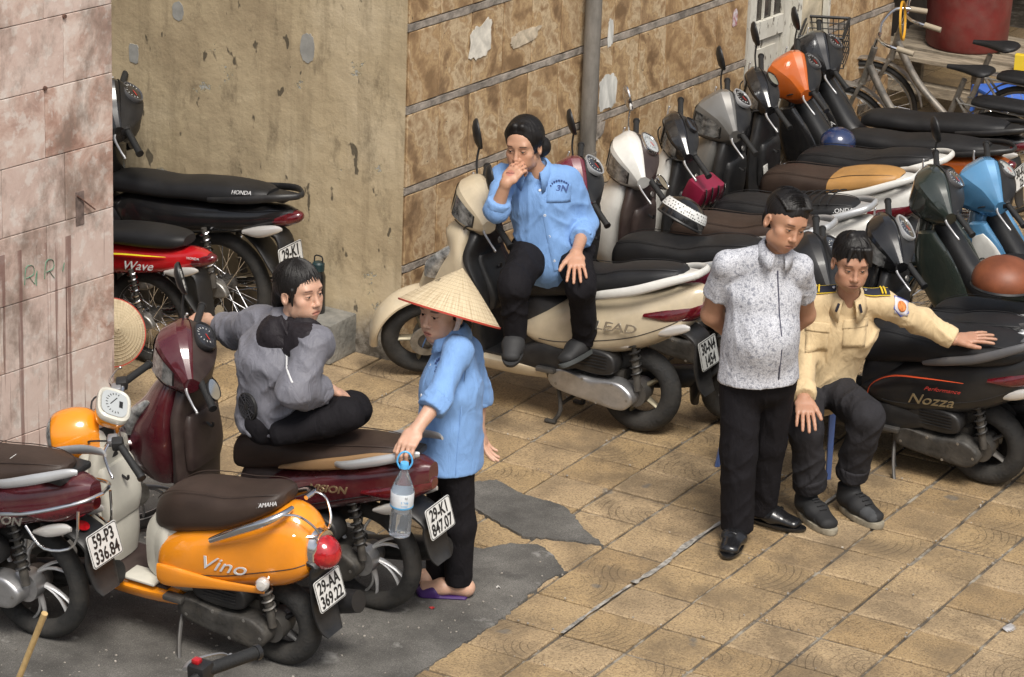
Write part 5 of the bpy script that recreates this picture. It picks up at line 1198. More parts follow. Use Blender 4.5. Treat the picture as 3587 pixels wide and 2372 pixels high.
scooter('black_scooter', 'low black scooter with chrome dial between the two men', 1.300, 1.000, P_BLACK, M_SEATB, scale=0.93, head='box', bezel=M_CHROME, dial_f=M_DIALW, lean=R(7), head_at=(0.90, 0.92))
# ---------------------------------------------------------------- behind the pier
underbone('black_motorbike', 'black motorbike carrying plate 29-K1 beside the plaster wall', -2.620, 0.340, P_BLACK, M_SEATB, lean=R(2), plate_t=('29-K1', '776.71'), rim=M_DALLOY, head_at=(0.62, 1.05), wb=0.90, scale=1.07,
          badge=side_text('HONDA', 0.028, (-0.18, 0.10, 0.805), M_WHITET, 0.2, 1.1, R(8), 0.001, out=(0, 1, 0.4)))
def wave_extra(root):
    MB().tube([(0.30, 0.125, 0.625), (0.12, 0.128, 0.67), (-0.08, 0.118, 0.695), (-0.20, 0.100, 0.705)], [0.006, 0.013, 0.009, 0.002], 6, 5, 0.2).build('yellow_flash', mat('yellow_decal', (0.75, 0.62, 0.03), 0.4), root)
    side_text('Wave', 0.070, (-0.02, 0.126, 0.625), M_WHITET, 0.5, 1.25, R(9), 0.0015)(root)
    side_text('HONDA', 0.02, (-0.36, 0.075, 0.72), M_WHITET, 0.1, 1.1, R(6), 0.001)(root)
underbone('red_motorbike', 'red motorbike with a yellow flash half hidden by the pier', -2.700, -0.160, P_RED, M_SEATB, scale=0.92, lean=R(5), badge=wave_extra, plate_t=None, rack=False)
scooter('silver_scooter', 'silver grey scooter tail just showing past the pier beside a conical hat', -2.860, -0.800, P_GREY, M_SEATB, inner=M_BLACKP, head='lead', lean=R(5), rail=M_SILVERP, head_at=(0.90, 1.0))
underbone('black_motorbike', 'black motorbike at the bottom edge showing only its handlebar and red switch', 2.360, -5.260, P_BLACK, M_SEATB, lean=R(7), head_at=(0.97, 0.99), yaw=0.0, steer=0, naked=True, head='mini', scale=1.3, badge=lambda r: MB().cbox((0.945, -0.262, 1.008), (0.02, 0.02, 0.012), 0.003).build('engine_switch', M_REDL, r))

# ================================================================ people: smooth implicit surfaces turned into meshes
def _hash(i, j, k):
    n = (i * 73856093) ^ (j * 19349663) ^ (k * 83492791)
    n = (n ^ (n >> 13)) * 1274126177 & 0x7fffffff
    return ((n ^ (n >> 16)) & 0xffff) / 65535.0
def noise3(p):
    p = np.asarray(p, float); i = np.floor(p).astype(np.int64); f = p - i; f = f * f * (3 - 2 * f); r = 0
    for a in (0, 1):
        for b in (0, 1):
            for c in (0, 1):
                w = (f[:, 0] if a else 1 - f[:, 0]) * (f[:, 1] if b else 1 - f[:, 1]) * (f[:, 2] if c else 1 - f[:, 2])
                r = r + w * _hash(i[:, 0] + a, i[:, 1] + b, i[:, 2] + c)
    return r
def ridge(p): return 1 - np.abs(2 * noise3(p) - 1)

class Field:
    def __init__(s, lo, hi, h, fine=()):
        s.ax = []
        for a in range(3):
            c = [lo[a]]
            while c[-1] < hi[a]:
                st = h
                for fl, fh, fs in fine:
                    if fl[a] - 0.004 <= c[-1] <= fh[a]: st = min(st, fs)
                c.append(c[-1] + st)
            s.ax.append(np.array(c, np.float32))
        s.F = np.full([len(c) for c in s.ax], 0.5, np.float32)
    def _sub(s, lo, hi):
        sl = [slice(max(0, int(np.searchsorted(c, l)) - 1), min(len(c), int(np.searchsorted(c, u)) + 1)) for c, l, u in zip(s.ax, lo, hi)]
        X = s.ax[0][sl[0]][:, None, None]; Y = s.ax[1][sl[1]][None, :, None]; Z = s.ax[2][sl[2]][None, None, :]
        return tuple(sl), X, Y, Z
    def _mix(s, sl, d, k, op):
        A = s.F[sl]
        if A.size == 0: return
        if op == 'u':
            if k > 0:
                h = np.clip(0.5 + 0.5 * (A - d) / k, 0, 1); s.F[sl] = A + (d - A) * h - k * h * (1 - h)
            else: s.F[sl] = np.minimum(A, d)
        else:       # subtract
            d = -d
            if k > 0:
                h = np.clip(0.5 - 0.5 * (A - d) / k, 0, 1); s.F[sl] = A + (d - A) * h + k * h * (1 - h)
            else: s.F[sl] = np.maximum(A, d)
    def ell(s, a, b, ra, rb=None, side=None, k=0.02, op='u', flat=''):
        """tapered limb between a and b; radii may be (across, deep) pairs, 'across' lying along side"""
        a = np.array(a, float); b = np.array(b, float); rb = ra if rb is None else rb
        ra = ra if hasattr(ra, '__len__') else (ra, ra); rb = rb if hasattr(rb, '__len__') else (rb, rb)
        m = max(max(ra), max(rb)) + k + 0.03
        sl, X, Y, Z = s._sub(np.minimum(a, b) - m, np.maximum(a, b) + m)
        ab = b - a; L_ = np.linalg.norm(ab)
        t_ = ab / L_ if L_ > 1e-9 else np.array([0, 0, 1.0])
        sd = np.array(side if side is not None else ((1, 0, 0) if abs(t_[0]) < 0.9 else (0, 1, 0)), float)
        sd = sd - t_ * sd.dot(t_)
        if np.linalg.norm(sd) < 0.05: sd = np.array((0, 0, 1.0)) - t_ * t_[2]
        if np.linalg.norm(sd) < 0.05: sd = np.array((1.0, 0, 0)) - t_ * t_[0]
        sd /= np.linalg.norm(sd) + 1e-9; dp = np.cross(t_, sd)
        x = X - np.float32(a[0]); y = Y - np.float32(a[1]); z = Z - np.float32(a[2])
        l = x * np.float32(t_[0]) + y * np.float32(t_[1]) + z * np.float32(t_[2])
        u = x * np.float32(sd[0]) + y * np.float32(sd[1]) + z * np.float32(sd[2])
        v = x * np.float32(dp[0]) + y * np.float32(dp[1]) + z * np.float32(dp[2])
        tt = np.clip(l / max(L_, 1e-9), 0, 1); ex = l - tt * L_
        w = ra[0] + (rb[0] - ra[0]) * tt; d_ = ra[1] + (rb[1] - ra[1]) * tt; mn = np.minimum(w, d_)
        if flat:
            q = np.sqrt((u / w) ** 2 + (v / d_) ** 2); d = (q - 1) * mn
            e0 = -l if 'a' in flat else -1e3 * np.ones_like(l); e1 = l - L_ if 'b' in flat else -1e3 * np.ones_like(l)
            exx = ex.copy()
            if 'a' in flat: exx = np.maximum(exx, 0)
            if 'b' in flat: exx = np.minimum(exx, 0)
            q = np.sqrt((u / w) ** 2 + (v / d_) ** 2 + (exx / mn) ** 2); d = (q - 1) * mn
            d = np.maximum(d, np.maximum(e0, e1))
        else:
            q = np.sqrt((u / w) ** 2 + (v / d_) ** 2 + (ex / mn) ** 2); d = (q - 1) * mn
        s._mix(sl, d.astype(np.float32), k, op)
    def ball(s, c, r, m=None, k=0.01, op='u'):
        """ellipsoid; m = 3x3 whose columns are its axes"""
        c = np.array(c, float); r = r if hasattr(r, '__len__') else (r, r, r); mx = max(r) + k + 0.02
        sl, X, Y, Z = s._sub(c - mx, c + mx)
        m = np.eye(3) if m is None else m
        x = X - np.float32(c[0]); y = Y - np.float32(c[1]); z = Z - np.float32(c[2]); q = 0; g_ = 0
        for i in range(3):
            e = (x * np.float32(m[0, i]) + y * np.float32(m[1, i]) + z * np.float32(m[2, i])) / np.float32(r[i]); q = q + e * e; g_ = g_ + (e / np.float32(r[i])) ** 2
        q = np.sqrt(q); d = q * (q - 1) / np.sqrt(g_ + 1e-9)
        s._mix(sl, d.astype(np.float32), k, op)
    def cut(s, p, n, k=0.0):
        """remove everything on the side n points to"""
        p = np.array(p, float); n = np.array(n, float); n /= np.linalg.norm(n)
        d = (s.ax[0][:, None, None] - p[0]) * n[0] + (s.ax[1][None, :, None] - p[1]) * n[1] + (s.ax[2][None, None, :] - p[2]) * n[2]
        s.F = np.maximum(s.F, d.astype(np.float32))
    def nets(s, smooth=2):
        F = s.F; S = F < 0; n = F.shape
        c = [S[i:n[0] - 1 + i, j:n[1] - 1 + j, k:n[2] - 1 + k] for i in (0, 1) for j in (0, 1) for k in (0, 1)]
        anyc = c[0].copy(); allc = c[0].copy()
        for q in c[1:]: anyc |= q; allc &= q
        act = anyc & ~allc
        I = np.argwhere(act); idx = np.full(act.shape, -1, np.int32); idx[act] = np.arange(len(I))
        off = [(i, j, k) for i in (0, 1) for j in (0, 1) for k in (0, 1)]
        V = np.stack([F[I[:, 0] + o[0], I[:, 1] + o[1], I[:, 2] + o[2]] for o in off], 1)
        acc = np.zeros((len(I), 3)); cnt = np.zeros(len(I))
        for p in range(8):
            for q in range(p + 1, 8):
                dd = [off[q][t] - off[p][t] for t in range(3)]
                if sum(abs(t) for t in dd) != 1: continue
                va, vb = V[:, p], V[:, q]; cr = (va < 0) != (vb < 0)
                t = np.where(cr, va / np.where(cr, va - vb, 1), 0)
                pos = np.array(off[p])[None, :] + t[:, None] * np.array(dd)[None, :]
                acc += pos * cr[:, None]; cnt += cr
        loc = acc / cnt[:, None]
        P = np.stack([s.ax[a][I[:, a]] + loc[:, a] * (s.ax[a][I[:, a] + 1] - s.ax[a][I[:, a]]) for a in range(3)], 1).astype(float)
        quads = []
        for a in range(3):
            b, c_ = (a + 1) % 3, (a + 2) % 3
            sa = [slice(None)] * 3; sb = [slice(None)] * 3; sa[a] = slice(0, n[a] - 1); sb[a] = slice(1, n[a])
            ch = S[tuple(sa)] != S[tuple(sb)]
            E = np.argwhere(ch); E = E[(E[:, b] > 0) & (E[:, c_] > 0) & (E[:, b] < n[b] - 1) & (E[:, c_] < n[c_] - 1)]
            sgn = S[E[:, 0], E[:, 1], E[:, 2]]
            def g_(db, dc):
                q = E.copy(); q[:, b] += db; q[:, c_] += dc; return idx[q[:, 0], q[:, 1], q[:, 2]]
            Q = np.stack([g_(-1, -1), g_(0, -1), g_(0, 0), g_(-1, 0)], 1)
            Q[~sgn] = Q[~sgn][:, ::-1]; quads.append(Q)
        Q = np.vstack(quads)
        for _ in range(smooth):
            sm_ = np.zeros_like(P); ct = np.zeros(len(P))
            for i in range(4):
                u, v = Q[:, i], Q[:, (i + 1) % 4]
                for ax in range(3):
                    sm_[:, ax] += np.bincount(u, P[v, ax], len(P)) + np.bincount(v, P[u, ax], len(P))
                ct += np.bincount(u, minlength=len(P)) + np.bincount(v, minlength=len(P))
            P = P * 0.5 + 0.5 * sm_ / np.maximum(ct, 1)[:, None]
        return P, Q
def normals(P, Q):
    fn = np.cross(P[Q[:, 2]] - P[Q[:, 0]], P[Q[:, 3]] - P[Q[:, 1]]); N_ = np.zeros_like(P)
    for i in range(4):
        for ax in range(3): N_[:, ax] += np.bincount(Q[:, i], fn[:, ax], len(P))
    return N_ / (np.linalg.norm(N_, axis=1, keepdims=True) + 1e-12)
def np_mesh(name, P, Q, m, parent, base, cols=None):
    me = bpy.data.meshes.new(name); P = P - np.array(base)
    me.vertices.add(len(P)); me.vertices.foreach_set('co', P.astype(np.float32).ravel())
    me.loops.add(len(Q) * 4); me.loops.foreach_set('vertex_index', Q.astype(np.int32).ravel())
    me.polygons.add(len(Q)); me.polygons.foreach_set('loop_start', np.arange(0, len(Q) * 4, 4, dtype=np.int32))
    me.polygons.foreach_set('loop_total', np.full(len(Q), 4, np.int32))
    me.polygons.foreach_set('use_smooth', np.ones(len(Q), bool)); me.update(calc_edges=True); me.validate()
    if cols is not None:
        a = me.color_attributes.new('pigment', 'FLOAT_COLOR', 'POINT')
        a.data.foreach_set('color', np.hstack([cols, np.ones((len(cols), 1))]).astype(np.float32).ravel())
    return link(name, me, m, parent)

def m_skin(name, rough=0.48):
    t = NT(name, rough); a = t.node('ShaderNodeVertexColor', layer_name='pigment').outputs['Color']
    tc = t.node('ShaderNodeTexCoord').outputs['Object']
    n1 = t.noise(tc, 45, 5, 0.6); n2 = t.noise(tc, 9, 3, 0.5)
    c = t.mix(t.ramp(n1, (0.35, 0.14), (0.6, 0.0)), a, (0.26, 0.12, 0.07), 'MIX')
    c = t.mix(t.math('MULTIPLY', t.ramp(n2, (0.45, 0.0), (0.7, 0.18)), 1.0), c, (0.42, 0.17, 0.115))
    t.b.inputs['Subsurface Weight'].default_value = 0.12; t.b.inputs['Subsurface Radius'].default_value = (0.012, 0.005, 0.003); t.b.inputs['Subsurface Scale'].default_value = 0.6
    return t.out(c, t.bump(t.noise(tc, 240, 3), 0.0006))
M_SKIN = m_skin('skin')
M_HAIR = mat('black_hair', (0.008, 0.0065, 0.006), 0.46, spec=0.35, bump=0.0012, bs=120, stretch=(3, 3, 0.5))
M_EYEW = mat('eye_white', (0.27, 0.22, 0.19), 0.3)
M_IRIS = mat('dark_iris', (0.010, 0.007, 0.006), 0.12)
def cloth(name, col, fold=0.0, rough=0.8, var=0.10, weave=700, col2=None):
    t = NT(name, rough); tc = t.node('ShaderNodeTexCoord').outputs['Object']
    a = tuple(c * (1 - var) for c in col); b = tuple(min(1, c * (1 + var)) for c in col)
    c = t.ramp(t.noise(tc, 6, 5), (0.3, a), (0.7, b))
    c = t.mix(t.ramp(t.noise(tc, 420, 2), (0.35, 0.16), (0.6, 0.0)), c, tuple(x * 0.5 for x in col))
    w1 = t.noise(t.mapping(tc, (1, 1, 0.45), (0.3, 0.5, 0)), 17, 4, 0.55, 1.2)
    h = t.math('ADD', t.math('MULTIPLY', w1, 1.0), t.math('MULTIPLY', t.noise(tc, 300, 2), 0.05))
    t.b.inputs['Sheen Weight'].default_value = 0.05 if col[0] > 0.1 else 0.0; t.b.inputs['Specular IOR Level'].default_value = 0.3 if col[0] > 0.1 else 0.15
    return t.out(c, t.bump(h, fold))
M_BLUE = cloth('blue_cotton', (0.185, 0.335, 0.62), 0.008)
M_BLKTR = cloth('black_trouser_cloth', (0.011, 0.010, 0.012), 0.010, 0.85)
M_CHAR = cloth('charcoal_trouser_cloth', (0.026, 0.025, 0.028), 0.010, 0.85)
M_GREYJ = cloth('grey_jacket_cloth', (0.155, 0.155, 0.18), 0.012, 0.55)
M_BLKJ = cloth('black_hood_cloth', (0.020, 0.017, 0.020), 0.012, 0.6)
M_KHAKI = cloth('sand_uniform_cloth', (0.62, 0.475, 0.28), 0.010)
def m_print():
    t = NT('printed_cotton', 0.8); tc = t.node('ShaderNodeTexCoord').outputs['Object']
    wob = t.node('ShaderNodeVectorMath', {0: tc, 1: t.node('ShaderNodeVectorMath', {0: t.node('ShaderNodeTexNoise', {'Vector': tc, 'Scale': 60.0, 'Detail': 2.0}).outputs['Color'], 'Scale': 0.025}, operation='SCALE').outputs[0]}, operation='ADD').outputs[0]
    n1 = t.noise(wob, 190, 3, 0.6); n2 = t.noise(t.mapping(wob, (1, 1, 1), (0, 0, 0), (5, 2, 1)), 64, 3, 0.55)
    mk = t.math('MAXIMUM', t.ramp(n1, (0.47, 0.0), (0.58, 0.60)), t.ramp(n2, (0.57, 0.0), (0.61, 0.75)))
    c = t.mix(mk, (0.56, 0.57, 0.61), (0.14, 0.15, 0.19))
    w1 = t.noise(t.mapping(tc, (1, 1, 0.45)), 15, 4, 0.5, 1.0)
    return t.out(c, t.bump(w1, 0.008))
M_PRINT = m_print()
M_BUTTON = mat('white_button', (0.70, 0.70, 0.68), 0.35)
M_SHOEB = mat('black_shoe_leather', (0.010, 0.010, 0.011), 0.25, coat=0.4, bump=0.002, bs=40)
M_SNEAK = mat('dark_grey_suede', (0.045, 0.047, 0.05), 0.85, var=0.25, vs_=20, bump=0.001, bs=200)
M_SNEAKB = mat('black_suede', (0.012, 0.012, 0.013), 0.75)
M_SOLE = mat('worn_rubber_sole', (0.28, 0.25, 0.19), 0.8, var=0.3, vs_=30)
M_CLOG = mat('black_foam_clog', (0.020, 0.020, 0.021), 0.7)

def V3(*a): return np.array(a[0] if len(a) == 1 else a, float)
def unit(v): v = np.array(v, float); return v / (np.linalg.norm(v) + 1e-12)
class Head:
    """head frame: x to the person's left, y forwards, z up; s scales a 0.235 m head"""
    def __init__(s, c, fwd, up, sc=1.0):
        s.c = V3(c); s.f = unit(fwd); u = V3(up); s.u = unit(u - s.f * u.dot(s.f)); s.x = np.cross(s.u, s.f) * 1.0; s.s = sc
        s.x = np.cross(s.f, s.u) * -1.0
        s.m = np.stack([s.x, s.f, s.u], 1)
    def w(s, x, y, z): return s.c + s.m @ (np.array([x, y, z]) * s.s)
    def local(s, P): return ((P - s.c) @ s.m) / s.s
def add_head(F, H, fem=True, wide=1.0):
    S = H.s
    def B(c, r, k, op='u', rot=0): 
        F.ball(H.w(*c), tuple(q * S for q in r), H.m, k * S, op)
    def E(a, b, ra, rb, k, op='u'):
        sc = lambda r: tuple(q * S for q in r) if hasattr(r, '__len__') else r * S
        F.ell(H.w(*a), H.w(*b), sc(ra), sc(rb), H.x, k * S, op)
    jw = (0.046 if fem else 0.056) * wide
    B((0, -.014, .036), (.074 * wide, .094, .086), .0)
    E((0, .025, .035), (0, .040, -.055), (.062 * wide, .056), (.050 * wide, .050), .03)
    B((0, .030, -.066), (jw, .052, .042), .025)
    B((0, .064, -.098), (.020 * wide, .018, .016), .022)
    for s in (1, -1):
        B((s * .044 * wide, .056, -.022), (.022, .022, .019), .022)
        B((s * .050 * wide, .02, -.07), (.012, .024, .024), .02)
        B((s * .033 * wide, .052, -.052), (.026, .027, .032), .022)
        B((s * .0765 * wide, -.012, -.012), (.009, .020, .032), .006)
        B((s * .081 * wide, -.005, -.008), (.006, .010, .017), .004, 's')
    E((-.036, .075, .030), (.036, .075, .030), .013, .013, .018)
    E((0, .083, .018), (0, .101, -.028), .0075, .0105, .010)
    B((0, .1015, -.031), (.0115, .0115, .010), .008)
    for s in (1, -1): B((s * .0125, .093, -.036), (.0085, .0095, .0075), .005)
    for s in (1, -1):
        B((s * .031, .094, .006), (.017, .012, .011), .012, 's')
        B((s * .031, .0715, .004), (.0165, .0165, .0145), .004)
        B((s * .031, .091, .0030), (.0138, .0105, .0040), .002, 's')
    B((0, .074, -.066), (.028, .019, .022), .014)
    E((-.019, .0845, -.0625), (.019, .0845, -.0625), .0055, .0055, .005)
    E((-.016, .0845, -.0735), (.016, .0845, -.0735), .0066, .0066, .005)
    E((-.022, .0935, -.0675), (.022, .0935, -.0675), .0022, .0022, .002, 's')
    for s in (1, -1): B((s * .0062, .0965, -.0425), (.0035, .005, .0025), .002, 's')
def face_cols(P, H, skin, lip, brow=True, beard=0.0, cols=None, browc=(0.02, 0.014, 0.012)):
    L_ = H.local(P); n = len(P)
    if cols is None: cols = np.tile(np.array(skin, float), (n, 1))
    def blend(w, c): cols[:] = cols * (1 - w[:, None]) + np.array(c)[None, :] * w[:, None]
    front = (L_[:, 1] > 0.03) & (np.abs(L_[:, 0]) < 0.1) & (np.abs(L_[:, 2]) < 0.13)
    def spot(cx, cz, rx, rz, soft=0.5):
        d = np.sqrt(((L_[:, 0] - cx) / rx) ** 2 + ((L_[:, 2] - cz) / rz) ** 2); return np.clip((1 - d) / soft, 0, 1) * front
    for s in (1, -1):
        blend(0.25 * spot(s * .042, -.03, .03, .025, 1.0), (skin[0] * 1.05, skin[1] * 0.72, skin[2] * 0.66))
        if brow:
            arch = .027 + .004 * np.cos((np.abs(L_[:, 0]) - .034) / .02)
            w = np.clip(1 - np.abs(L_[:, 2] - arch) / .0050, 0, 1) * np.clip((.019 - np.abs(np.abs(L_[:, 0]) - .034)) / .006, 0, 1) * front * (L_[:, 0] * s > 0)
            blend(0.9 * np.clip(w * 1.8, 0, 1), browc)
        w = np.clip(1 - np.abs(L_[:, 2] - .0068) / .0028, 0, 1) * (np.abs(np.abs(L_[:, 0]) - .031) < .0150) * front * (L_[:, 0] * s > 0)
        blend(0.85 * np.clip(1.6 * w, 0, 1), (0.03, 0.016, 0.012))
        blend(0.35 * spot(s * .031, -.008, .017, .008, .8), (skin[0] * .55, skin[1] * .45, skin[2] * .45))
        blend(0.8 * spot(s * .0065, -.0425, .005, .004), (0.08, 0.03, 0.02))
    blend(0.75 * spot(0, -.0675, .024, .0125, .35), lip)
    blend(0.85 * (np.abs(L_[:, 2] + .0675) < .0020) * (np.abs(L_[:, 0]) < .022) * front, (0.09, 0.03, 0.025))
    if beard: blend(beard * spot(0, -.085, .06, .045, .7), (skin[0] * .55, skin[1] * .55, skin[2] * .6))
    return cols
def eyes(root, H, base, look=(0, 0)):
    for s in (1, -1):
        c = H.w(s * .031, .0706, .0030); S = H.s
        o = MB().ball(c - np.array(base), .0140 * S, None, 14, 10).build('eye', M_EYEW, root)
        d = unit(H.f + H.x * look[0] + H.u * look[1])
        MB().lathe([(0.0, 0.0018 * S), (0.0064 * S, 0.0006 * S), (0.0072 * S, -0.001 * S)], c - np.array(base) + d * .0136 * S, d, 14).build('iris', M_IRIS, o)
def hand(F, w, d, n, left, S=1.0, curl=(0.3, 0.3, 0.3, 0.35), spread=0.10, thumb=(0.7, 0.2), k=0.005, flatten=1.0):
    """palm and five fingers: w wrist, d towards the knuckles, n out of the back of the hand; thumb side depends on left/right"""
    d = unit(d); n = unit(np.array(n) - d * np.dot(n, d)); sd = np.cross(d, n) * (1 if left else -1)   # towards the thumb
    w = V3(w); kn = w + d * .085 * S
    F.ell(w - d * 0.01 * S, w + d * .03 * S, (.028 * S, .020 * S), (.034 * S, .017 * S), sd, .012)
    F.ell(w + d * .025 * S, w + d * .078 * S, (.036 * S, .015 * S), (.041 * S, .0125 * S), sd, .012)
    offs = (.030, .010, -.010, -.029); lens = ((.040, .024, .019), (.044, .027, .020), (.041, .025, .020), (.032, .019, .017)); fw = (-.002, .003, 0, -.008)
    tips = []
    for i in range(4):
        p = w + d * (.082 + fw[i]) * S + sd * offs[i] * S; a = 0.0
        dirv = unit(d + sd * spread * (1.5 - i)); r = .0092 * S * (0.93 if i == 3 else 1)
        F.ell(p - dirv * .022 * S, p, r * 1.15, r * 1.08, None, .006)
        for j, ln in enumerate(lens[i]):
            a += curl[i] * (0.75 if j == 0 else 1.0)
            v = dirv * math.cos(a) - n * math.sin(a); q = p + v * ln * S
            F.ell(p, q, r * (1 - .07 * j), r * (1 - .07 * (j + 1)), None, k * 0.7); p = q
        tips.append(p)
    t0 = w + d * .020 * S + sd * .024 * S
    tv = unit(d * math.cos(thumb[0]) + sd * math.sin(thumb[0]) - n * thumb[1])
    t1 = t0 + tv * .042 * S; tv2 = unit(tv + d * 0.45 - n * thumb[1] * 0.5); t2 = t1 + tv2 * .030 * S; tv3 = unit(tv2 + d * 0.3 - n * thumb[1] * 0.4); t3 = t2 + tv3 * .022 * S
    F.ell(t0, t1, .0155 * S, .0115 * S, None, .010); F.ell(t1, t2, .0112 * S, .0102 * S, None, k); F.ell(t2, t3, .0102 * S, .0085 * S, None, k)
    return tips
def foldmap(P, N_, amp, sx=(11, 11, 5), seed=0.0, fine=0.35):
    """cloth folds: long warped ridges, hanging and diagonal, coming and going in patches"""
    r = P @ np.array((0.866, 0.5, 0.0)); v = P @ np.array((-0.5, 0.866, 0.0)); z = P[:, 2]
    w = (noise3(P * 5 + seed + 3.1) - 0.5) * 0.07; u = (noise3(P * 7 + seed + 11.7) - 0.5) * 0.05
    k = sx[2] / 8.0
    def rid(th, fa, fl, sd):
        a = math.cos(th) * r + math.sin(th) * z + w; l = -math.sin(th) * r + math.cos(th) * z + u
        return ridge(np.stack([a * fa, v * fa * 0.55, l * fl], 1) + sd + seed) ** 2.5
    m1 = np.clip(noise3(P * 4.5 + seed) * 2 - 0.45, 0, 1); m2 = np.clip(noise3(P * 5.5 + seed + 9) * 2.4 - 0.7, 0, 1); m3 = np.clip(noise3(P * 5.5 + seed + 31) * 2.4 - 0.7, 0, 1)
    d = 0.55 * rid(0.08, 19, 4, 1.3) * m1 + k * 0.85 * rid(0.85, 18, 5, 7.1) * m2 + k * 0.85 * rid(-0.8, 17, 5, 13.9) * m3 + 0.22 * fine * rid(0.4, 48, 11, 21.0) - 0.25
    return P + N_ * (amp * d)[:, None]
def garment(name, F, m, root, base, amp=0.006, sx=(11, 11, 5), seed=0.0, smooth=2, fine=0.35):
    P, Q = F.nets(smooth)
    if amp: P = foldmap(P, normals(P, Q), amp, sx, seed, fine)
    o = np_mesh(name, P, Q, m, root, base)
    from mathutils.bvhtree import BVHTree
    o_bvh = BVHTree.FromPolygons([tuple(p) for p in P], [tuple(int(i) for i in q) for q in Q])
    return o, o_bvh
def hit(bvh, p, d):
    """first surface met coming from outside along -d towards p"""
    d = unit(d); r = bvh.ray_cast(Vector(V3(p) + d * 0.5), Vector(-d), 1.0)
    if r[0] is None: r = bvh.find_nearest(Vector(V3(p)))
    return np.array(r[0]), np.array(r[1])
def button(root, bvh, p, d, base, m=None, r=0.0068, name='button'):
    c, n = hit(bvh, p, d)
    MB().lathe([(0, .0022), (r * .55, .0018), (r * .8, .0030), (r, .0018), (r, -.002)], c + n * .0005 - np.array(base), n, 12).build(name, m or M_BUTTON, root)
def strip(root, bvh, pts, d, base, m, r=0.003, flat=0.35, name='placket', off=0.001, sub=4, sidev=None):
    ps = catmull(pts, sub); q = []
    for p in ps:
        c, n = hit(bvh, p, d); q.append(c + n * off - np.array(base))
    dv = unit(d)
    return MB().tube(q, r, 8, 1, flat, sidev if sidev is not None else np.cross(dv, unit(np.array(q[-1]) - np.array(q[0])))).build(name, m, root)
def decal(root, bvh, c, d, up, w, h, base, m, name, off=0.0015, nx=6, nz=6, shape=None):
    """thin patch that follows the garment"""
    d = unit(d); x = unit(np.cross(up, d)); u = np.cross(d, x); vs_ = []; fs = []
    for j in range(nz + 1):
        for i in range(nx + 1):
            a = (i / nx - .5); b = (j / nz - .5)
            if shape: a, b = shape(a, b)
            p, n = hit(bvh, V3(c) + x * a * w + u * b * h, d); vs_.append(p + n * off - np.array(base))
    for j in range(nz):
        for i in range(nx):
            k = j * (nx + 1) + i; fs.append((k, k + 1, k + nx + 2, k + nx + 1))
    b = MB().add(vs_, fs); o = b.build(name, m, root)
    sol = o.modifiers.new('thick', 'SOLIDIFY'); sol.thickness = 0.002; sol.offset = 1
    return o
def collar(root, c, axis, front, r, m, base, h=0.035, fall=0.045, gap=0.35, point=0.05, flare=0.022, name='collar', squash=0.88):
    """shirt collar: stand and turned-down fall, open at the front"""
    ax = unit(axis); f = unit(V3(front) - ax * np.dot(front, ax)); sd = np.cross(ax, f); c = V3(c) - np.array(base); vs_ = []; n = 28; rows = 6
    for i in range(n + 1):
        a = gap + (2 * math.pi - 2 * gap) * i / n; e = abs(math.cos(a / 2)) ** 6     # 1 at the front
        dirv = f * math.cos(a) + sd * math.sin(a) * squash
        low = -0.012 * e
        pts = [(r * 1.02, low - .012), (r * 0.98, h * 0.55 + low), (r * 0.97 + .002, h + low * 1.4), (r + flare * 0.35, h * 0.92 + low * 1.4), (r + flare * 0.8, h - fall * 0.5 - point * 0.25 * e), (r + flare + .018 * e, h - fall - point * e)]
        for rr, z in pts: vs_.append(c + dirv * rr + ax * z)
    fs = [(i * rows + j, (i + 1) * rows + j, (i + 1) * rows + j + 1, i * rows + j + 1) for i in range(n) for j in range(rows - 1)]
    o = MB().add(vs_, fs).build(name, m, root, True, 60)
    sol = o.modifiers.new('thick', 'SOLIDIFY'); sol.thickness = 0.0025
    return o

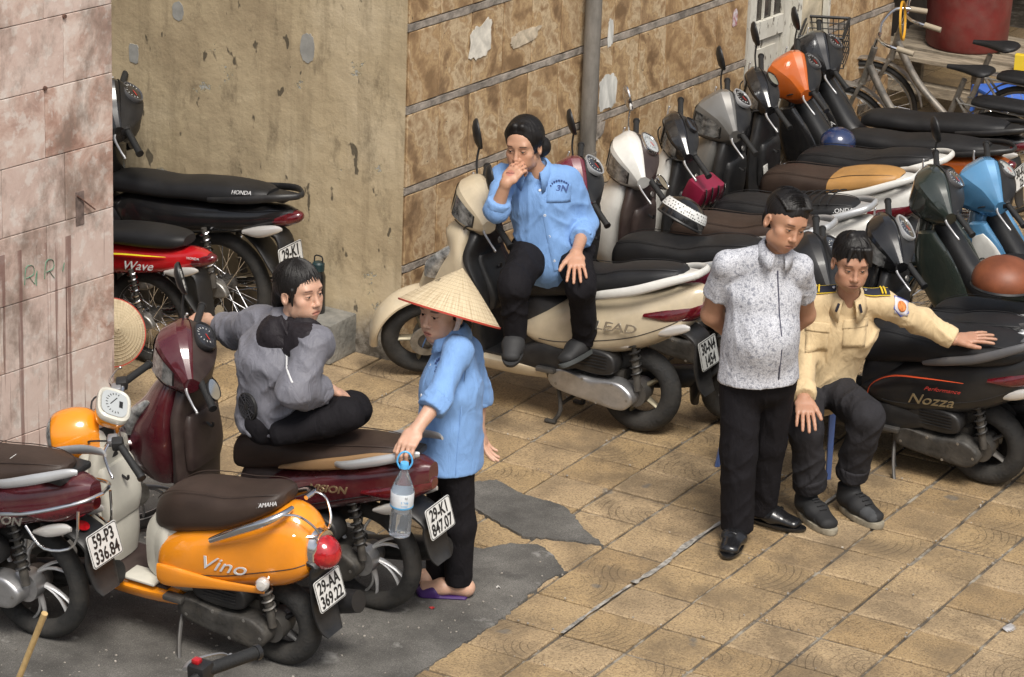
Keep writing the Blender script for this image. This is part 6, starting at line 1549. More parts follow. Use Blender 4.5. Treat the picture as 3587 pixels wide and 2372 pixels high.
# joint positions (metres), measured for each pose
POSE = {
    1: dict(base=(-0.729, 0.406, 0.0), pel=(-0.746, 0.419, 0.848), chest=(-0.788, 0.372, 1.113), neck=(-0.808, 0.314, 1.267), head=(-0.833, 0.242, 1.382), sR=(-0.950, 0.267, 1.201), eR=(-0.871, 0.070, 1.098), wR=(-0.817, 0.066, 1.250), hR=(-0.798, 0.112, 1.323), sL=(-0.688, 0.406, 1.203), eL=(-0.618, 0.494, 0.974), wL=(-0.499, 0.193, 0.926), hL=(-0.432, 0.093, 0.859), pR=(-0.825, 0.351, 0.828), kR=(-0.699, -0.038, 0.794), aR=(-0.714, 0.022, 0.507), tR=(-0.668, -0.090, 0.431), pL=(-0.668, 0.464, 0.829), kL=(-0.443, 0.156, 0.780), aL=(-0.507, 0.327, 0.452), tL=(-0.514, 0.230, 0.402)),
    2: dict(base=(-0.562, -2.154, 0.0), pel=(-0.577, -2.140, 0.859), chest=(-0.591, -2.148, 1.087), neck=(-0.543, -2.120, 1.241), head=(-0.500, -2.118, 1.384), sR=(-0.373, -2.195, 1.205), eR=(-0.376, -2.324, 1.048), wR=(-0.342, -2.119, 0.992), hR=(-0.321, -2.038, 0.952), sL=(-0.749, -2.031, 1.167), eL=(-0.989, -1.893, 1.050), wL=(-1.190, -1.801, 1.020), hL=(-1.282, -1.784, 1.016), pR=(-0.586, -2.237, 0.821), kR=(-0.246, -2.133, 0.910), aR=(-0.460, -2.303, 0.833), pL=(-0.583, -2.028, 0.793), kL=(-0.362, -1.923, 0.840), aL=(-0.484, -2.109, 0.804)),
    3: dict(base=(0.017, -1.703, 0.0), pel=(-0.006, -1.717, 0.740), chest=(-0.008, -1.718, 1.010), neck=(-0.020, -1.725, 1.190), head=(-0.044, -1.739, 1.289), sL=(0.082, -1.816, 1.169), eL=(0.089, -1.985, 1.000), wL=(0.069, -2.112, 0.908), hL=(0.074, -2.190, 0.865), sR=(-0.026, -1.578, 1.069), eR=(-0.010, -1.488, 0.851), wR=(-0.006, -1.486, 0.714), hR=(0.034, -1.486, 0.616), pL=(0.051, -1.764, 0.730), kL=(0.056, -1.727, 0.357), aL=(0.039, -1.691, 0.071), tL=(-0.042, -1.737, 0.007), pR=(-0.070, -1.650, 0.664), kR=(-0.069, -1.661, 0.309), aR=(-0.080, -1.644, 0.043), tR=(-0.142, -1.703, 0.004)),
    4: dict(base=(0.774, -0.478, 0.0), pel=(0.777, -0.419, 0.858), chest=(0.790, -0.446, 1.179), neck=(0.840, -0.463, 1.395), head=(0.881, -0.474, 1.528), sR=(0.647, -0.529, 1.322), eR=(0.548, -0.447, 1.029), wR=(0.594, -0.305, 0.896), hR=(0.653, -0.248, 0.872), sL=(0.907, -0.355, 1.304), eL=(0.856, -0.154, 1.010), wL=(0.743, -0.173, 0.869), hL=(0.678, -0.211, 0.856), pR=(0.713, -0.467, 0.829), kR=(0.737, -0.476, 0.440), aR=(0.741, -0.463, 0.078), tR=(0.772, -0.572, 0.006), pL=(0.835, -0.351, 0.820), kL=(0.787, -0.286, 0.431), aL=(0.728, -0.205, 0.082), tL=(0.820, -0.221, 0.030)),
    5: dict(base=(0.975, 0.036, 0.0), pel=(0.753, 0.254, 0.556), chest=(0.844, 0.237, 0.828), neck=(0.905, 0.192, 1.016), head=(0.932, 0.138, 1.187), sR=(0.758, 0.153, 0.959), eR=(0.750, 0.090, 0.720), wR=(0.875, -0.138, 0.611), hR=(0.927, -0.223, 0.561), sL=(1.027, 0.320, 0.968), eL=(1.132, 0.507, 0.847), wL=(1.282, 0.571, 0.771), hL=(1.359, 0.615, 0.764), pR=(0.716, 0.210, 0.508), kR=(0.892, -0.128, 0.456), aR=(0.887, -0.038, 0.170), tR=(0.988, -0.073, 0.030), pL=(0.823, 0.271, 0.528), kL=(1.109, 0.044, 0.524), aL=(1.020, 0.131, 0.204), tL=(1.071, 0.114, 0.043)),
}

VV = np.array((-0.5, 0.866, 0.0)); RR = np.array((0.866, 0.5, 0.0)); ZZ = np.array((0, 0, 1.0))   # away from the viewer, to the viewer's right, up
SKIN_F = (0.56, 0.345, 0.245); SKIN_F2 = (0.47, 0.265, 0.17); SKIN_M = (0.42, 0.225, 0.14); SKIN_M2 = (0.42, 0.23, 0.15)
def span(J, pad, keys=None):
    P = np.array([v for k, v in J.items() if k != 'base' and (keys is None or k in keys)]); return P.min(0) - pad, P.max(0) + pad
def start(n, label, group=None):
    J = {k: V3(v) for k, v in POSE[n].items()}
    root = thing('person', label, 'person', tuple(J['base']), 0.0, group)
    return J, root, J['base']
def skin_field(J, H, hands, h=0.007):
    lo, hi = span(J, 0.17)
    fine = [(H.c - 0.135, H.c + 0.135, 0.0030)] + [(p - 0.10, p + 0.10, 0.0042) for p in hands]
    return Field(lo, hi, h, fine)
def lerp(a, b, t): return a + (b - a) * t
def base_body(F, J, side, legs=True, arms=True, shin=0.035):
    F.ell(J['pel'], J['chest'], (.10, .065), (.105, .065), side, .03)
    F.ell(J['chest'], lerp(J['chest'], J['neck'], .75), (.10, .06), (.055, .045), side, .03)
    F.ell(J['neck'] - ZZ * 0.03, J['neck'] + (J['head'] - J['neck']) * 0.55, .050, .047, None, .025)
    for s in 'LR':
        F.ell(J['s' + s], J['e' + s], .038, .036, None, .03); F.ell(J['e' + s], J['w' + s], .037, .025, None, .015)
        F.ell(lerp(J['s' + s], J['neck'], .6) - ZZ * .02, J['s' + s], .028, .034, None, .02)
        F.ell(J['p' + s], J['k' + s], .07, .05, None, .03); F.ell(J['k' + s], J['a' + s], .048, shin, None, .02)
def finish_body(F, root, base, H, skin, lip, beard=0.0, brow=True, warm=()):
    P, Q = F.nets(2)
    cols = np.tile(np.array(skin, float), (len(P), 1))
    for c in warm:          # knuckles and fingertips a little redder
        d = np.linalg.norm(P - c, axis=1); w = np.clip(1 - d / 0.09, 0, 1)[:, None] * 0.25
        cols = cols * (1 - w) + np.array((skin[0], skin[1] * .82, skin[2] * .8)) * w
    cols = face_cols(P, H, skin, lip, brow, beard, cols)
    return np_mesh('body', P, Q, M_SKIN, root, base, cols)
def foot_frame(a, t):
    d = unit((t - a) * np.array((1, 1, 0))); return d, np.array((-d[1], d[0], 0))
def shoe(root, base, heel, toe, m, m_sole, w=0.045, hgt=0.075, name='shoe', sole_h=0.022, ankle=None, up=ZZ, collar_r=0.0, lace=False, cap=None):
    """shoe from heel to toe lying on the plane with normal up"""
    heel = V3(heel); toe = V3(toe); d = unit(toe - heel); L_ = np.linalg.norm(toe - heel); up = unit(up - d * np.dot(up, d)); sd = np.cross(up, d)
    lo = np.minimum(heel, toe) - 0.16; hi = np.maximum(heel, toe) + 0.16
    F = Field(lo, hi, 0.005)
    z0 = up * (sole_h + 0.012)
    F.ell(heel + d * .035 + z0 + up * hgt * .30, heel + d * L_ * .45 + z0 + up * hgt * .26, (w * .80, hgt * .58), (w * .92, hgt * .46), sd, 0.0)
    F.ell(heel + d * L_ * .45 + z0 + up * hgt * .2, toe - d * w * .85 + z0 + up * hgt * .02, (w * .95, hgt * .44), (w * .82, hgt * .30), sd, .03)
    if collar_r: F.ell(heel + d * .045 + z0 + up * hgt * .4, heel + d * .04 + z0 + up * (hgt * 1.05), (collar_r, collar_r * 1.2), (collar_r, collar_r * 1.2), sd, .02, 'u', 'b')
    F.cut(heel + up * sole_h, -up)
    o, bvh = garment(name, F, m, root, base, 0.0012, (40, 40, 40))
    b = MB(); n = 26; rs = []
    for z, k in ((0.0, 0.98), (sole_h * .5, 1.03), (sole_h, 1.02)):
        r_ = []
        for i in range(n):
            a_ = 2 * math.pi * i / n; c = math.cos(a_); wid = w * (0.86 + 0.16 * math.exp(-((c - 0.35) / 0.5) ** 2))
            r_.append(heel + d * (L_ / 2 + c * (L_ / 2 + .004) * k) + sd * math.sin(a_) * wid * k * (abs(math.sin(a_)) ** -0.18 if abs(math.sin(a_)) > .05 else 1) + up * z - np.array(base))
        rs.append(r_)
    b.rings(rs).build('sole', m_sole, o)
    if lace:
        for t in (.42, .50, .58, .66):
            c, nn = hit(bvh, heel + d * L_ * t, up); MB().tube([c + sd * .018 + nn * .002 - base, c + nn * .006 - base, c - sd * .018 + nn * .002 - base], .0035, 6, 4).build('lace', M_SNEAKB, o)
    if cap is not None:
        G_ = Field(lo, hi, 0.005)
        G_.ell(heel + d * L_ * .62 + z0 + up * hgt * .12, toe - d * w * .85 + z0 + up * hgt * .02, (w * .93, hgt * .385), (w * .835, hgt * .315), sd, 0.0); G_.cut(heel + up * sole_h, -up)
        G_.cut(heel + d * L_ * .64, -d); garment('toe_cap', G_, cap, o, base, 0)
    return o
def hair_mesh(root, base, H, build, m=None, amp=0.0022, sx=(70, 70, 18), name='hair', pad=0.22, h=0.0042):
    F = Field(H.c - pad, H.c + pad, h); build(F); P, Q = F.nets(1)
    L_ = H.local(P); ang = np.arctan2(L_[:, 0], L_[:, 1] + 0.02)
    q = np.stack([ang * 14, L_[:, 2] * 10, np.full(len(P), 3.1)], 1); N_ = normals(P, Q)
    P = P + N_ * (amp * (ridge(q) + 0.6 * ridge(q * 2.7 + 5) - 0.9))[:, None]
    return np_mesh(name, P, Q, m or M_HAIR, root, base)

def loose_hair(root, base, H, kind, n=110, seed=1, rad=(.0885, .106, .098), c=(0, -.021, .042)):
    rnd = random.Random(seed); b = MB()
    for i in range(n):
        pts = []
        if kind == 'back':
            x = rnd.uniform(-.95, .95); t0 = rnd.uniform(-.1, .5); t1 = t0 + rnd.uniform(.7, 1.6)
            for k in range(5):
                t = t0 + (t1 - t0) * k / 4; r_ = math.sqrt(max(0, 1 - x * x)); xx = x * (1 - .25 * k / 4); wob = 1.0 + rnd.uniform(0, .012)
                a = math.pi * .28 + t * .8; pts.append((c[0] + xx * rad[0] * wob, c[1] + math.cos(a) * rad[1] * math.sqrt(max(0, 1 - xx * xx)) * wob, c[2] + math.sin(a) * rad[2] * math.sqrt(max(0, 1 - xx * xx)) * wob))
        elif kind == 'down':
            az = rnd.uniform(-2.6, 2.6); e0 = rnd.uniform(.9, 1.5); e1 = rnd.uniform(-.05, .35) if abs(az) > .75 else rnd.uniform(.10, .32)
            for k in range(5):
                e = e0 + (e1 - e0) * k / 4; az2 = az + .06 * math.sin(k * 1.3 + i); wob = 1.0 + rnd.uniform(0, .014) + (.018 * k / 4)
                pts.append((c[0] + math.sin(az2) * math.cos(e) * rad[0] * wob, c[1] + math.cos(az2) * math.cos(e) * rad[1] * wob, c[2] + math.sin(e) * rad[2] * wob))
        else:
            y = rnd.uniform(-.9, .75); t0 = rnd.uniform(.5, .9); t1 = t0 + rnd.uniform(.6, 1.5)
            for k in range(5):
                t = t0 + (t1 - t0) * k / 4; wob = 1.004 + rnd.uniform(0, .018); q = math.sqrt(max(0, 1 - y * y))
                pts.append((c[0] + math.cos(t) * q * rad[0] * wob, c[1] + y * rad[1] * wob, c[2] + math.sin(t) * q * rad[2] * wob))
        b.tube([H.w(*p) - np.array(base) for p in pts], [.0013, .0016, .0006], 4)
    b.build('loose_hair', M_HAIR, root)
# ---------------------------------------------------------------- 1: woman in blue sitting on the beige scooter
def woman_on_beige():
    J, root, base = start(1, 'woman in a blue work shirt sitting on the beige scooter, hand at her mouth')
    H = Head(J['head'] + ZZ * 0.0, -VV * .90 - RR * .36 - ZZ * .12, ZZ + RR * -.05, 1.0); side = unit(J['sL'] - J['sR'])
    F = skin_field(J, H, (J['wR'] + ZZ * .06, J['hL']))
    base_body(F, J, side); add_head(F, H, True, 1.0)
    dR = unit(J['hR'] - J['wR'] + RR * .02)
    hand(F, J['wR'], dR, -VV * .75 - RR * .6, False, 1.0, (1.05, 1.0, 1.0, 0.95), 0.02, (0.5, 0.5))
    dL = unit(J['hL'] - J['wL'] - VV * .03)
    hand(F, J['wL'], dL, ZZ * .55 - VV * .85, True, 1.04, (.16, .14, .16, .2), .14, (0.75, 0.1))
    finish_body(F, root, base, H, SKIN_F2, (0.40, 0.13, 0.10), warm=(J['hL'], J['hR'])); eyes(root, H, base, (-.25, -.2))
    def hb(F):
        F.ball(H.w(0, -.024, .044), tuple(np.array((.091, .106, .102)) * H.s), H.m, 0)
        for sx_ in (1, -1): F.ball(H.w(sx_ * .012, .104, .004), tuple(np.array((.064, .074, .088)) * H.s), H.m, .012, 's')
        for sx_ in (1, -1): F.ell(H.w(sx_ * .020, .050, .118), H.w(sx_ * .078, -.01, .05), .016 * H.s, .018 * H.s, None, .02)
        F.ball(H.w(0, .075, -.10), tuple(np.array((.13, .13, .085)) * H.s), H.m, .01, 's')
        F.ball(H.w(0, -.03, -.13), tuple(np.array((.13, .13, .07)) * H.s), H.m, .01, 's')
        for s in (1, -1): F.ball(H.w(s * .088, .000, -.020), tuple(np.array((.020, .016, .030)) * H.s), H.m, .006, 's')
        F.ball(H.w(.035, -.118, -.045), .052 * H.s, None, .02)
    hair_mesh(root, base, H, hb)
    loose_hair(root, base, H, 'back', 130, 1, (.090, .107, .099), (0, -.022, .042))
    # shirt
    lo, hi = span(J, .16); F = Field(lo, hi, 0.0075)
    F.ell(J['pel'] - ZZ * .045 - VV * .015, J['chest'], (.172, .145), (.165, .120), side, .0)
    F.ell(J['chest'], lerp(J['chest'], J['neck'], .80), (.160, .110), (.076, .060), side, .05)
    F.ell(J['sR'] - ZZ * .02, J['sL'] - ZZ * .02, .045, .045, None, .04)
    for s in 'RL': F.ell(J['neck'] - ZZ * .022, J['s' + s], .046, .048, None, .035)
    for s in 'RL':
        F.ell(J['s' + s], J['e' + s], .055, .052, None, .04)
        t = .30 if s == 'R' else .42
        F.ell(J['e' + s], lerp(J['e' + s], J['w' + s], t), .052, .050, None, .025, 'u', 'b')
    F.ell(J['neck'] - ZZ * .01, J['neck'] + ZZ * .12 - VV * .015, (.052, .05), (.06, .055), side, 0.006, 's')
    F.ball(J['neck'] - VV * .085 - ZZ * .03, (.030, .055, .075), None, .01, 's')
    o, bv = garment('shirt', F, M_BLUE, root, base, .013, (10, 10, 8), 1.3)
    for s, t0, t1 in (('R', .12, .34), ('L', .26, .50)):
        F = Field(lo, hi, .006); F.ell(lerp(J['e' + s], J['w' + s], t0), lerp(J['e' + s], J['w' + s], t1), .056, .054, None, 0, 'u', 'ab'); garment('cuff', F, M_BLUE, root, base, .004, (14, 14, 14), 2)
    collar(root, J['neck'] - ZZ * .006 - VV * .004, ZZ * 1 - VV * .30, -VV - RR * .1, .064, M_BLUE, base, .030, .055, .50, .055, .040)
    fr = -VV - RR * .12
    for px in ((1237, 452), (1245, 496), (1253, 530), (1268, 570)): pass
    top = lerp(J['chest'], J['neck'], .45) - VV * .1; bot = J['pel'] - VV * .12 - ZZ * .06 + RR * .02
    strip(root, bv, [top, lerp(top, bot, .5), bot], fr, base, M_BLUE, .012, .16, 'placket')
    for t in (.02, .32, .58, .88): button(root, bv, lerp(top, bot, t), fr, base)
    c = J['chest'] + RR * .085 + ZZ * .05
    decal(root, bv, c, fr, ZZ, .11, .085, base, M_BLUE, 'chest_pocket')
    M_STITCH = mat('navy_stitching', (0.05, 0.09, 0.25), 0.8)
    for k in range(9):
        a = R(150 - 14 * k); p, n = hit(bv, c + RR * (.050 * math.cos(a)) + ZZ * (.012 + .045 * math.sin(a)), fr); MB().cbox(p + n * .004 - base, (.009, .003, .009), .001).build('embroidery', M_STITCH, root)
    p, n = hit(bv, c + ZZ * .022 + RR * .01, fr); lettering('3N', .040, M_STITCH, root, frame(Vector(p + n * .006 - base), Vector(RR), Vector(ZZ - n * n[2])), 'embroidery', .0008, .2, 1.1, bold=.001)
    # trousers
    F = Field(lo, hi, .0075)
    F.ell(J['pR'] + ZZ * .01, J['pL'] + ZZ * .01, (.10, .09), (.10, .09), None, 0)
    for s in 'RL':
        F.ell(J['p' + s], J['k' + s], .090, .068, None, .04); F.ell(J['k' + s], lerp(J['k' + s], J['a' + s], .98), .066, .056, None, .03, 'u', 'b')
    garment('trousers', F, M_BLKTR, root, base, .013, (12, 12, 9), 4.1)
    for s in 'RL':
        a = J['a' + s]; t = J['t' + s]; F = Field(a - .12, a + .12, .007); F.ell(a + ZZ * .03, lerp(a, t, .35), .036, .036); garment('sock', F, M_GREYJ, root, base, 0)
    a, t = J['aR'], J['tR']; d = unit((t - a) + ZZ * .02)
    shoe(root, base, a - ZZ * .055 - d * .06, t - ZZ * .005 + d * .03, M_CLOG, M_CLOG, .050, .085, 'clog', .018, up=ZZ)
    a, t = J['aL'], J['tL']
    shoe(root, base, a + RR * .05 - ZZ * .06 + VV * .02, a - RR * .10 - ZZ * .09 - VV * .16, M_CLOG, mat('grey_foam_sole', (.05, .055, .055), .8, var=.3), .052, .085, 'clog', .022, up=ZZ * .75 + VV * .5)
woman_on_beige()

# ---------------------------------------------------------------- 2: woman in the grey jacket
def woman_grey():
    J, root, base = start(2, 'woman in a grey jacket with black hood sitting cross-legged on the dark red scooter')
    H = Head(J['head'], -VV * .66 + RR * .75 + ZZ * .02, ZZ - RR * .04, 1.0); side = unit(J['sL'] - J['sR'])
    F = skin_field(J, H, (J['hL'], J['wR']))
    base_body(F, J, side); add_head(F, H, True, 1.0)
    hand(F, J['wL'], J['hL'] - J['wL'], ZZ * .85 - VV * .4 , True, 1.02, (.75, .75, .75, .75), .03, (0.5, .6))
    hand(F, J['wR'], J['hR'] - J['wR'], ZZ - VV * .2, False, 1.0, (.4, .4, .4, .4), .04)
    finish_body(F, root, base, H, SKIN_F, (0.42, 0.14, 0.11), warm=(J['hL'],)); eyes(root, H, base, (.2, -.25))
    def hb(F):
        F.ball(H.w(0, -.022, .042), tuple(np.array((.0865, .104, .096)) * H.s), H.m, 0)
        F.ball(H.w(0, .105, -.046), tuple(np.array((.070, .072, .074)) * H.s), H.m, .004, 's')
        F.ball(H.w(0, .04, -.115), tuple(np.array((.12, .10, .07)) * H.s), H.m, .01, 's')
        for s in (1, -1):
            F.ball(H.w(s * .084, -.002, -.018), tuple(np.array((.020, .022, .032)) * H.s), H.m, .006, 's')
            F.ell(H.w(s * .074, .030, .03), H.w(s * .074, .030, -.035), .009 * H.s, .004 * H.s, None, .006)
        F.ell(H.w(0, -.10, .0), H.w(0, -.125, -.07), .044 * H.s, .034 * H.s, None, .02)
    hair_mesh(root, base, H, hb)
    loose_hair(root, base, H, 'down', 240, 2, (.087, .105, .097), (0, -.022, .042))
    lo, hi = span(J, .17); F = Field(lo, hi, .0075)
    F.ell(J['pel'] - ZZ * .06 - RR * .015, J['chest'] - ZZ * .02, (.180, .160), (.172, .132), side, 0)
    F.ell(J['chest'], lerp(J['chest'], J['neck'], .82), (.185, .135), (.10, .08), side, .05)
    F.ell(J['sR'], J['sL'], .056, .056, None, .05)
    F.ell(J['sR'], J['eR'], .064, .068, None, .05); F.ell(J['eR'], lerp(J['eR'], J['wR'], .72), .070, .055, None, .03, 'u', 'b')
    F.ell(J['sL'], J['eL'], .068, .060, None, .05); F.ell(J['eL'], lerp(J['eL'], J['wL'], .35), .060, .058, None, .03, 'u', 'b')
    F.cut(J['pel'] - ZZ * .055, -ZZ * 1.0 + RR * .12)
    o, bv = garment('jacket', F, M_GREYJ, root, base, .018, (10, 10, 9), 2.2)
    F = Field(lo, hi, .006); F.ell(lerp(J['eL'], J['wL'], .20), lerp(J['eL'], J['wL'], .42), .064, .064, None, 0, 'u', 'ab'); garment('cuff', F, M_GREYJ, root, base, .004, (14, 14, 14), 2)
    F = Field(lo, hi, .006); F.ell(lerp(J['eR'], J['wR'], .52), lerp(J['eR'], J['wR'], .76), .064, .060, None, 0, 'u', 'ab'); garment('cuff', F, M_GREYJ, root, base, .004, (14, 14, 14), 3)
    # hood bunched behind the neck and dark yoke
    back = unit(-H.f * np.array((1, 1, 0)) * .5 - RR * .5 - VV * .25)
    F = Field(J['neck'] - .26, J['neck'] + .26, .006)
    nb = J['neck'] - ZZ * .022
    F.ell(nb + RR * .045 + ZZ * .0 - VV * .075, nb - RR * .055 - ZZ * .015 - VV * .06, .046, .052, None, 0)
    F.ell(nb - RR * .055 - ZZ * .015 - VV * .06, nb - RR * .085 - ZZ * .045 + VV * .06, .052, .050, None, .03)
    F.ell(nb + RR * .02 - ZZ * .05 - VV * .085, nb - RR * .05 - ZZ * .075 - VV * .055, .045, .045, None, .03)
    F.ell(nb + RR * .085 - ZZ * .005 - VV * .035, nb + RR * .045 + ZZ * .0 - VV * .075, .030, .046, None, .03)
    garment('hood', F, M_BLKJ, root, base, .016, (13, 13, 13), 5.0, 1)
    F = Field(lo, hi, .0065)
    F.ell(lerp(J['sR'], nb, .15), lerp(J['sR'], nb, .8), .074, .072, None, 0); F.ball(J['chest'] + RR * .10 - VV * .09 + ZZ * .085, (.075, .075, .055), None, .03)
    garment('yoke', F, M_BLKJ, root, base, .007, (12, 12, 12), 3.0)
    p, n = hit(bv, V3(-0.624, -2.305, 0.910), -VV * .9 + RR * -.15)
    fan = MB().lathe([(.058, -.012), (.062, .0), (.060, .009), (.054, .011), (.052, .004), (.014, .004), (.014, .012), (0, .013)], p - base, n, 28).build('fan_housing', M_BLACKP, root)
    u = Vector(n).orthogonal().normalized(); w_ = Vector(n).cross(u); g_ = MB(); c = Vector(p - base) + Vector(n) * .010
    for k in range(9):
        a = 2 * math.pi * k / 9; d = u * math.cos(a) + w_ * math.sin(a); g_.tube([c + d * .012, c + d * .054], .0022, 5)
    for rr_ in (.024, .036, .047): g_.lathe([(rr_ - .0018, -.0015), (rr_ + .0018, -.0015), (rr_ + .0018, .0015), (rr_ - .0018, .0015)], c, n, 28, True)
    g_.build('fan_grille', mat('fan_grille', (.035, .035, .04), .4), fan)
    pp0 = lerp(J['sR'], nb, .05) - ZZ * .05 - VV * .10
    strip(root, bv, [J['chest'] + RR * .03 - VV * .16 + ZZ * .10, J['chest'] + RR * .06 - VV * .16 + ZZ * .05, J['chest'] + RR * .09 - VV * .16 + ZZ * .015], -VV, base, M_WHITET, .004, .4, 'reflective_piping')
    F = Field(lo - .05, hi + .05, .008)
    F.ell(J['pR'], J['pL'], (.085, .075), (.085, .075), None, 0); F.ell(J['pel'] - ZZ * .095, J['pel'] - ZZ * .07, (.12, .11), (.10, .09), side, .03)
    F.ell(J['pR'], J['kR'], .080, .066, None, .03); F.ell(J['kR'], J['aR'], .062, .050, None, .02)
    F.ell(J['pL'], J['kL'], .080, .070, None, .03); F.ell(J['kL'], J['aL'], .062, .050, None, .02)
    F.cut(np.array((0, 0, .755)), -ZZ)
    garment('trousers', F, M_BLKTR, root, base, .011, (12, 12, 10), 6.0)
woman_grey()

# ---------------------------------------------------------------- 3: woman in the conical hat
def woman_hat():
    J, root, base = start(3, 'woman in a blue work shirt and conical hat standing behind the dark red scooter')
    H = Head(J['head'], -VV * .74 - RR * .66 - ZZ * .06, ZZ, 1.05); side = unit(J['sL'] - J['sR'])
    F = skin_field(J, H, (J['hL'], J['hR']))
    base_body(F, J, side, shin=.040); add_head(F, H, True)
    hand(F, J['wL'], J['hL'] - J['wL'], -VV * .6 + ZZ * .6 - RR * .2, True, 1.02, (.75, .75, .75, .75), .02, (.45, .5))
    hand(F, J['wR'], J['hR'] - J['wR'], VV * .2 - RR * .9, False, 1.02, (.25, .3, .3, .3), .12, (.95, .1))
    for s in 'LR':
        a, t = J['a' + s], J['t' + s]; d, _ = foot_frame(a, t); hl = np.array((a[0], a[1], .03)) - d * .035
        F.ell(a, hl + ZZ * .02, .034, .036, None, .02); F.ell(hl + ZZ * .015, hl + d * .10 + ZZ * .02, .034, .034, None, .02); F.ell(hl + d * .10 + ZZ * .02, hl + d * .18 + ZZ * .005, (.040, .028), (.036, .018), None, .02)
    finish_body(F, root, base, H, SKIN_F, (0.36, 0.10, 0.085), warm=(J['hL'], J['hR'])); eyes(root, H, base)
    def hb(F):
        F.ball(H.w(0, -.020, .040), tuple(np.array((.084, .102, .092)) * H.s), H.m, 0)
        F.ball(H.w(0, .105, -.02), tuple(np.array((.070, .070, .085)) * H.s), H.m, .01, 's'); F.ball(H.w(0, .04, -.11), tuple(np.array((.12, .10, .07)) * H.s), H.m, .01, 's')
        F.ell(H.w(0, -.10, -.01), H.w(0, -.12, -.10), .036 * H.s, .028 * H.s, None, .02)
    hair_mesh(root, base, H, hb)
    lo, hi = span(J, .16); F = Field(lo, hi, .0075)
    hem = J['pel'] - ZZ * .125
    F.ell(hem - ZZ * .05, J['chest'] - ZZ * .05, (.178, .150), (.150, .122), side, 0); F.ell(J['chest'] - ZZ * .05, lerp(J['chest'], J['neck'], .78), (.148, .112), (.076, .060), side, .05)
    F.ell(J['sR'] - ZZ * .02, J['sL'] - ZZ * .02, .044, .044, None, .04)
    for s in 'RL': F.ell(J['neck'] - ZZ * .022, J['s' + s], .045, .047, None, .035)
    F.ell(J['sL'], J['eL'], .054, .054, None, .04); F.ell(J['eL'], lerp(J['eL'], J['wL'], .18), .055, .054, None, .03, 'u', 'b')
    F.ell(J['sR'], J['eR'], .056, .056, None, .045); F.ell(J['eR'], lerp(J['eR'], J['wR'], .22), .054, .052, None, .03, 'u', 'b')
    F.ell(J['neck'], J['neck'] + ZZ * .12, .05, .055, None, .006, 's'); F.cut(hem, -ZZ)
    o, bv = garment('shirt', F, M_BLUE, root, base, .011, (10, 10, 5), 7.3)
    for s, t0, t1, r in (('L', -.06, .30, .060), ('R', .02, .30, .055)):
        F = Field(lo, hi, .006); F.ell(lerp(J['e' + s], J['w' + s], t0), lerp(J['e' + s], J['w' + s], t1), r, r, None, 0, 'u', 'ab'); garment('cuff', F, M_BLUE, root, base, .005, (14, 14, 14), 2)
    fr = unit(-VV * .55 - RR * .85)
    collar(root, J['neck'] + ZZ * .008, ZZ, fr, .062, M_BLUE, base, .034, .055, .36, .045, .038)
    top = lerp(J['chest'], J['neck'], .55) + fr * .1; bot = hem + fr * .14 + ZZ * .02
    strip(root, bv, [top, lerp(top, bot, .5), bot], fr, base, M_BLUE, .012, .16, 'placket')
    for t in (.08, .35, .6, .84): button(root, bv, lerp(top, bot, t), fr, base)
    M_STITCH = mat('navy_stitching', (0.05, 0.09, 0.25), 0.8); c = J['chest'] - VV * .08 - RR * .03 + ZZ * .055
    for k in range(8):
        a = R(160 - 18 * k); p, n = hit(bv, c + RR * (.036 * math.cos(a)) + ZZ * (.01 + .04 * math.sin(a)), -VV * .8 - RR * .6); MB().cbox(p + n * .003 - base, (.009, .004, .009), .001).build('embroidery', M_STITCH, root)
    p, n = hit(bv, c, -VV * .8 - RR * .6); lettering('3N', .036, M_STITCH, root, frame(Vector(p + n * .006 - base), Vector(np.cross(ZZ, n)), Vector(ZZ)), 'embroidery', .0008, .2, 1.0, bold=.001)
    strip(root, bv, [J['sL'] - ZZ * .07 - VV * .1 + RR * .03, J['pel'] - VV * .15 + RR * .035, hem - VV * .15 + RR * .03], -VV, base, M_BLUE, .0025, .6, 'seam')
    F = Field(lo, hi, .0075); F.ell(J['pel'], J['pel'] - ZZ * .12, (.14, .105), (.135, .10), side, 0)
    for s in 'LR':
        F.ell(J['p' + s], J['k' + s], .074, .068, None, .04); F.ell(J['k' + s], J['a' + s] - ZZ * .0, .068, .057, None, .03, 'u', 'b')
    garment('trousers', F, M_BLKTR, root, base, .010, (12, 12, 5), 8.0)
    M_PURP = mat('purple_slipper', (.045, .012, .11), .6)
    for s in 'LR':
        a, t = J['a' + s], J['t' + s]; d, sd = foot_frame(a, t); hl = np.array((a[0], a[1], .008)) - d * .05
        F = Field(hl - .25, hl + .28, .005); F.ell(hl + d * .15 + ZZ * .022, hl + d * .205 + ZZ * .015, (.045, .032), (.034, .022), sd, 0); F.ell(hl + d * .02 + ZZ * .0, hl + d * .20 + ZZ * .0, (.042, .016), (.040, .016), sd, .01)
        F.ball(hl + d * .085 + ZZ * .045, (.05, .05, .034), None, .01, 's'); F.cut(np.array((0, 0, .007)), -ZZ); garment('slipper', F, M_PURP, root, base, 0)
    return J, H
J3, H3 = woman_hat()

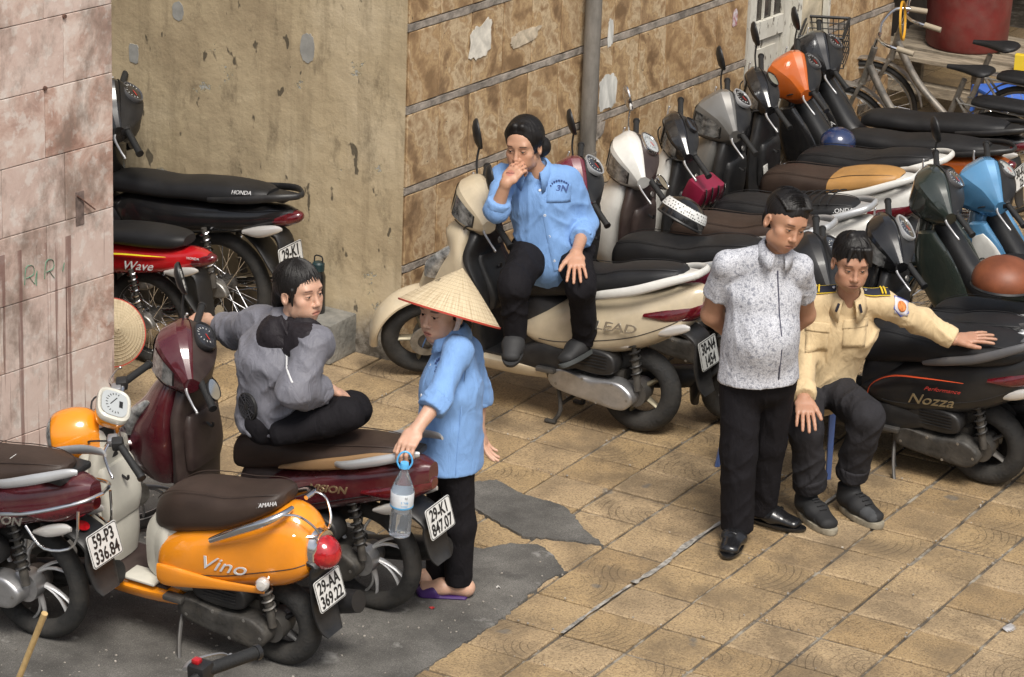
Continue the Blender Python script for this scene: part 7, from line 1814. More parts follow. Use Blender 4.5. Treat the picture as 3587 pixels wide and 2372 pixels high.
# ---------------------------------------------------------------- 4: man in the printed shirt
def man_print():
    J, root, base = start(4, 'standing man in a white printed short-sleeved shirt, hands behind his back')
    H = Head(J['head'], -VV * .80 + RR * .42 - ZZ * .24, ZZ + RR * .28, 1.02); side = unit(J['sL'] - J['sR'])
    F = skin_field(J, H, (J['wR'],))
    base_body(F, J, side); add_head(F, H, False, 1.08)
    for s in 'LR': F.ell(lerp(J['s' + s], J['e' + s], .45), J['e' + s], .048, .046, None, .02); F.ell(J['e' + s], J['w' + s], .048, .032, None, .02)
    hand(F, J['wR'], J['hR'] - J['wR'], VV, False, 1.05, (.4, .4, .4, .4), .03); hand(F, J['wL'], J['hL'] - J['wL'], VV, True, 1.05, (.4, .4, .4, .4), .03)
    finish_body(F, root, base, H, SKIN_M, (0.27, 0.10, 0.07), .35); eyes(root, H, base, (.25, -.3))
    def hb(F):
        F.ball(H.w(0, -.018, .046), tuple(np.array((.0855, .104, .093)) * H.s), H.m, 0)
        for k in range(9):
            t = k / 8; F.ell(H.w(.045 - .01 * t, .066 - .10 * t, .106 + .026 * math.sin(t * 2.6)), H.w(-.062 - .012 * math.sin(t * 3), .052 - .10 * t, .084 + .02 * math.sin(t * 2.6)), .010 * H.s, .007 * H.s, None, .006)
        F.ball(H.w(0, .112, .000), tuple(np.array((.072, .070, .080)) * H.s), H.m, .008, 's'); F.ball(H.w(0, .04, -.10), tuple(np.array((.12, .12, .075)) * H.s), H.m, .008, 's')
        for s in (1, -1):
            F.ball(H.w(s * .088, .012, -.010), tuple(np.array((.026, .032, .042)) * H.s), H.m, .008, 's')
        F.ell(H.w(0, -.08, -.02), H.w(0, -.07, -.06), (.06 * H.s, .02 * H.s), (.05 * H.s, .014 * H.s), H.x, .02)
    hair_mesh(root, base, H, hb)
    loose_hair(root, base, H, 'side', 130, 4, (.087, .106, .095), (0, -.018, .048))
    lo, hi = span(J, .17); F = Field(lo, hi, .0075)
    hem = J['pel'] - ZZ * .085; belly = lerp(J['pel'], J['chest'], .40) - VV * .045
    F.ell(hem - ZZ * .06 - VV * .01, J['chest'] - ZZ * .03, (.182, .152), (.150, .112), side, 0); F.ball(belly, (.150, .140, .17), None, .05)
    F.ell(J['chest'], lerp(J['chest'], J['neck'], .78), (.150, .110), (.072, .056), side, .04); F.ell(J['sR'] - ZZ * .03, J['sL'] - ZZ * .03, .046, .046, None, .04)
    for s in 'RL': F.ell(J['neck'] - ZZ * .025, J['s' + s] - ZZ * .015, .050, .052, None, .035)
    for s, t in (('R', .62), ('L', .56)):
        F.ell(J['s' + s] - ZZ * .015, lerp(J['s' + s], J['e' + s], t), .054, .069, None, .03, 'u', 'b')
    F.ell(J['neck'] + ZZ * .012, lerp(J['neck'], J['head'], 1.0), .055, .06, None, .006, 's'); F.cut(hem, -ZZ + RR * .05)
    o, bv = garment('shirt', F, M_PRINT, root, base, .011, (9, 9, 4), 3.3)
    fr = unit(-VV + RR * .22)
    collar(root, J['neck'] - ZZ * .010, ZZ + RR * .18 - VV * .22, fr, .064, M_PRINT, base, .034, .050, .34, .032, .028)
    M_TRIM = mat('dark_shirt_trim', (.06, .06, .09), .8)
    top = lerp(J['chest'], J['neck'], .62) + fr * .1 + RR * .01; bot = hem + fr * .2 + RR * .05
    strip(root, bv, [top, lerp(top, bot, .5), bot], fr, base, M_TRIM, .0032, .5, 'placket_edge')
    F = Field(lo, hi, .0075); F.ell(J['pel'] + ZZ * .02, J['pel'] - ZZ * .10, (.155, .120), (.150, .115), side, 0)
    for s in 'LR':
        F.ell(J['p' + s] - ZZ * .03, J['k' + s], .092, .078, None, .03); F.ell(J['k' + s], J['a' + s] - ZZ * .02, .076, .070, None, .03, 'u', 'b')
    garment('trousers', F, M_BLKTR, root, base, .012, (11, 11, 4), 9.1)
    for s, dv in (('R', -VV * .9 - RR * .22), ('L', -VV * .45 + RR * .9)):
        a = J['a' + s]; d = unit(dv * np.array((1, 1, 0))); hl = np.array((a[0], a[1], .004)) - d * .055
        o = shoe(root, base, hl, hl + d * .275, M_SHOEB, M_SHOEB, .052, .078, 'loafer', .016, collar_r=.036)
        c = hl + d * .15 + ZZ * .075; sd = np.array((-d[1], d[0], 0)); MB().tube([c + sd * .040 - ZZ * .012 - base, c + ZZ * .008 - base, c - sd * .040 - ZZ * .012 - base], .010, 8, 5, .3).build('loafer_strap', M_SHOEB, o)
man_print()

# ---------------------------------------------------------------- 5: guard on the blue stool
def guard():
    J, root, base = start(5, 'seated guard in a sand uniform shirt with epaulettes, arm on the black scooter')
    H = Head(J['head'], -VV * .95 + RR * .16 - ZZ * .20, ZZ + RR * .05, 1.02); side = unit(J['sL'] - J['sR'])
    F = skin_field(J, H, (J['hR'], J['hL']))
    base_body(F, J, side); add_head(F, H, False, 1.0)
    hand(F, J['wR'], J['hR'] - J['wR'] - VV * .02, -VV * .8 + ZZ * .5, False, 1.08, (.22, .2, .2, .25), .08, (.6, .2))
    hand(F, J['wL'], J['hL'] - J['wL'] + ZZ * .02, ZZ * .95 - VV * .25, True, 1.06, (.08, .08, .08, .1), .13, (.7, .05))
    finish_body(F, root, base, H, SKIN_M2, (0.24, 0.10, 0.075), .3, warm=(J['hR'], J['hL'])); eyes(root, H, base, (.1, -.3))
    def hb(F):
        F.ball(H.w(0, -.018, .044), tuple(np.array((.084, .102, .094)) * H.s), H.m, 0)
        F.ball(H.w(0, .112, -.008), tuple(np.array((.069, .070, .078)) * H.s), H.m, .008, 's'); F.ball(H.w(0, .04, -.10), tuple(np.array((.12, .12, .072)) * H.s), H.m, .008, 's')
        for s in (1, -1):
            F.ball(H.w(s * .086, .010, -.012), tuple(np.array((.024, .030, .040)) * H.s), H.m, .008, 's')
        for x0, x1, z1 in ((-.03, -.045, .055), (0, .01, .060), (.03, .05, .050), (.05, .062, .035)):
            F.ell(H.w(x0, .065, .100), H.w(x1, .088, z1), .014 * H.s, .005 * H.s, None, .008)
        F.ell(H.w(-.02, .0, .135), H.w(.04, -.03, .130), .016 * H.s, .014 * H.s, None, .02)
    hair_mesh(root, base, H, hb)
    loose_hair(root, base, H, 'down', 130, 5, (.0845, .1025, .0945), (0, -.018, .044))
    lo, hi = span(J, .17); F = Field(lo, hi, .0075)
    F.ell(J['pel'] - ZZ * .03, J['chest'], (.150, .125), (.165, .120), side, 0); F.ell(J['chest'], lerp(J['chest'], J['neck'], .78), (.158, .110), (.076, .060), side, .05)
    F.ell(J['sR'] - ZZ * .02, J['sL'] - ZZ * .02, .044, .044, None, .04)
    for s in 'RL': F.ell(J['neck'] - ZZ * .022, J['s' + s], .045, .047, None, .035)
    F.ell(J['sR'], J['eR'], .055, .056, None, .04); F.ell(J['eR'], lerp(J['eR'], J['wR'], .92), .058, .050, None, .03, 'u', 'b')
    F.ell(J['sL'], J['eL'], .055, .052, None, .04); F.ell(J['eL'], lerp(J['eL'], J['wL'], .90), .055, .046, None, .03, 'u', 'b')
    F.ell(J['neck'], J['neck'] + ZZ * .12 - VV * .02, .052, .058, None, .006, 's'); F.ball(J['neck'] - VV * .085 - ZZ * .035, (.028, .05, .06), None, .01, 's')
    o, bv = garment('uniform_shirt', F, M_KHAKI, root, base, .014, (11, 11, 9), 5.5)
    for s, r in (('R', .055), ('L', .051)):
        F = Field(lo, hi, .006); F.ell(lerp(J['e' + s], J['w' + s], .70), lerp(J['e' + s], J['w' + s], .96), r, r * .96, None, 0, 'u', 'ab'); garment('cuff', F, M_KHAKI, root, base, .003, (14, 14, 14), 2)
    fr = unit(-VV - RR * .12)
    collar(root, J['neck'] - ZZ * .010, ZZ - VV * .28, fr + RR * .1, .064, M_KHAKI, base, .034, .060, .42, .055, .040)
    top = lerp(J['chest'], J['neck'], .42) + fr * .1; bot = J['pel'] + fr * .12 - ZZ * .05 + RR * .0
    strip(root, bv, [top, lerp(top, bot, .5), bot], fr, base, M_KHAKI, .013, .16, 'placket')
    for off in (-RR * .085 + ZZ * .0, RR * .080 + ZZ * .02):
        c = J['chest'] + off + ZZ * .005
        decal(root, bv, c - ZZ * .015, fr, ZZ, .10, .115, base, M_KHAKI, 'chest_pocket', .003)
        decal(root, bv, c + ZZ * .040, fr, ZZ, .108, .042, base, M_KHAKI, 'pocket_flap', .006)
    M_NAVYC = mat('navy_cloth', (.010, .011, .024), .7); M_GOLDC = mat('yellow_braid', (.75, .52, .03), .5)
    for s, sg in (('R', -1), ('L', 1)):
        a = lerp(J['s' + s], J['neck'], .62) ; b_ = lerp(J['s' + s], J['neck'], -.10)
        up = ZZ - VV * .35
        ps = [hit(bv, lerp(a, b_, t), up) for t in (0, .35, .7, 1)]
        pts = [p + n * .006 - base for p, n in ps]; ax = unit(pts[-1] - pts[0]); wd = np.cross(ax, unit(up))
        e = MB().tube([tuple(p) for p in pts], .026, 4, 4, .18, tuple(wd)).build('epaulette', M_NAVYC, root)
        MB().tube([tuple(p - unit(up) * .0015) for p in pts], .030, 4, 4, .15, tuple(wd)).build('yellow_edge', M_GOLDC, e)
        for t in (.70, .82): 
            q = lerp(pts[0], pts[-1], t) + unit(up) * .0055; MB().tube([tuple(q + wd * .026), tuple(q + unit(up) * .004), tuple(q - wd * .026)], .004, 6, 3).build('yellow_bar', M_GOLDC, e)
        q = lerp(pts[0], pts[-1], .10) + unit(up) * .006; MB().lathe([(0, .004), (.006, .003), (.008, 0)], q, up, 12).build('silver_button', M_CHROME, e)
        c = J['neck'] + (RR * sg * .052) - VV * .085 - ZZ * .035; MB().cbox(c - base, (.012, .006, .042), .002, Matrix.Rotation(R(28), 3, 'Z') @ Matrix.Rotation(R(-16 * sg), 3, 'Y')).build('collar_tab', M_NAVYC, root)
    c = lerp(J['sL'], J['eL'], .42); dd = unit(-VV * .8 + ZZ * .55)
    def shp(a, b): return (a * (1 - .0 * b), b)
    pt = decal(root, bv, c, dd, ZZ, .068, .070, base, mat('patch_white', (.62, .60, .64), .7), 'arm_patch', .002)
    decal(root, bv, c, dd, ZZ, .044, .046, base, mat('patch_orange', (.72, .22, .06), .7, var=.5, vs_=60), 'patch_emblem', .0042, shape=lambda a, b: (a * math.sqrt(max(0, 1 - 2 * b * b)), b * math.sqrt(max(0, 1 - 2 * a * a))))
    M_PB = mat('patch_blue', (.05, .08, .35), .7)
    x = unit(np.cross(ZZ, dd)); u = np.cross(dd, x); pts = []
    for a, b in ((-.036, .036), (0, .040), (.036, .036), (.036, -.02), (0, -.040), (-.036, -.02), (-.036, .036)):
        p, n = hit(bv, c + x * a + u * b, dd); pts.append(tuple(p + n * .003 - base))
    MB().tube(pts, .0028, 6).build('patch_border', M_PB, root)
    F = Field(lo, hi, .0075); F.ell(J['pR'] + ZZ * .01, J['pL'] + ZZ * .01, .105, .105, None, 0)
    for s in 'LR':
        F.ell(J['p' + s], J['k' + s], .090, .072, None, .04); F.ell(J['k' + s], J['a' + s] - ZZ * .01, .072, .066, None, .03, 'u', 'b')
    garment('trousers', F, M_CHAR, root, base, .014, (12, 12, 9), 2.7)
    for s in 'LR':
        F = Field(lo, hi, .006); t = unit(J['k' + s] - J['a' + s]); F.ell(J['a' + s] - t * .018, J['a' + s] + t * .05, .075, .076, None, 0, 'u', 'ab'); garment('turn_up', F, M_CHAR, root, base, .004, (14, 14, 14), 2)
    for s, dv in (('R', -VV * .8 + RR * .42), ('L', -VV * .75 + RR * .5)):
        a = J['a' + s]; d = unit(dv); hl = np.array((a[0], a[1], .003)) - d * .06
        F = Field(a - .15, a + .12, .007); F.ell(a + ZZ * .02, np.array((a[0], a[1], .09)), .036, .036); garment('sock', F, M_SNEAKB, root, base, 0)
        shoe(root, base, hl, hl + d * .285, M_SNEAKB, M_SOLE, .054, .090, 'sneaker', .028, collar_r=.046, lace=True, cap=M_SNEAK)
guard()

# ================================================================ small things
def m_straw():
    t = NT('palm_leaf_straw', 0.7); tc = t.node('ShaderNodeTexCoord').outputs['Object']; x, y, z = t.sep(tc)
    ang = t.math('ARCTAN2', y, x); rad = t.math('SQRT', t.math('ADD', t.math('MULTIPLY', x, x), t.math('MULTIPLY', y, y)))
    ribs = t.node('ShaderNodeTexNoise', {'Vector': t.node('ShaderNodeCombineXYZ', {0: t.math('MULTIPLY', ang, 16), 1: t.math('MULTIPLY', rad, 3), 2: 0.0}).outputs[0], 'Scale': 3.0, 'Detail': 4.0}).outputs['Fac']
    hoops = t.math('PINGPONG', t.math('MULTIPLY', rad, 62), 0.5)
    c = t.ramp(ribs, (0.3, (0.40, 0.30, 0.18)), (0.55, (0.60, 0.49, 0.32)), (0.75, (0.68, 0.58, 0.42)))
    c = t.mix(t.ramp(hoops, (0.0, 0.30), (0.12, 0.0)), c, (0.42, 0.31, 0.18))
    h = t.math('ADD', ribs, t.math('MULTIPLY', t.ramp(hoops, (0.0, 1.0), (0.2, 0.0)), 0.7))
    return t.out(c, t.bump(h, 0.003))
M_STRAW = m_straw(); M_REDTRIM = mat('red_trim', (0.42, 0.05, 0.03), 0.6)
def conical_hat(label, c, axis, r=0.215, h=0.175):
    root = thing('conical_hat', label, 'hat', c); root.rotation_euler = Vector(axis).to_track_quat('Z', 'Y').to_euler()
    prof = [(r, 0), (r * .985, .006)] + [(r * (1 - t), .006 + (h - .006) * t * (1 + .04 * math.sin(t * 3.1))) for t in (.15, .3, .45, .6, .75, .88, .97)] + [(.002, h)]
    inner = [(a * .985, b - .006) for a, b in reversed(prof[1:])]
    MB().lathe(prof + inner, n=64, axis=(0, 0, 1)).build('crown', M_STRAW, root)
    MB().lathe([(r - .003, -.003), (r + .002, -.003), (r + .003, .004), (r - .002, .005)], n=64, axis=(0, 0, 1), closed=True).build('rim', M_REDTRIM, root)
    return root
conical_hat('pale straw conical hat with red rim worn by the standing woman', tuple(V3((-0.023, -1.726, 1.279))), RR * .27 + ZZ + VV * .34, .218, .195)
hs = thing('chin_strap', 'white chin strap tied under the conical hat', 'strap', tuple(J3['head']))
pts = [H3.w(.085, -.01, .02), H3.w(.075, .01, -.06), H3.w(.045, .045, -.108), H3.w(0, .062, -.122), H3.w(-.045, .045, -.108), H3.w(-.075, .01, -.06), H3.w(-.085, -.01, .02)]
MB().tube([p - J3['head'] for p in pts], .011, 8, 5, .22, (0, 0, 1)).build('strap_band', mat('pale_lace', (.55, .47, .45), .8, var=.2, vs_=60), hs)
conical_hat('second straw conical hat hung beside the pink pier', (-2.412, -0.880, 0.435), (.75, -.55, .45), .165, .13)
# --- water bottle carried by the woman
M_PET = mat('clear_plastic', (0.80, 0.87, 0.95), 0.06, trans=0.9); MATS['clear_plastic'].node_tree.nodes['Principled BSDF'].inputs['IOR'].default_value = 1.25
wb_ = thing('water_bottle', 'large clear water bottle with blue cap hanging from the woman\'s hand', 'bottle', (0.117, -2.269, 0.813))
wb_.rotation_euler = (R(2), R(4), 0)
bp_ = [(.014, 0), (.0145, -.018), (.018, -.026), (.032, -.060), (.045, -.095), (.0465, -.12), (.0455, -.165), (.0395, -.185), (.042, -.205), (.0455, -.222), (.044, -.235), (.0455, -.25), (.0445, -.262), (.0455, -.285), (.043, -.303), (.033, -.308), (.018, -.300), (.001, -.298)]
MB().lathe(bp_, n=32, axis=(0, 0, 1)).build('bottle_wall', M_PET, wb_)
MB().lathe([(.0472, -.108), (.0480, -.110), (.0472, -.172), (.0466, -.174)], n=32, axis=(0, 0, 1)).build('bottle_label', mat('label_white', (.62, .66, .70), .5, var=.08, vs_=30), wb_)
MB().lathe([(.0476, -.166), (.0484, -.168), (.0478, -.174), (.0470, -.175)], n=32, axis=(0, 0, 1)).build('label_band', mat('label_blue', (.10, .35, .62), .5), wb_)
M_CAPB = mat('blue_cap', (.10, .42, .78), .4)
MB().lathe([(0, .018), (.016, .018), (.0175, .014), (.0175, -.006), (.015, -.006)], n=24, axis=(0, 0, 1)).build('cap', M_CAPB, wb_)
hb_ = [Vector((.016, 0, -.010)), Vector((.030, 0, .02)), Vector((.022, 0, .052)), Vector((0, 0, .066)), Vector((-.022, 0, .052)), Vector((-.030, 0, .02)), Vector((-.016, 0, -.010))]
MB().tube([Matrix.Rotation(R(30), 3, 'Z') @ p for p in hb_], .004, 8, 5).build('carry_handle', M_CAPB, wb_)
for i, (tx, sz, zz_) in enumerate((('TH', .016, -.122), ('true', .018, -.140), ('water', .012, -.157))):
    lettering(tx, sz, MATS['label_blue'] if i else M_INK, wb_, frame((.0487 * math.sin(R(50)) * .9, -.0487 * math.cos(R(50)) * 1.08, zz_), (.80, .58, 0), (0, 0, 1)), 'label_lettering', .0003)
# --- blue plastic stool
M_BLUEP = mat('blue_plastic', (.085, .16, .42), .45, dirt=.25)
st_ = thing('plastic_stool', 'blue plastic stool under the seated guard', 'stool', (.55, .34, 0))
gl_ = [Vector(p) for p in ((-.29, -.055, 0), (.045, -.265, 0), (.21, .11, 0), (-.125, .32, 0))]; cen = sum(gl_, Vector()) / 4
tp_ = [cen + (p - cen) * .86 + Vector((.05, -.03, .43)) for p in gl_]
for p0, p1 in zip(gl_, tp_): MB().tube([p0, p1], [.020, .027], 4, 1, .7).build('leg', M_BLUEP, st_, False)
pl_ = [(p.x * 1.06, p.y * 1.06) for p in tp_]
MB().prism(pl_, lambda a, b_, t: (a, b_, .425 + t), .022).build('seat', M_BLUEP, st_, False)
for p, q in zip(tp_, tp_[1:] + tp_[:1]):
    MB().prism([(p.x, p.y), (q.x, q.y), (q.x * .98, q.y * .98), (p.x * .98, p.y * .98)], lambda a, b_, t: (a, b_, .36 + t), .063).build('apron', M_BLUEP, st_, False)
# --- concrete block and flask
bl = MB(); bl.cbox((0, 0, .105), (.30, .25, .21), .012); o = bl.build('concrete_block', mat('rough_block_concrete', (.20, .195, .175), .9, var=.4, vs_=9, bump=.006, bs=40, dirt=.4), None)
o.location = (-2.115, .455, 0.0); tag(o, 'rough grey concrete block at the foot of the plaster wall', 'block')
fl_ = thing('flask', 'tall black flask standing on the concrete block', 'flask', (-2.135, .47, .21))
MB().lathe([(0, 0), (.036, 0), (.038, .01), (.038, .195), (.030, .215), (.030, .225)], n=24, axis=(0, 0, 1)).build('flask_body', P_BLACK, fl_)
MB().lathe([(.031, .225), (.032, .262), (.024, .27), (0, .27)], n=24, axis=(0, 0, 1)).build('flask_lid', mat('teal_black', (.01, .03, .035), .4), fl_)
MB().tube([(-.025, 0, .265), (-.02, 0, .30), (.02, 0, .30), (.025, 0, .265)], .004, 6, 4).build('flask_loop', M_BLACKP, fl_)
# --- helmets left on seats
def helmet(label, c, m, r=.125, band=None, name='helmet', squash=.82):
    root = thing(name, label, 'helmet', c)
    MB().lathe([(r * math.cos(t), r * squash * math.sin(t)) for t in np.linspace(-.25, math.pi / 2, 12)] + [(r * .9 * math.cos(t), r * .75 * math.sin(t)) for t in np.linspace(math.pi / 2, -.25, 8)], n=36, axis=(0, 0, 1)).build('helmet_shell', m, root)
    MB().lathe([(r * 1.0, -r * .22), (r * 1.03, -r * .18), (r * 1.0, -r * .12)], n=36, axis=(0, 0, 1)).build('helmet_trim', M_BLACKP, root)
    if band: MB().lathe([(r * 1.012 * math.cos(t), r * 1.012 * math.sin(t)) for t in np.linspace(.15, .55, 6)], n=40, axis=(0, 0, 1)).build('dotted_band', band, root)
    return root
def m_dots():
    t = NT('dotted_band', .5); tc = t.node('ShaderNodeTexCoord').outputs['Object']
    v = t.node('ShaderNodeTexVoronoi', {'Vector': tc, 'Scale': 75.0, 'Randomness': 0.15}).outputs['Distance']
    return t.out(t.mix(t.math('LESS_THAN', v, .32), (.62, .62, .60), (.03, .03, .03)))
h_ = helmet('black helmet with a dotted white band lying before the dark brown seat', (-0.540, 1.349, 0.800), P_BLACK, .125, m_dots()); h_.rotation_euler = (R(-12), R(28), R(30))
helmet('shiny dark blue helmet between the orange motorbike and the black seats', (-0.683, 3.501, 0.660), paint('midnight_paint', (.015, .03, .09), .1, .15, 1.0), .10)
h_ = helmet('brown leather covered helmet on a seat at the right edge', (1.256, 1.194, 0.880), mat('brown_leather', (.17, .050, .020), .5, var=.3, vs_=6), .155, None, 'helmet', .74)
bx_ = thing('luggage_box', 'crimson plastic box in a silver rack on the second white scooter', 'box', (-0.816, 2.080, 0.660)); bx_.rotation_euler = (0, R(25), R(-10))
MB().cbox((0, 0, .06), (.12, .20, .12), .02).build('box_shell', mat('crimson_plastic', (.20, .010, .035), .4, coat=.4), bx_)
for k in range(4): MB().tube([(.068, -.08 + .053 * k, -.04), (.075, -.08 + .053 * k, .07), (.055, -.08 + .053 * k, .125)], .006, 6, 3).build('rack_bar', M_CHROME, bx_)
# --- bamboo stick in the foreground
a, b_ = Vector((-0.539, -4.160, 0.010)), Vector((-0.135, -4.248, 0.850)); s_ = MB(); rs_ = []
s_.tube([Vector((0, 0, 0)), (b_ - a) * .3, (b_ - a) * .34, (b_ - a) * .7, b_ - a], [.011, .0105, .0125, .011, .012], 12)
o = s_.build('bamboo_stick', mat('bamboo', (.52, .36, .16), .5, var=.25, vs_=12), None); o.location = a; tag(o, 'pale bamboo stick propped between the bikes at the lower left', 'stick')
# --- bicycles by the recess
M_BIKE = mat('worn_silver_frame', (.22, .205, .18), .42, .5, var=.4, vs_=18, dirt=.55, dcol=(.16, .10, .06))
def bicycle(label, x, y, basket=False, pad=True, steer=18, frame_m=None):
    fm_ = frame_m or M_BIKE
    root = thing('bicycle', label, 'bicycle', group='old bicycles by the recess'); place(root, x, y, 0, R(5)); sm = steer_m(.86, .80, steer, 20)
    wheel(root, 0, .32, .036, 'wire', M_STEEL); wheel(root, 1.05, .32, .036, 'wire', M_STEEL, sm)
    MB().tube([(.86, 0, .78), (.72, 0, .55), (.52, 0, .36), (.44, 0, .28)], .024, 12, 5).build('down_tube', fm_, root)
    MB().tube([(.44, 0, .27), (.25, 0, .80)], .017, 10).build('seat_tube', fm_, root)
    MB().tube([(.83, 0, .90), (.90, 0, .66)], .020, 12).build('head_tube', fm_, root)
    for s in (1, -1):
        MB().tube([(.44, s * .03, .28), (0, s * .06, .32)], .010, 8).build('chain_stay', fm_, root)
        MB().tube([(.29, s * .015, .68), (0, s * .06, .32)], .008, 8).build('seat_stay', fm_, root)
        MB().tube([(.90, s * .05, .68), (.95, s * .055, .58), (1.05, s * .05, .32)], .012, 8, 3).xf(sm).build('fork_blade', fm_, root)
        MB().tube([(.80, 0, .99), (.80, s * .10, 1.02), (.74, s * .25, 1.04), (.62, s * .29, 1.02)], .011, 10, 5).xf(sm).build('handlebar', M_CHROME, root)
        MB().tube([(.66, s * .282, 1.03), (.56, s * .30, 1.01)], .017, 10).xf(sm).build('grip', mat('old_grip', (.30, .25, .18), .7), root)
        MB().tube([(.44, s * .07, .28), (.44 + s * .10, s * .10, .28 - s * .12)], .009, 8).build('crank', M_STEEL, root)
    MB().tube([(.84, 0, .88), (.80, 0, .99)], .012, 10).xf(sm).build('stem', M_CHROME, root)
    MB().hullx([(.36, .85, .875, .018, .014), (.26, .845, .885, .035, .03), (.15, .84, .895, .085, .075), (.10, .85, .89, .08, .07), (.075, .86, .885, .05, .04)], 2.5, 18, 4).build('saddle', M_SEATB, root)
    for xc, smx in ((0, Matrix()), (1.05, sm)):
        sweep(MB(), [(p, q, .004, .026) for p, q in arc(xc, .32, .345, 20 if xc else 35, 175, 10)], 2.4).xf(smx).build('mudguard', fm_, root)
    MB().tube([(.25, .06, .67), (-.05, .06, .66), (-.30, .05, .66), (-.30, -.05, .66), (-.05, -.06, .66), (.25, -.06, .67)], .006, 8).build('carrier', M_STEEL, root)
    for s in (1, -1): MB().tube([(-.22, s * .05, .66), (0, s * .065, .32)], .005, 6).build('carrier_strut', M_STEEL, root)
    if pad: MB().hullx([(.18, .665, .70, .06, .05), (.10, .665, .715, .085, .075), (-.15, .665, .72, .085, .075), (-.28, .665, .71, .07, .06), (-.31, .67, .70, .04, .03)], 3, 18, 4).build('pillion_pad', M_SEATB, root)
    MB().lathe([(.03, -.004), (.085, -.004), (.085, .004), (.03, .004)], (.44, .05, .28), n=28, closed=True).build('chainring', M_STEEL, root)
    if basket:
        for k in range(7):
            z_ = .80 + .035 * k; w_ = .11 + .006 * k
            MB().tube([(1.0 - .0, -w_, z_), (1.0, w_, z_), (1.22 + .006 * k, w_, z_), (1.22 + .006 * k, -w_, z_), (1.0, -w_, z_)], .004 if k < 6 else .010, 5).xf(sm).build('basket_wire', M_BLACKP, root)
        for k in range(8):
            for sd_ in (1, -1): MB().tube([(1.0 + .03 * k, sd_ * .11, .80), (1.0 + .033 * k, sd_ * .146, 1.01)], .003, 4).xf(sm).build('basket_wire', M_BLACKP, root)
    return root
bicycle('worn silver bicycle with a black front basket next to the black motorbikes', -0.20, 4.78, True)
b2_ = bicycle('rusty silver bicycle parked farthest back in front of the red barrel', -0.30, 5.4, False)
o = MB().lathe([(.105, -.006), (.117, -.006), (.117, .006), (.105, .006)], (0, 0, 0), (1, .3, .1), 36, True).build('ring_lock', mat('amber_hose', (.55, .28, .02), .35), None)
o.location = (-0.837, 4.639, 1.100); tag(o, 'amber ring lock hooped over the far bicycle handlebar', 'lock')
# --- clutter in the recess: barrel, slatted rack, boxes, buckets, chair
br_ = thing('barrel', 'large dark red barrel with a grey rim on the rack', 'barrel', (-1.171, 6.470, 0.520))
MB().lathe([(0, 0), (.25, 0), (.262, .02), (.27, .25), (.275, .44)], n=40, axis=(0, 0, 1)).build('barrel_wall', mat('dark_red_plastic', (.16, .022, .018), .5, var=.25, vs_=4, dirt=.3), br_)
MB().lathe([(.27, .43), (.29, .44), (.295, .475), (.27, .485), (.15, .495), (0, .50)], n=40, axis=(0, 0, 1)).build('barrel_rim', mat('grey_lid', (.22, .23, .22), .5, dirt=.4), br_)
M_WOOD = mat('weathered_pale_wood', (.27, .225, .165), .8, var=.4, vs_=7, stretch=(1, 6, 6), bump=.004, bs=30, dirt=.5, dcol=(.10, .07, .04))
pr_ = thing('wooden_rack', 'weathered pale slatted wooden rack under the barrel', 'rack', (-0.921, 6.420, 0.000))
for z_ in (.10, .30, .50):
    for y_ in (-.36, -.12, .12, .36) if z_ == .50 else (-.36,):
        MB().cbox((0, y_, z_), (1.5, .09 if z_ < .5 else .17, .03 if z_ == .50 else .07), .004).build('slat', M_WOOD, pr_, False)
for x_ in (-.70, 0, .70):
    for y_ in (-.36, .36): MB().cbox((x_, y_ + (.035 if y_ < 0 else 0), .245), (.07, .05, .49), .004).build('post', M_WOOD, pr_, False)
M_REDB = mat('red_carton', (.42, .012, .02), .5, var=.3, vs_=14); M_YELB = mat('yellow_carton', (.70, .50, .03), .5)
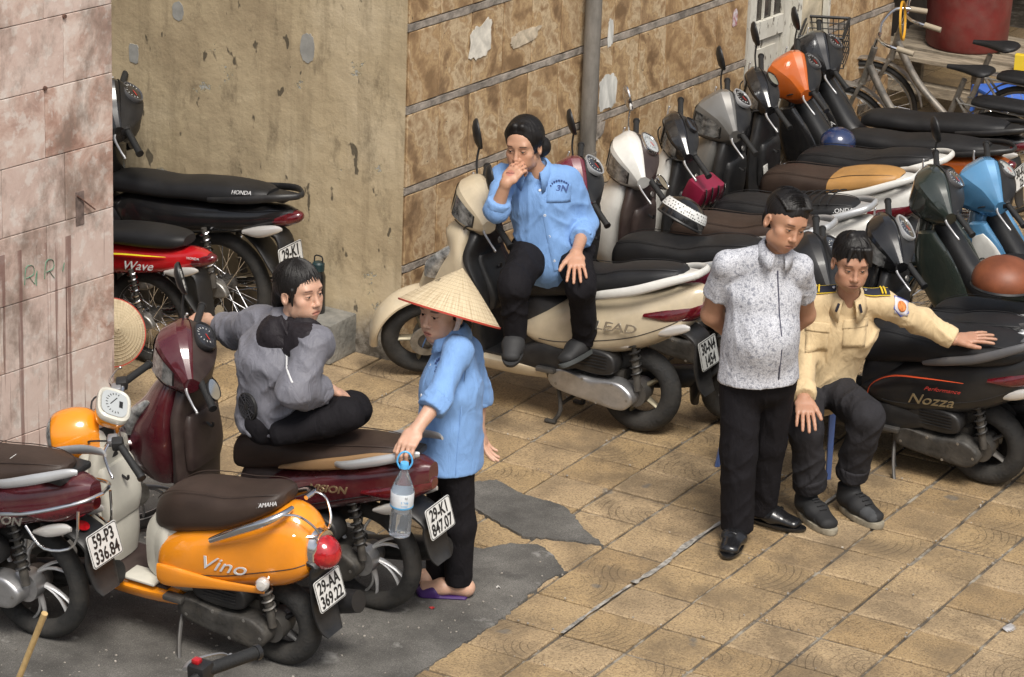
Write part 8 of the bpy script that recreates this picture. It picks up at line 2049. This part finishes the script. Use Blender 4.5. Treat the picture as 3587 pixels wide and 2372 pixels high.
for k, (dx, dy, dz, sz, m_, lb) in enumerate((
        (.46, -.28, .515, (.20, .16, .13), M_REDB, 'red carton at the right end of the rack'), (.46, -.28, .647, (.15, .14, .12), M_REDB, 'smaller red carton stacked on the red carton'),
        (.28, -.34, .515, (.07, .05, .11), M_YELB, 'narrow yellow carton beside the red cartons'), (.47, -.27, .769, (.15, .12, .16), mat('white_carton', (.62, .60, .58), .6), 'white carton with red round mark on top of the stack'))):
    o = MB().cbox((0, 0, sz[2] / 2), sz, .004).build('carton', m_, None, False); o.location = (-0.921 + dx, 6.420 + dy, dz); o.rotation_euler = (0, 0, .2 * (k - 1)); tag(o, lb, 'carton', 'cartons on the rack')
bk_ = thing('bucket', 'white plastic bucket with a grey band behind the cartons', 'bucket', (-0.921 + .72, 6.420 + .0, .52))
MB().lathe([(0, 0), (.11, 0), (.135, .30), (.145, .30), (.145, .325), (.13, .325)], n=28, axis=(0, 0, 1)).build('bucket_wall', mat('white_plastic', (.55, .53, .47), .5, dirt=.4), bk_)
MB().lathe([(.128, .15), (.131, .152), (.134, .20), (.130, .202)], n=28, axis=(0, 0, 1)).build('bucket_band', M_GREYP, bk_)
ch_ = thing('plastic_chair', 'bright blue plastic chair cut by the right edge', 'chair', (-0.569, 5.881, 0.000)); ch_.rotation_euler = (0, 0, R(-40))
M_BLUE2 = mat('bright_blue_plastic', (.05, .15, .55), .35)
for a in (-.2, .2):
    for b2 in (-.2, .2): MB().tube([(a * 1.15, b2 * 1.15, 0), (a * .95, b2 * .95, .42)], [.02, .026], 8).build('leg', M_BLUE2, ch_)
    MB().tube([(a * .95, .19, .42), (a * 1.0, .25, .70), (a * .8, .29, .88), (0, .30, .92)], [.022, .026, .03, .03], 10, 4).build('back_frame', M_BLUE2, ch_)
MB().cbox((0, 0, .43), (.42, .42, .03), .012).build('seat', M_BLUE2, ch_)
for x_ in (-.10, -.03, .04, .11): MB().tube([(x_, .20, .45), (x_, .25, .68), (x_ * .8, .288, .90)], [.014, .014, .012], 8, 3, .5).build('back_slat', M_BLUE2, ch_)
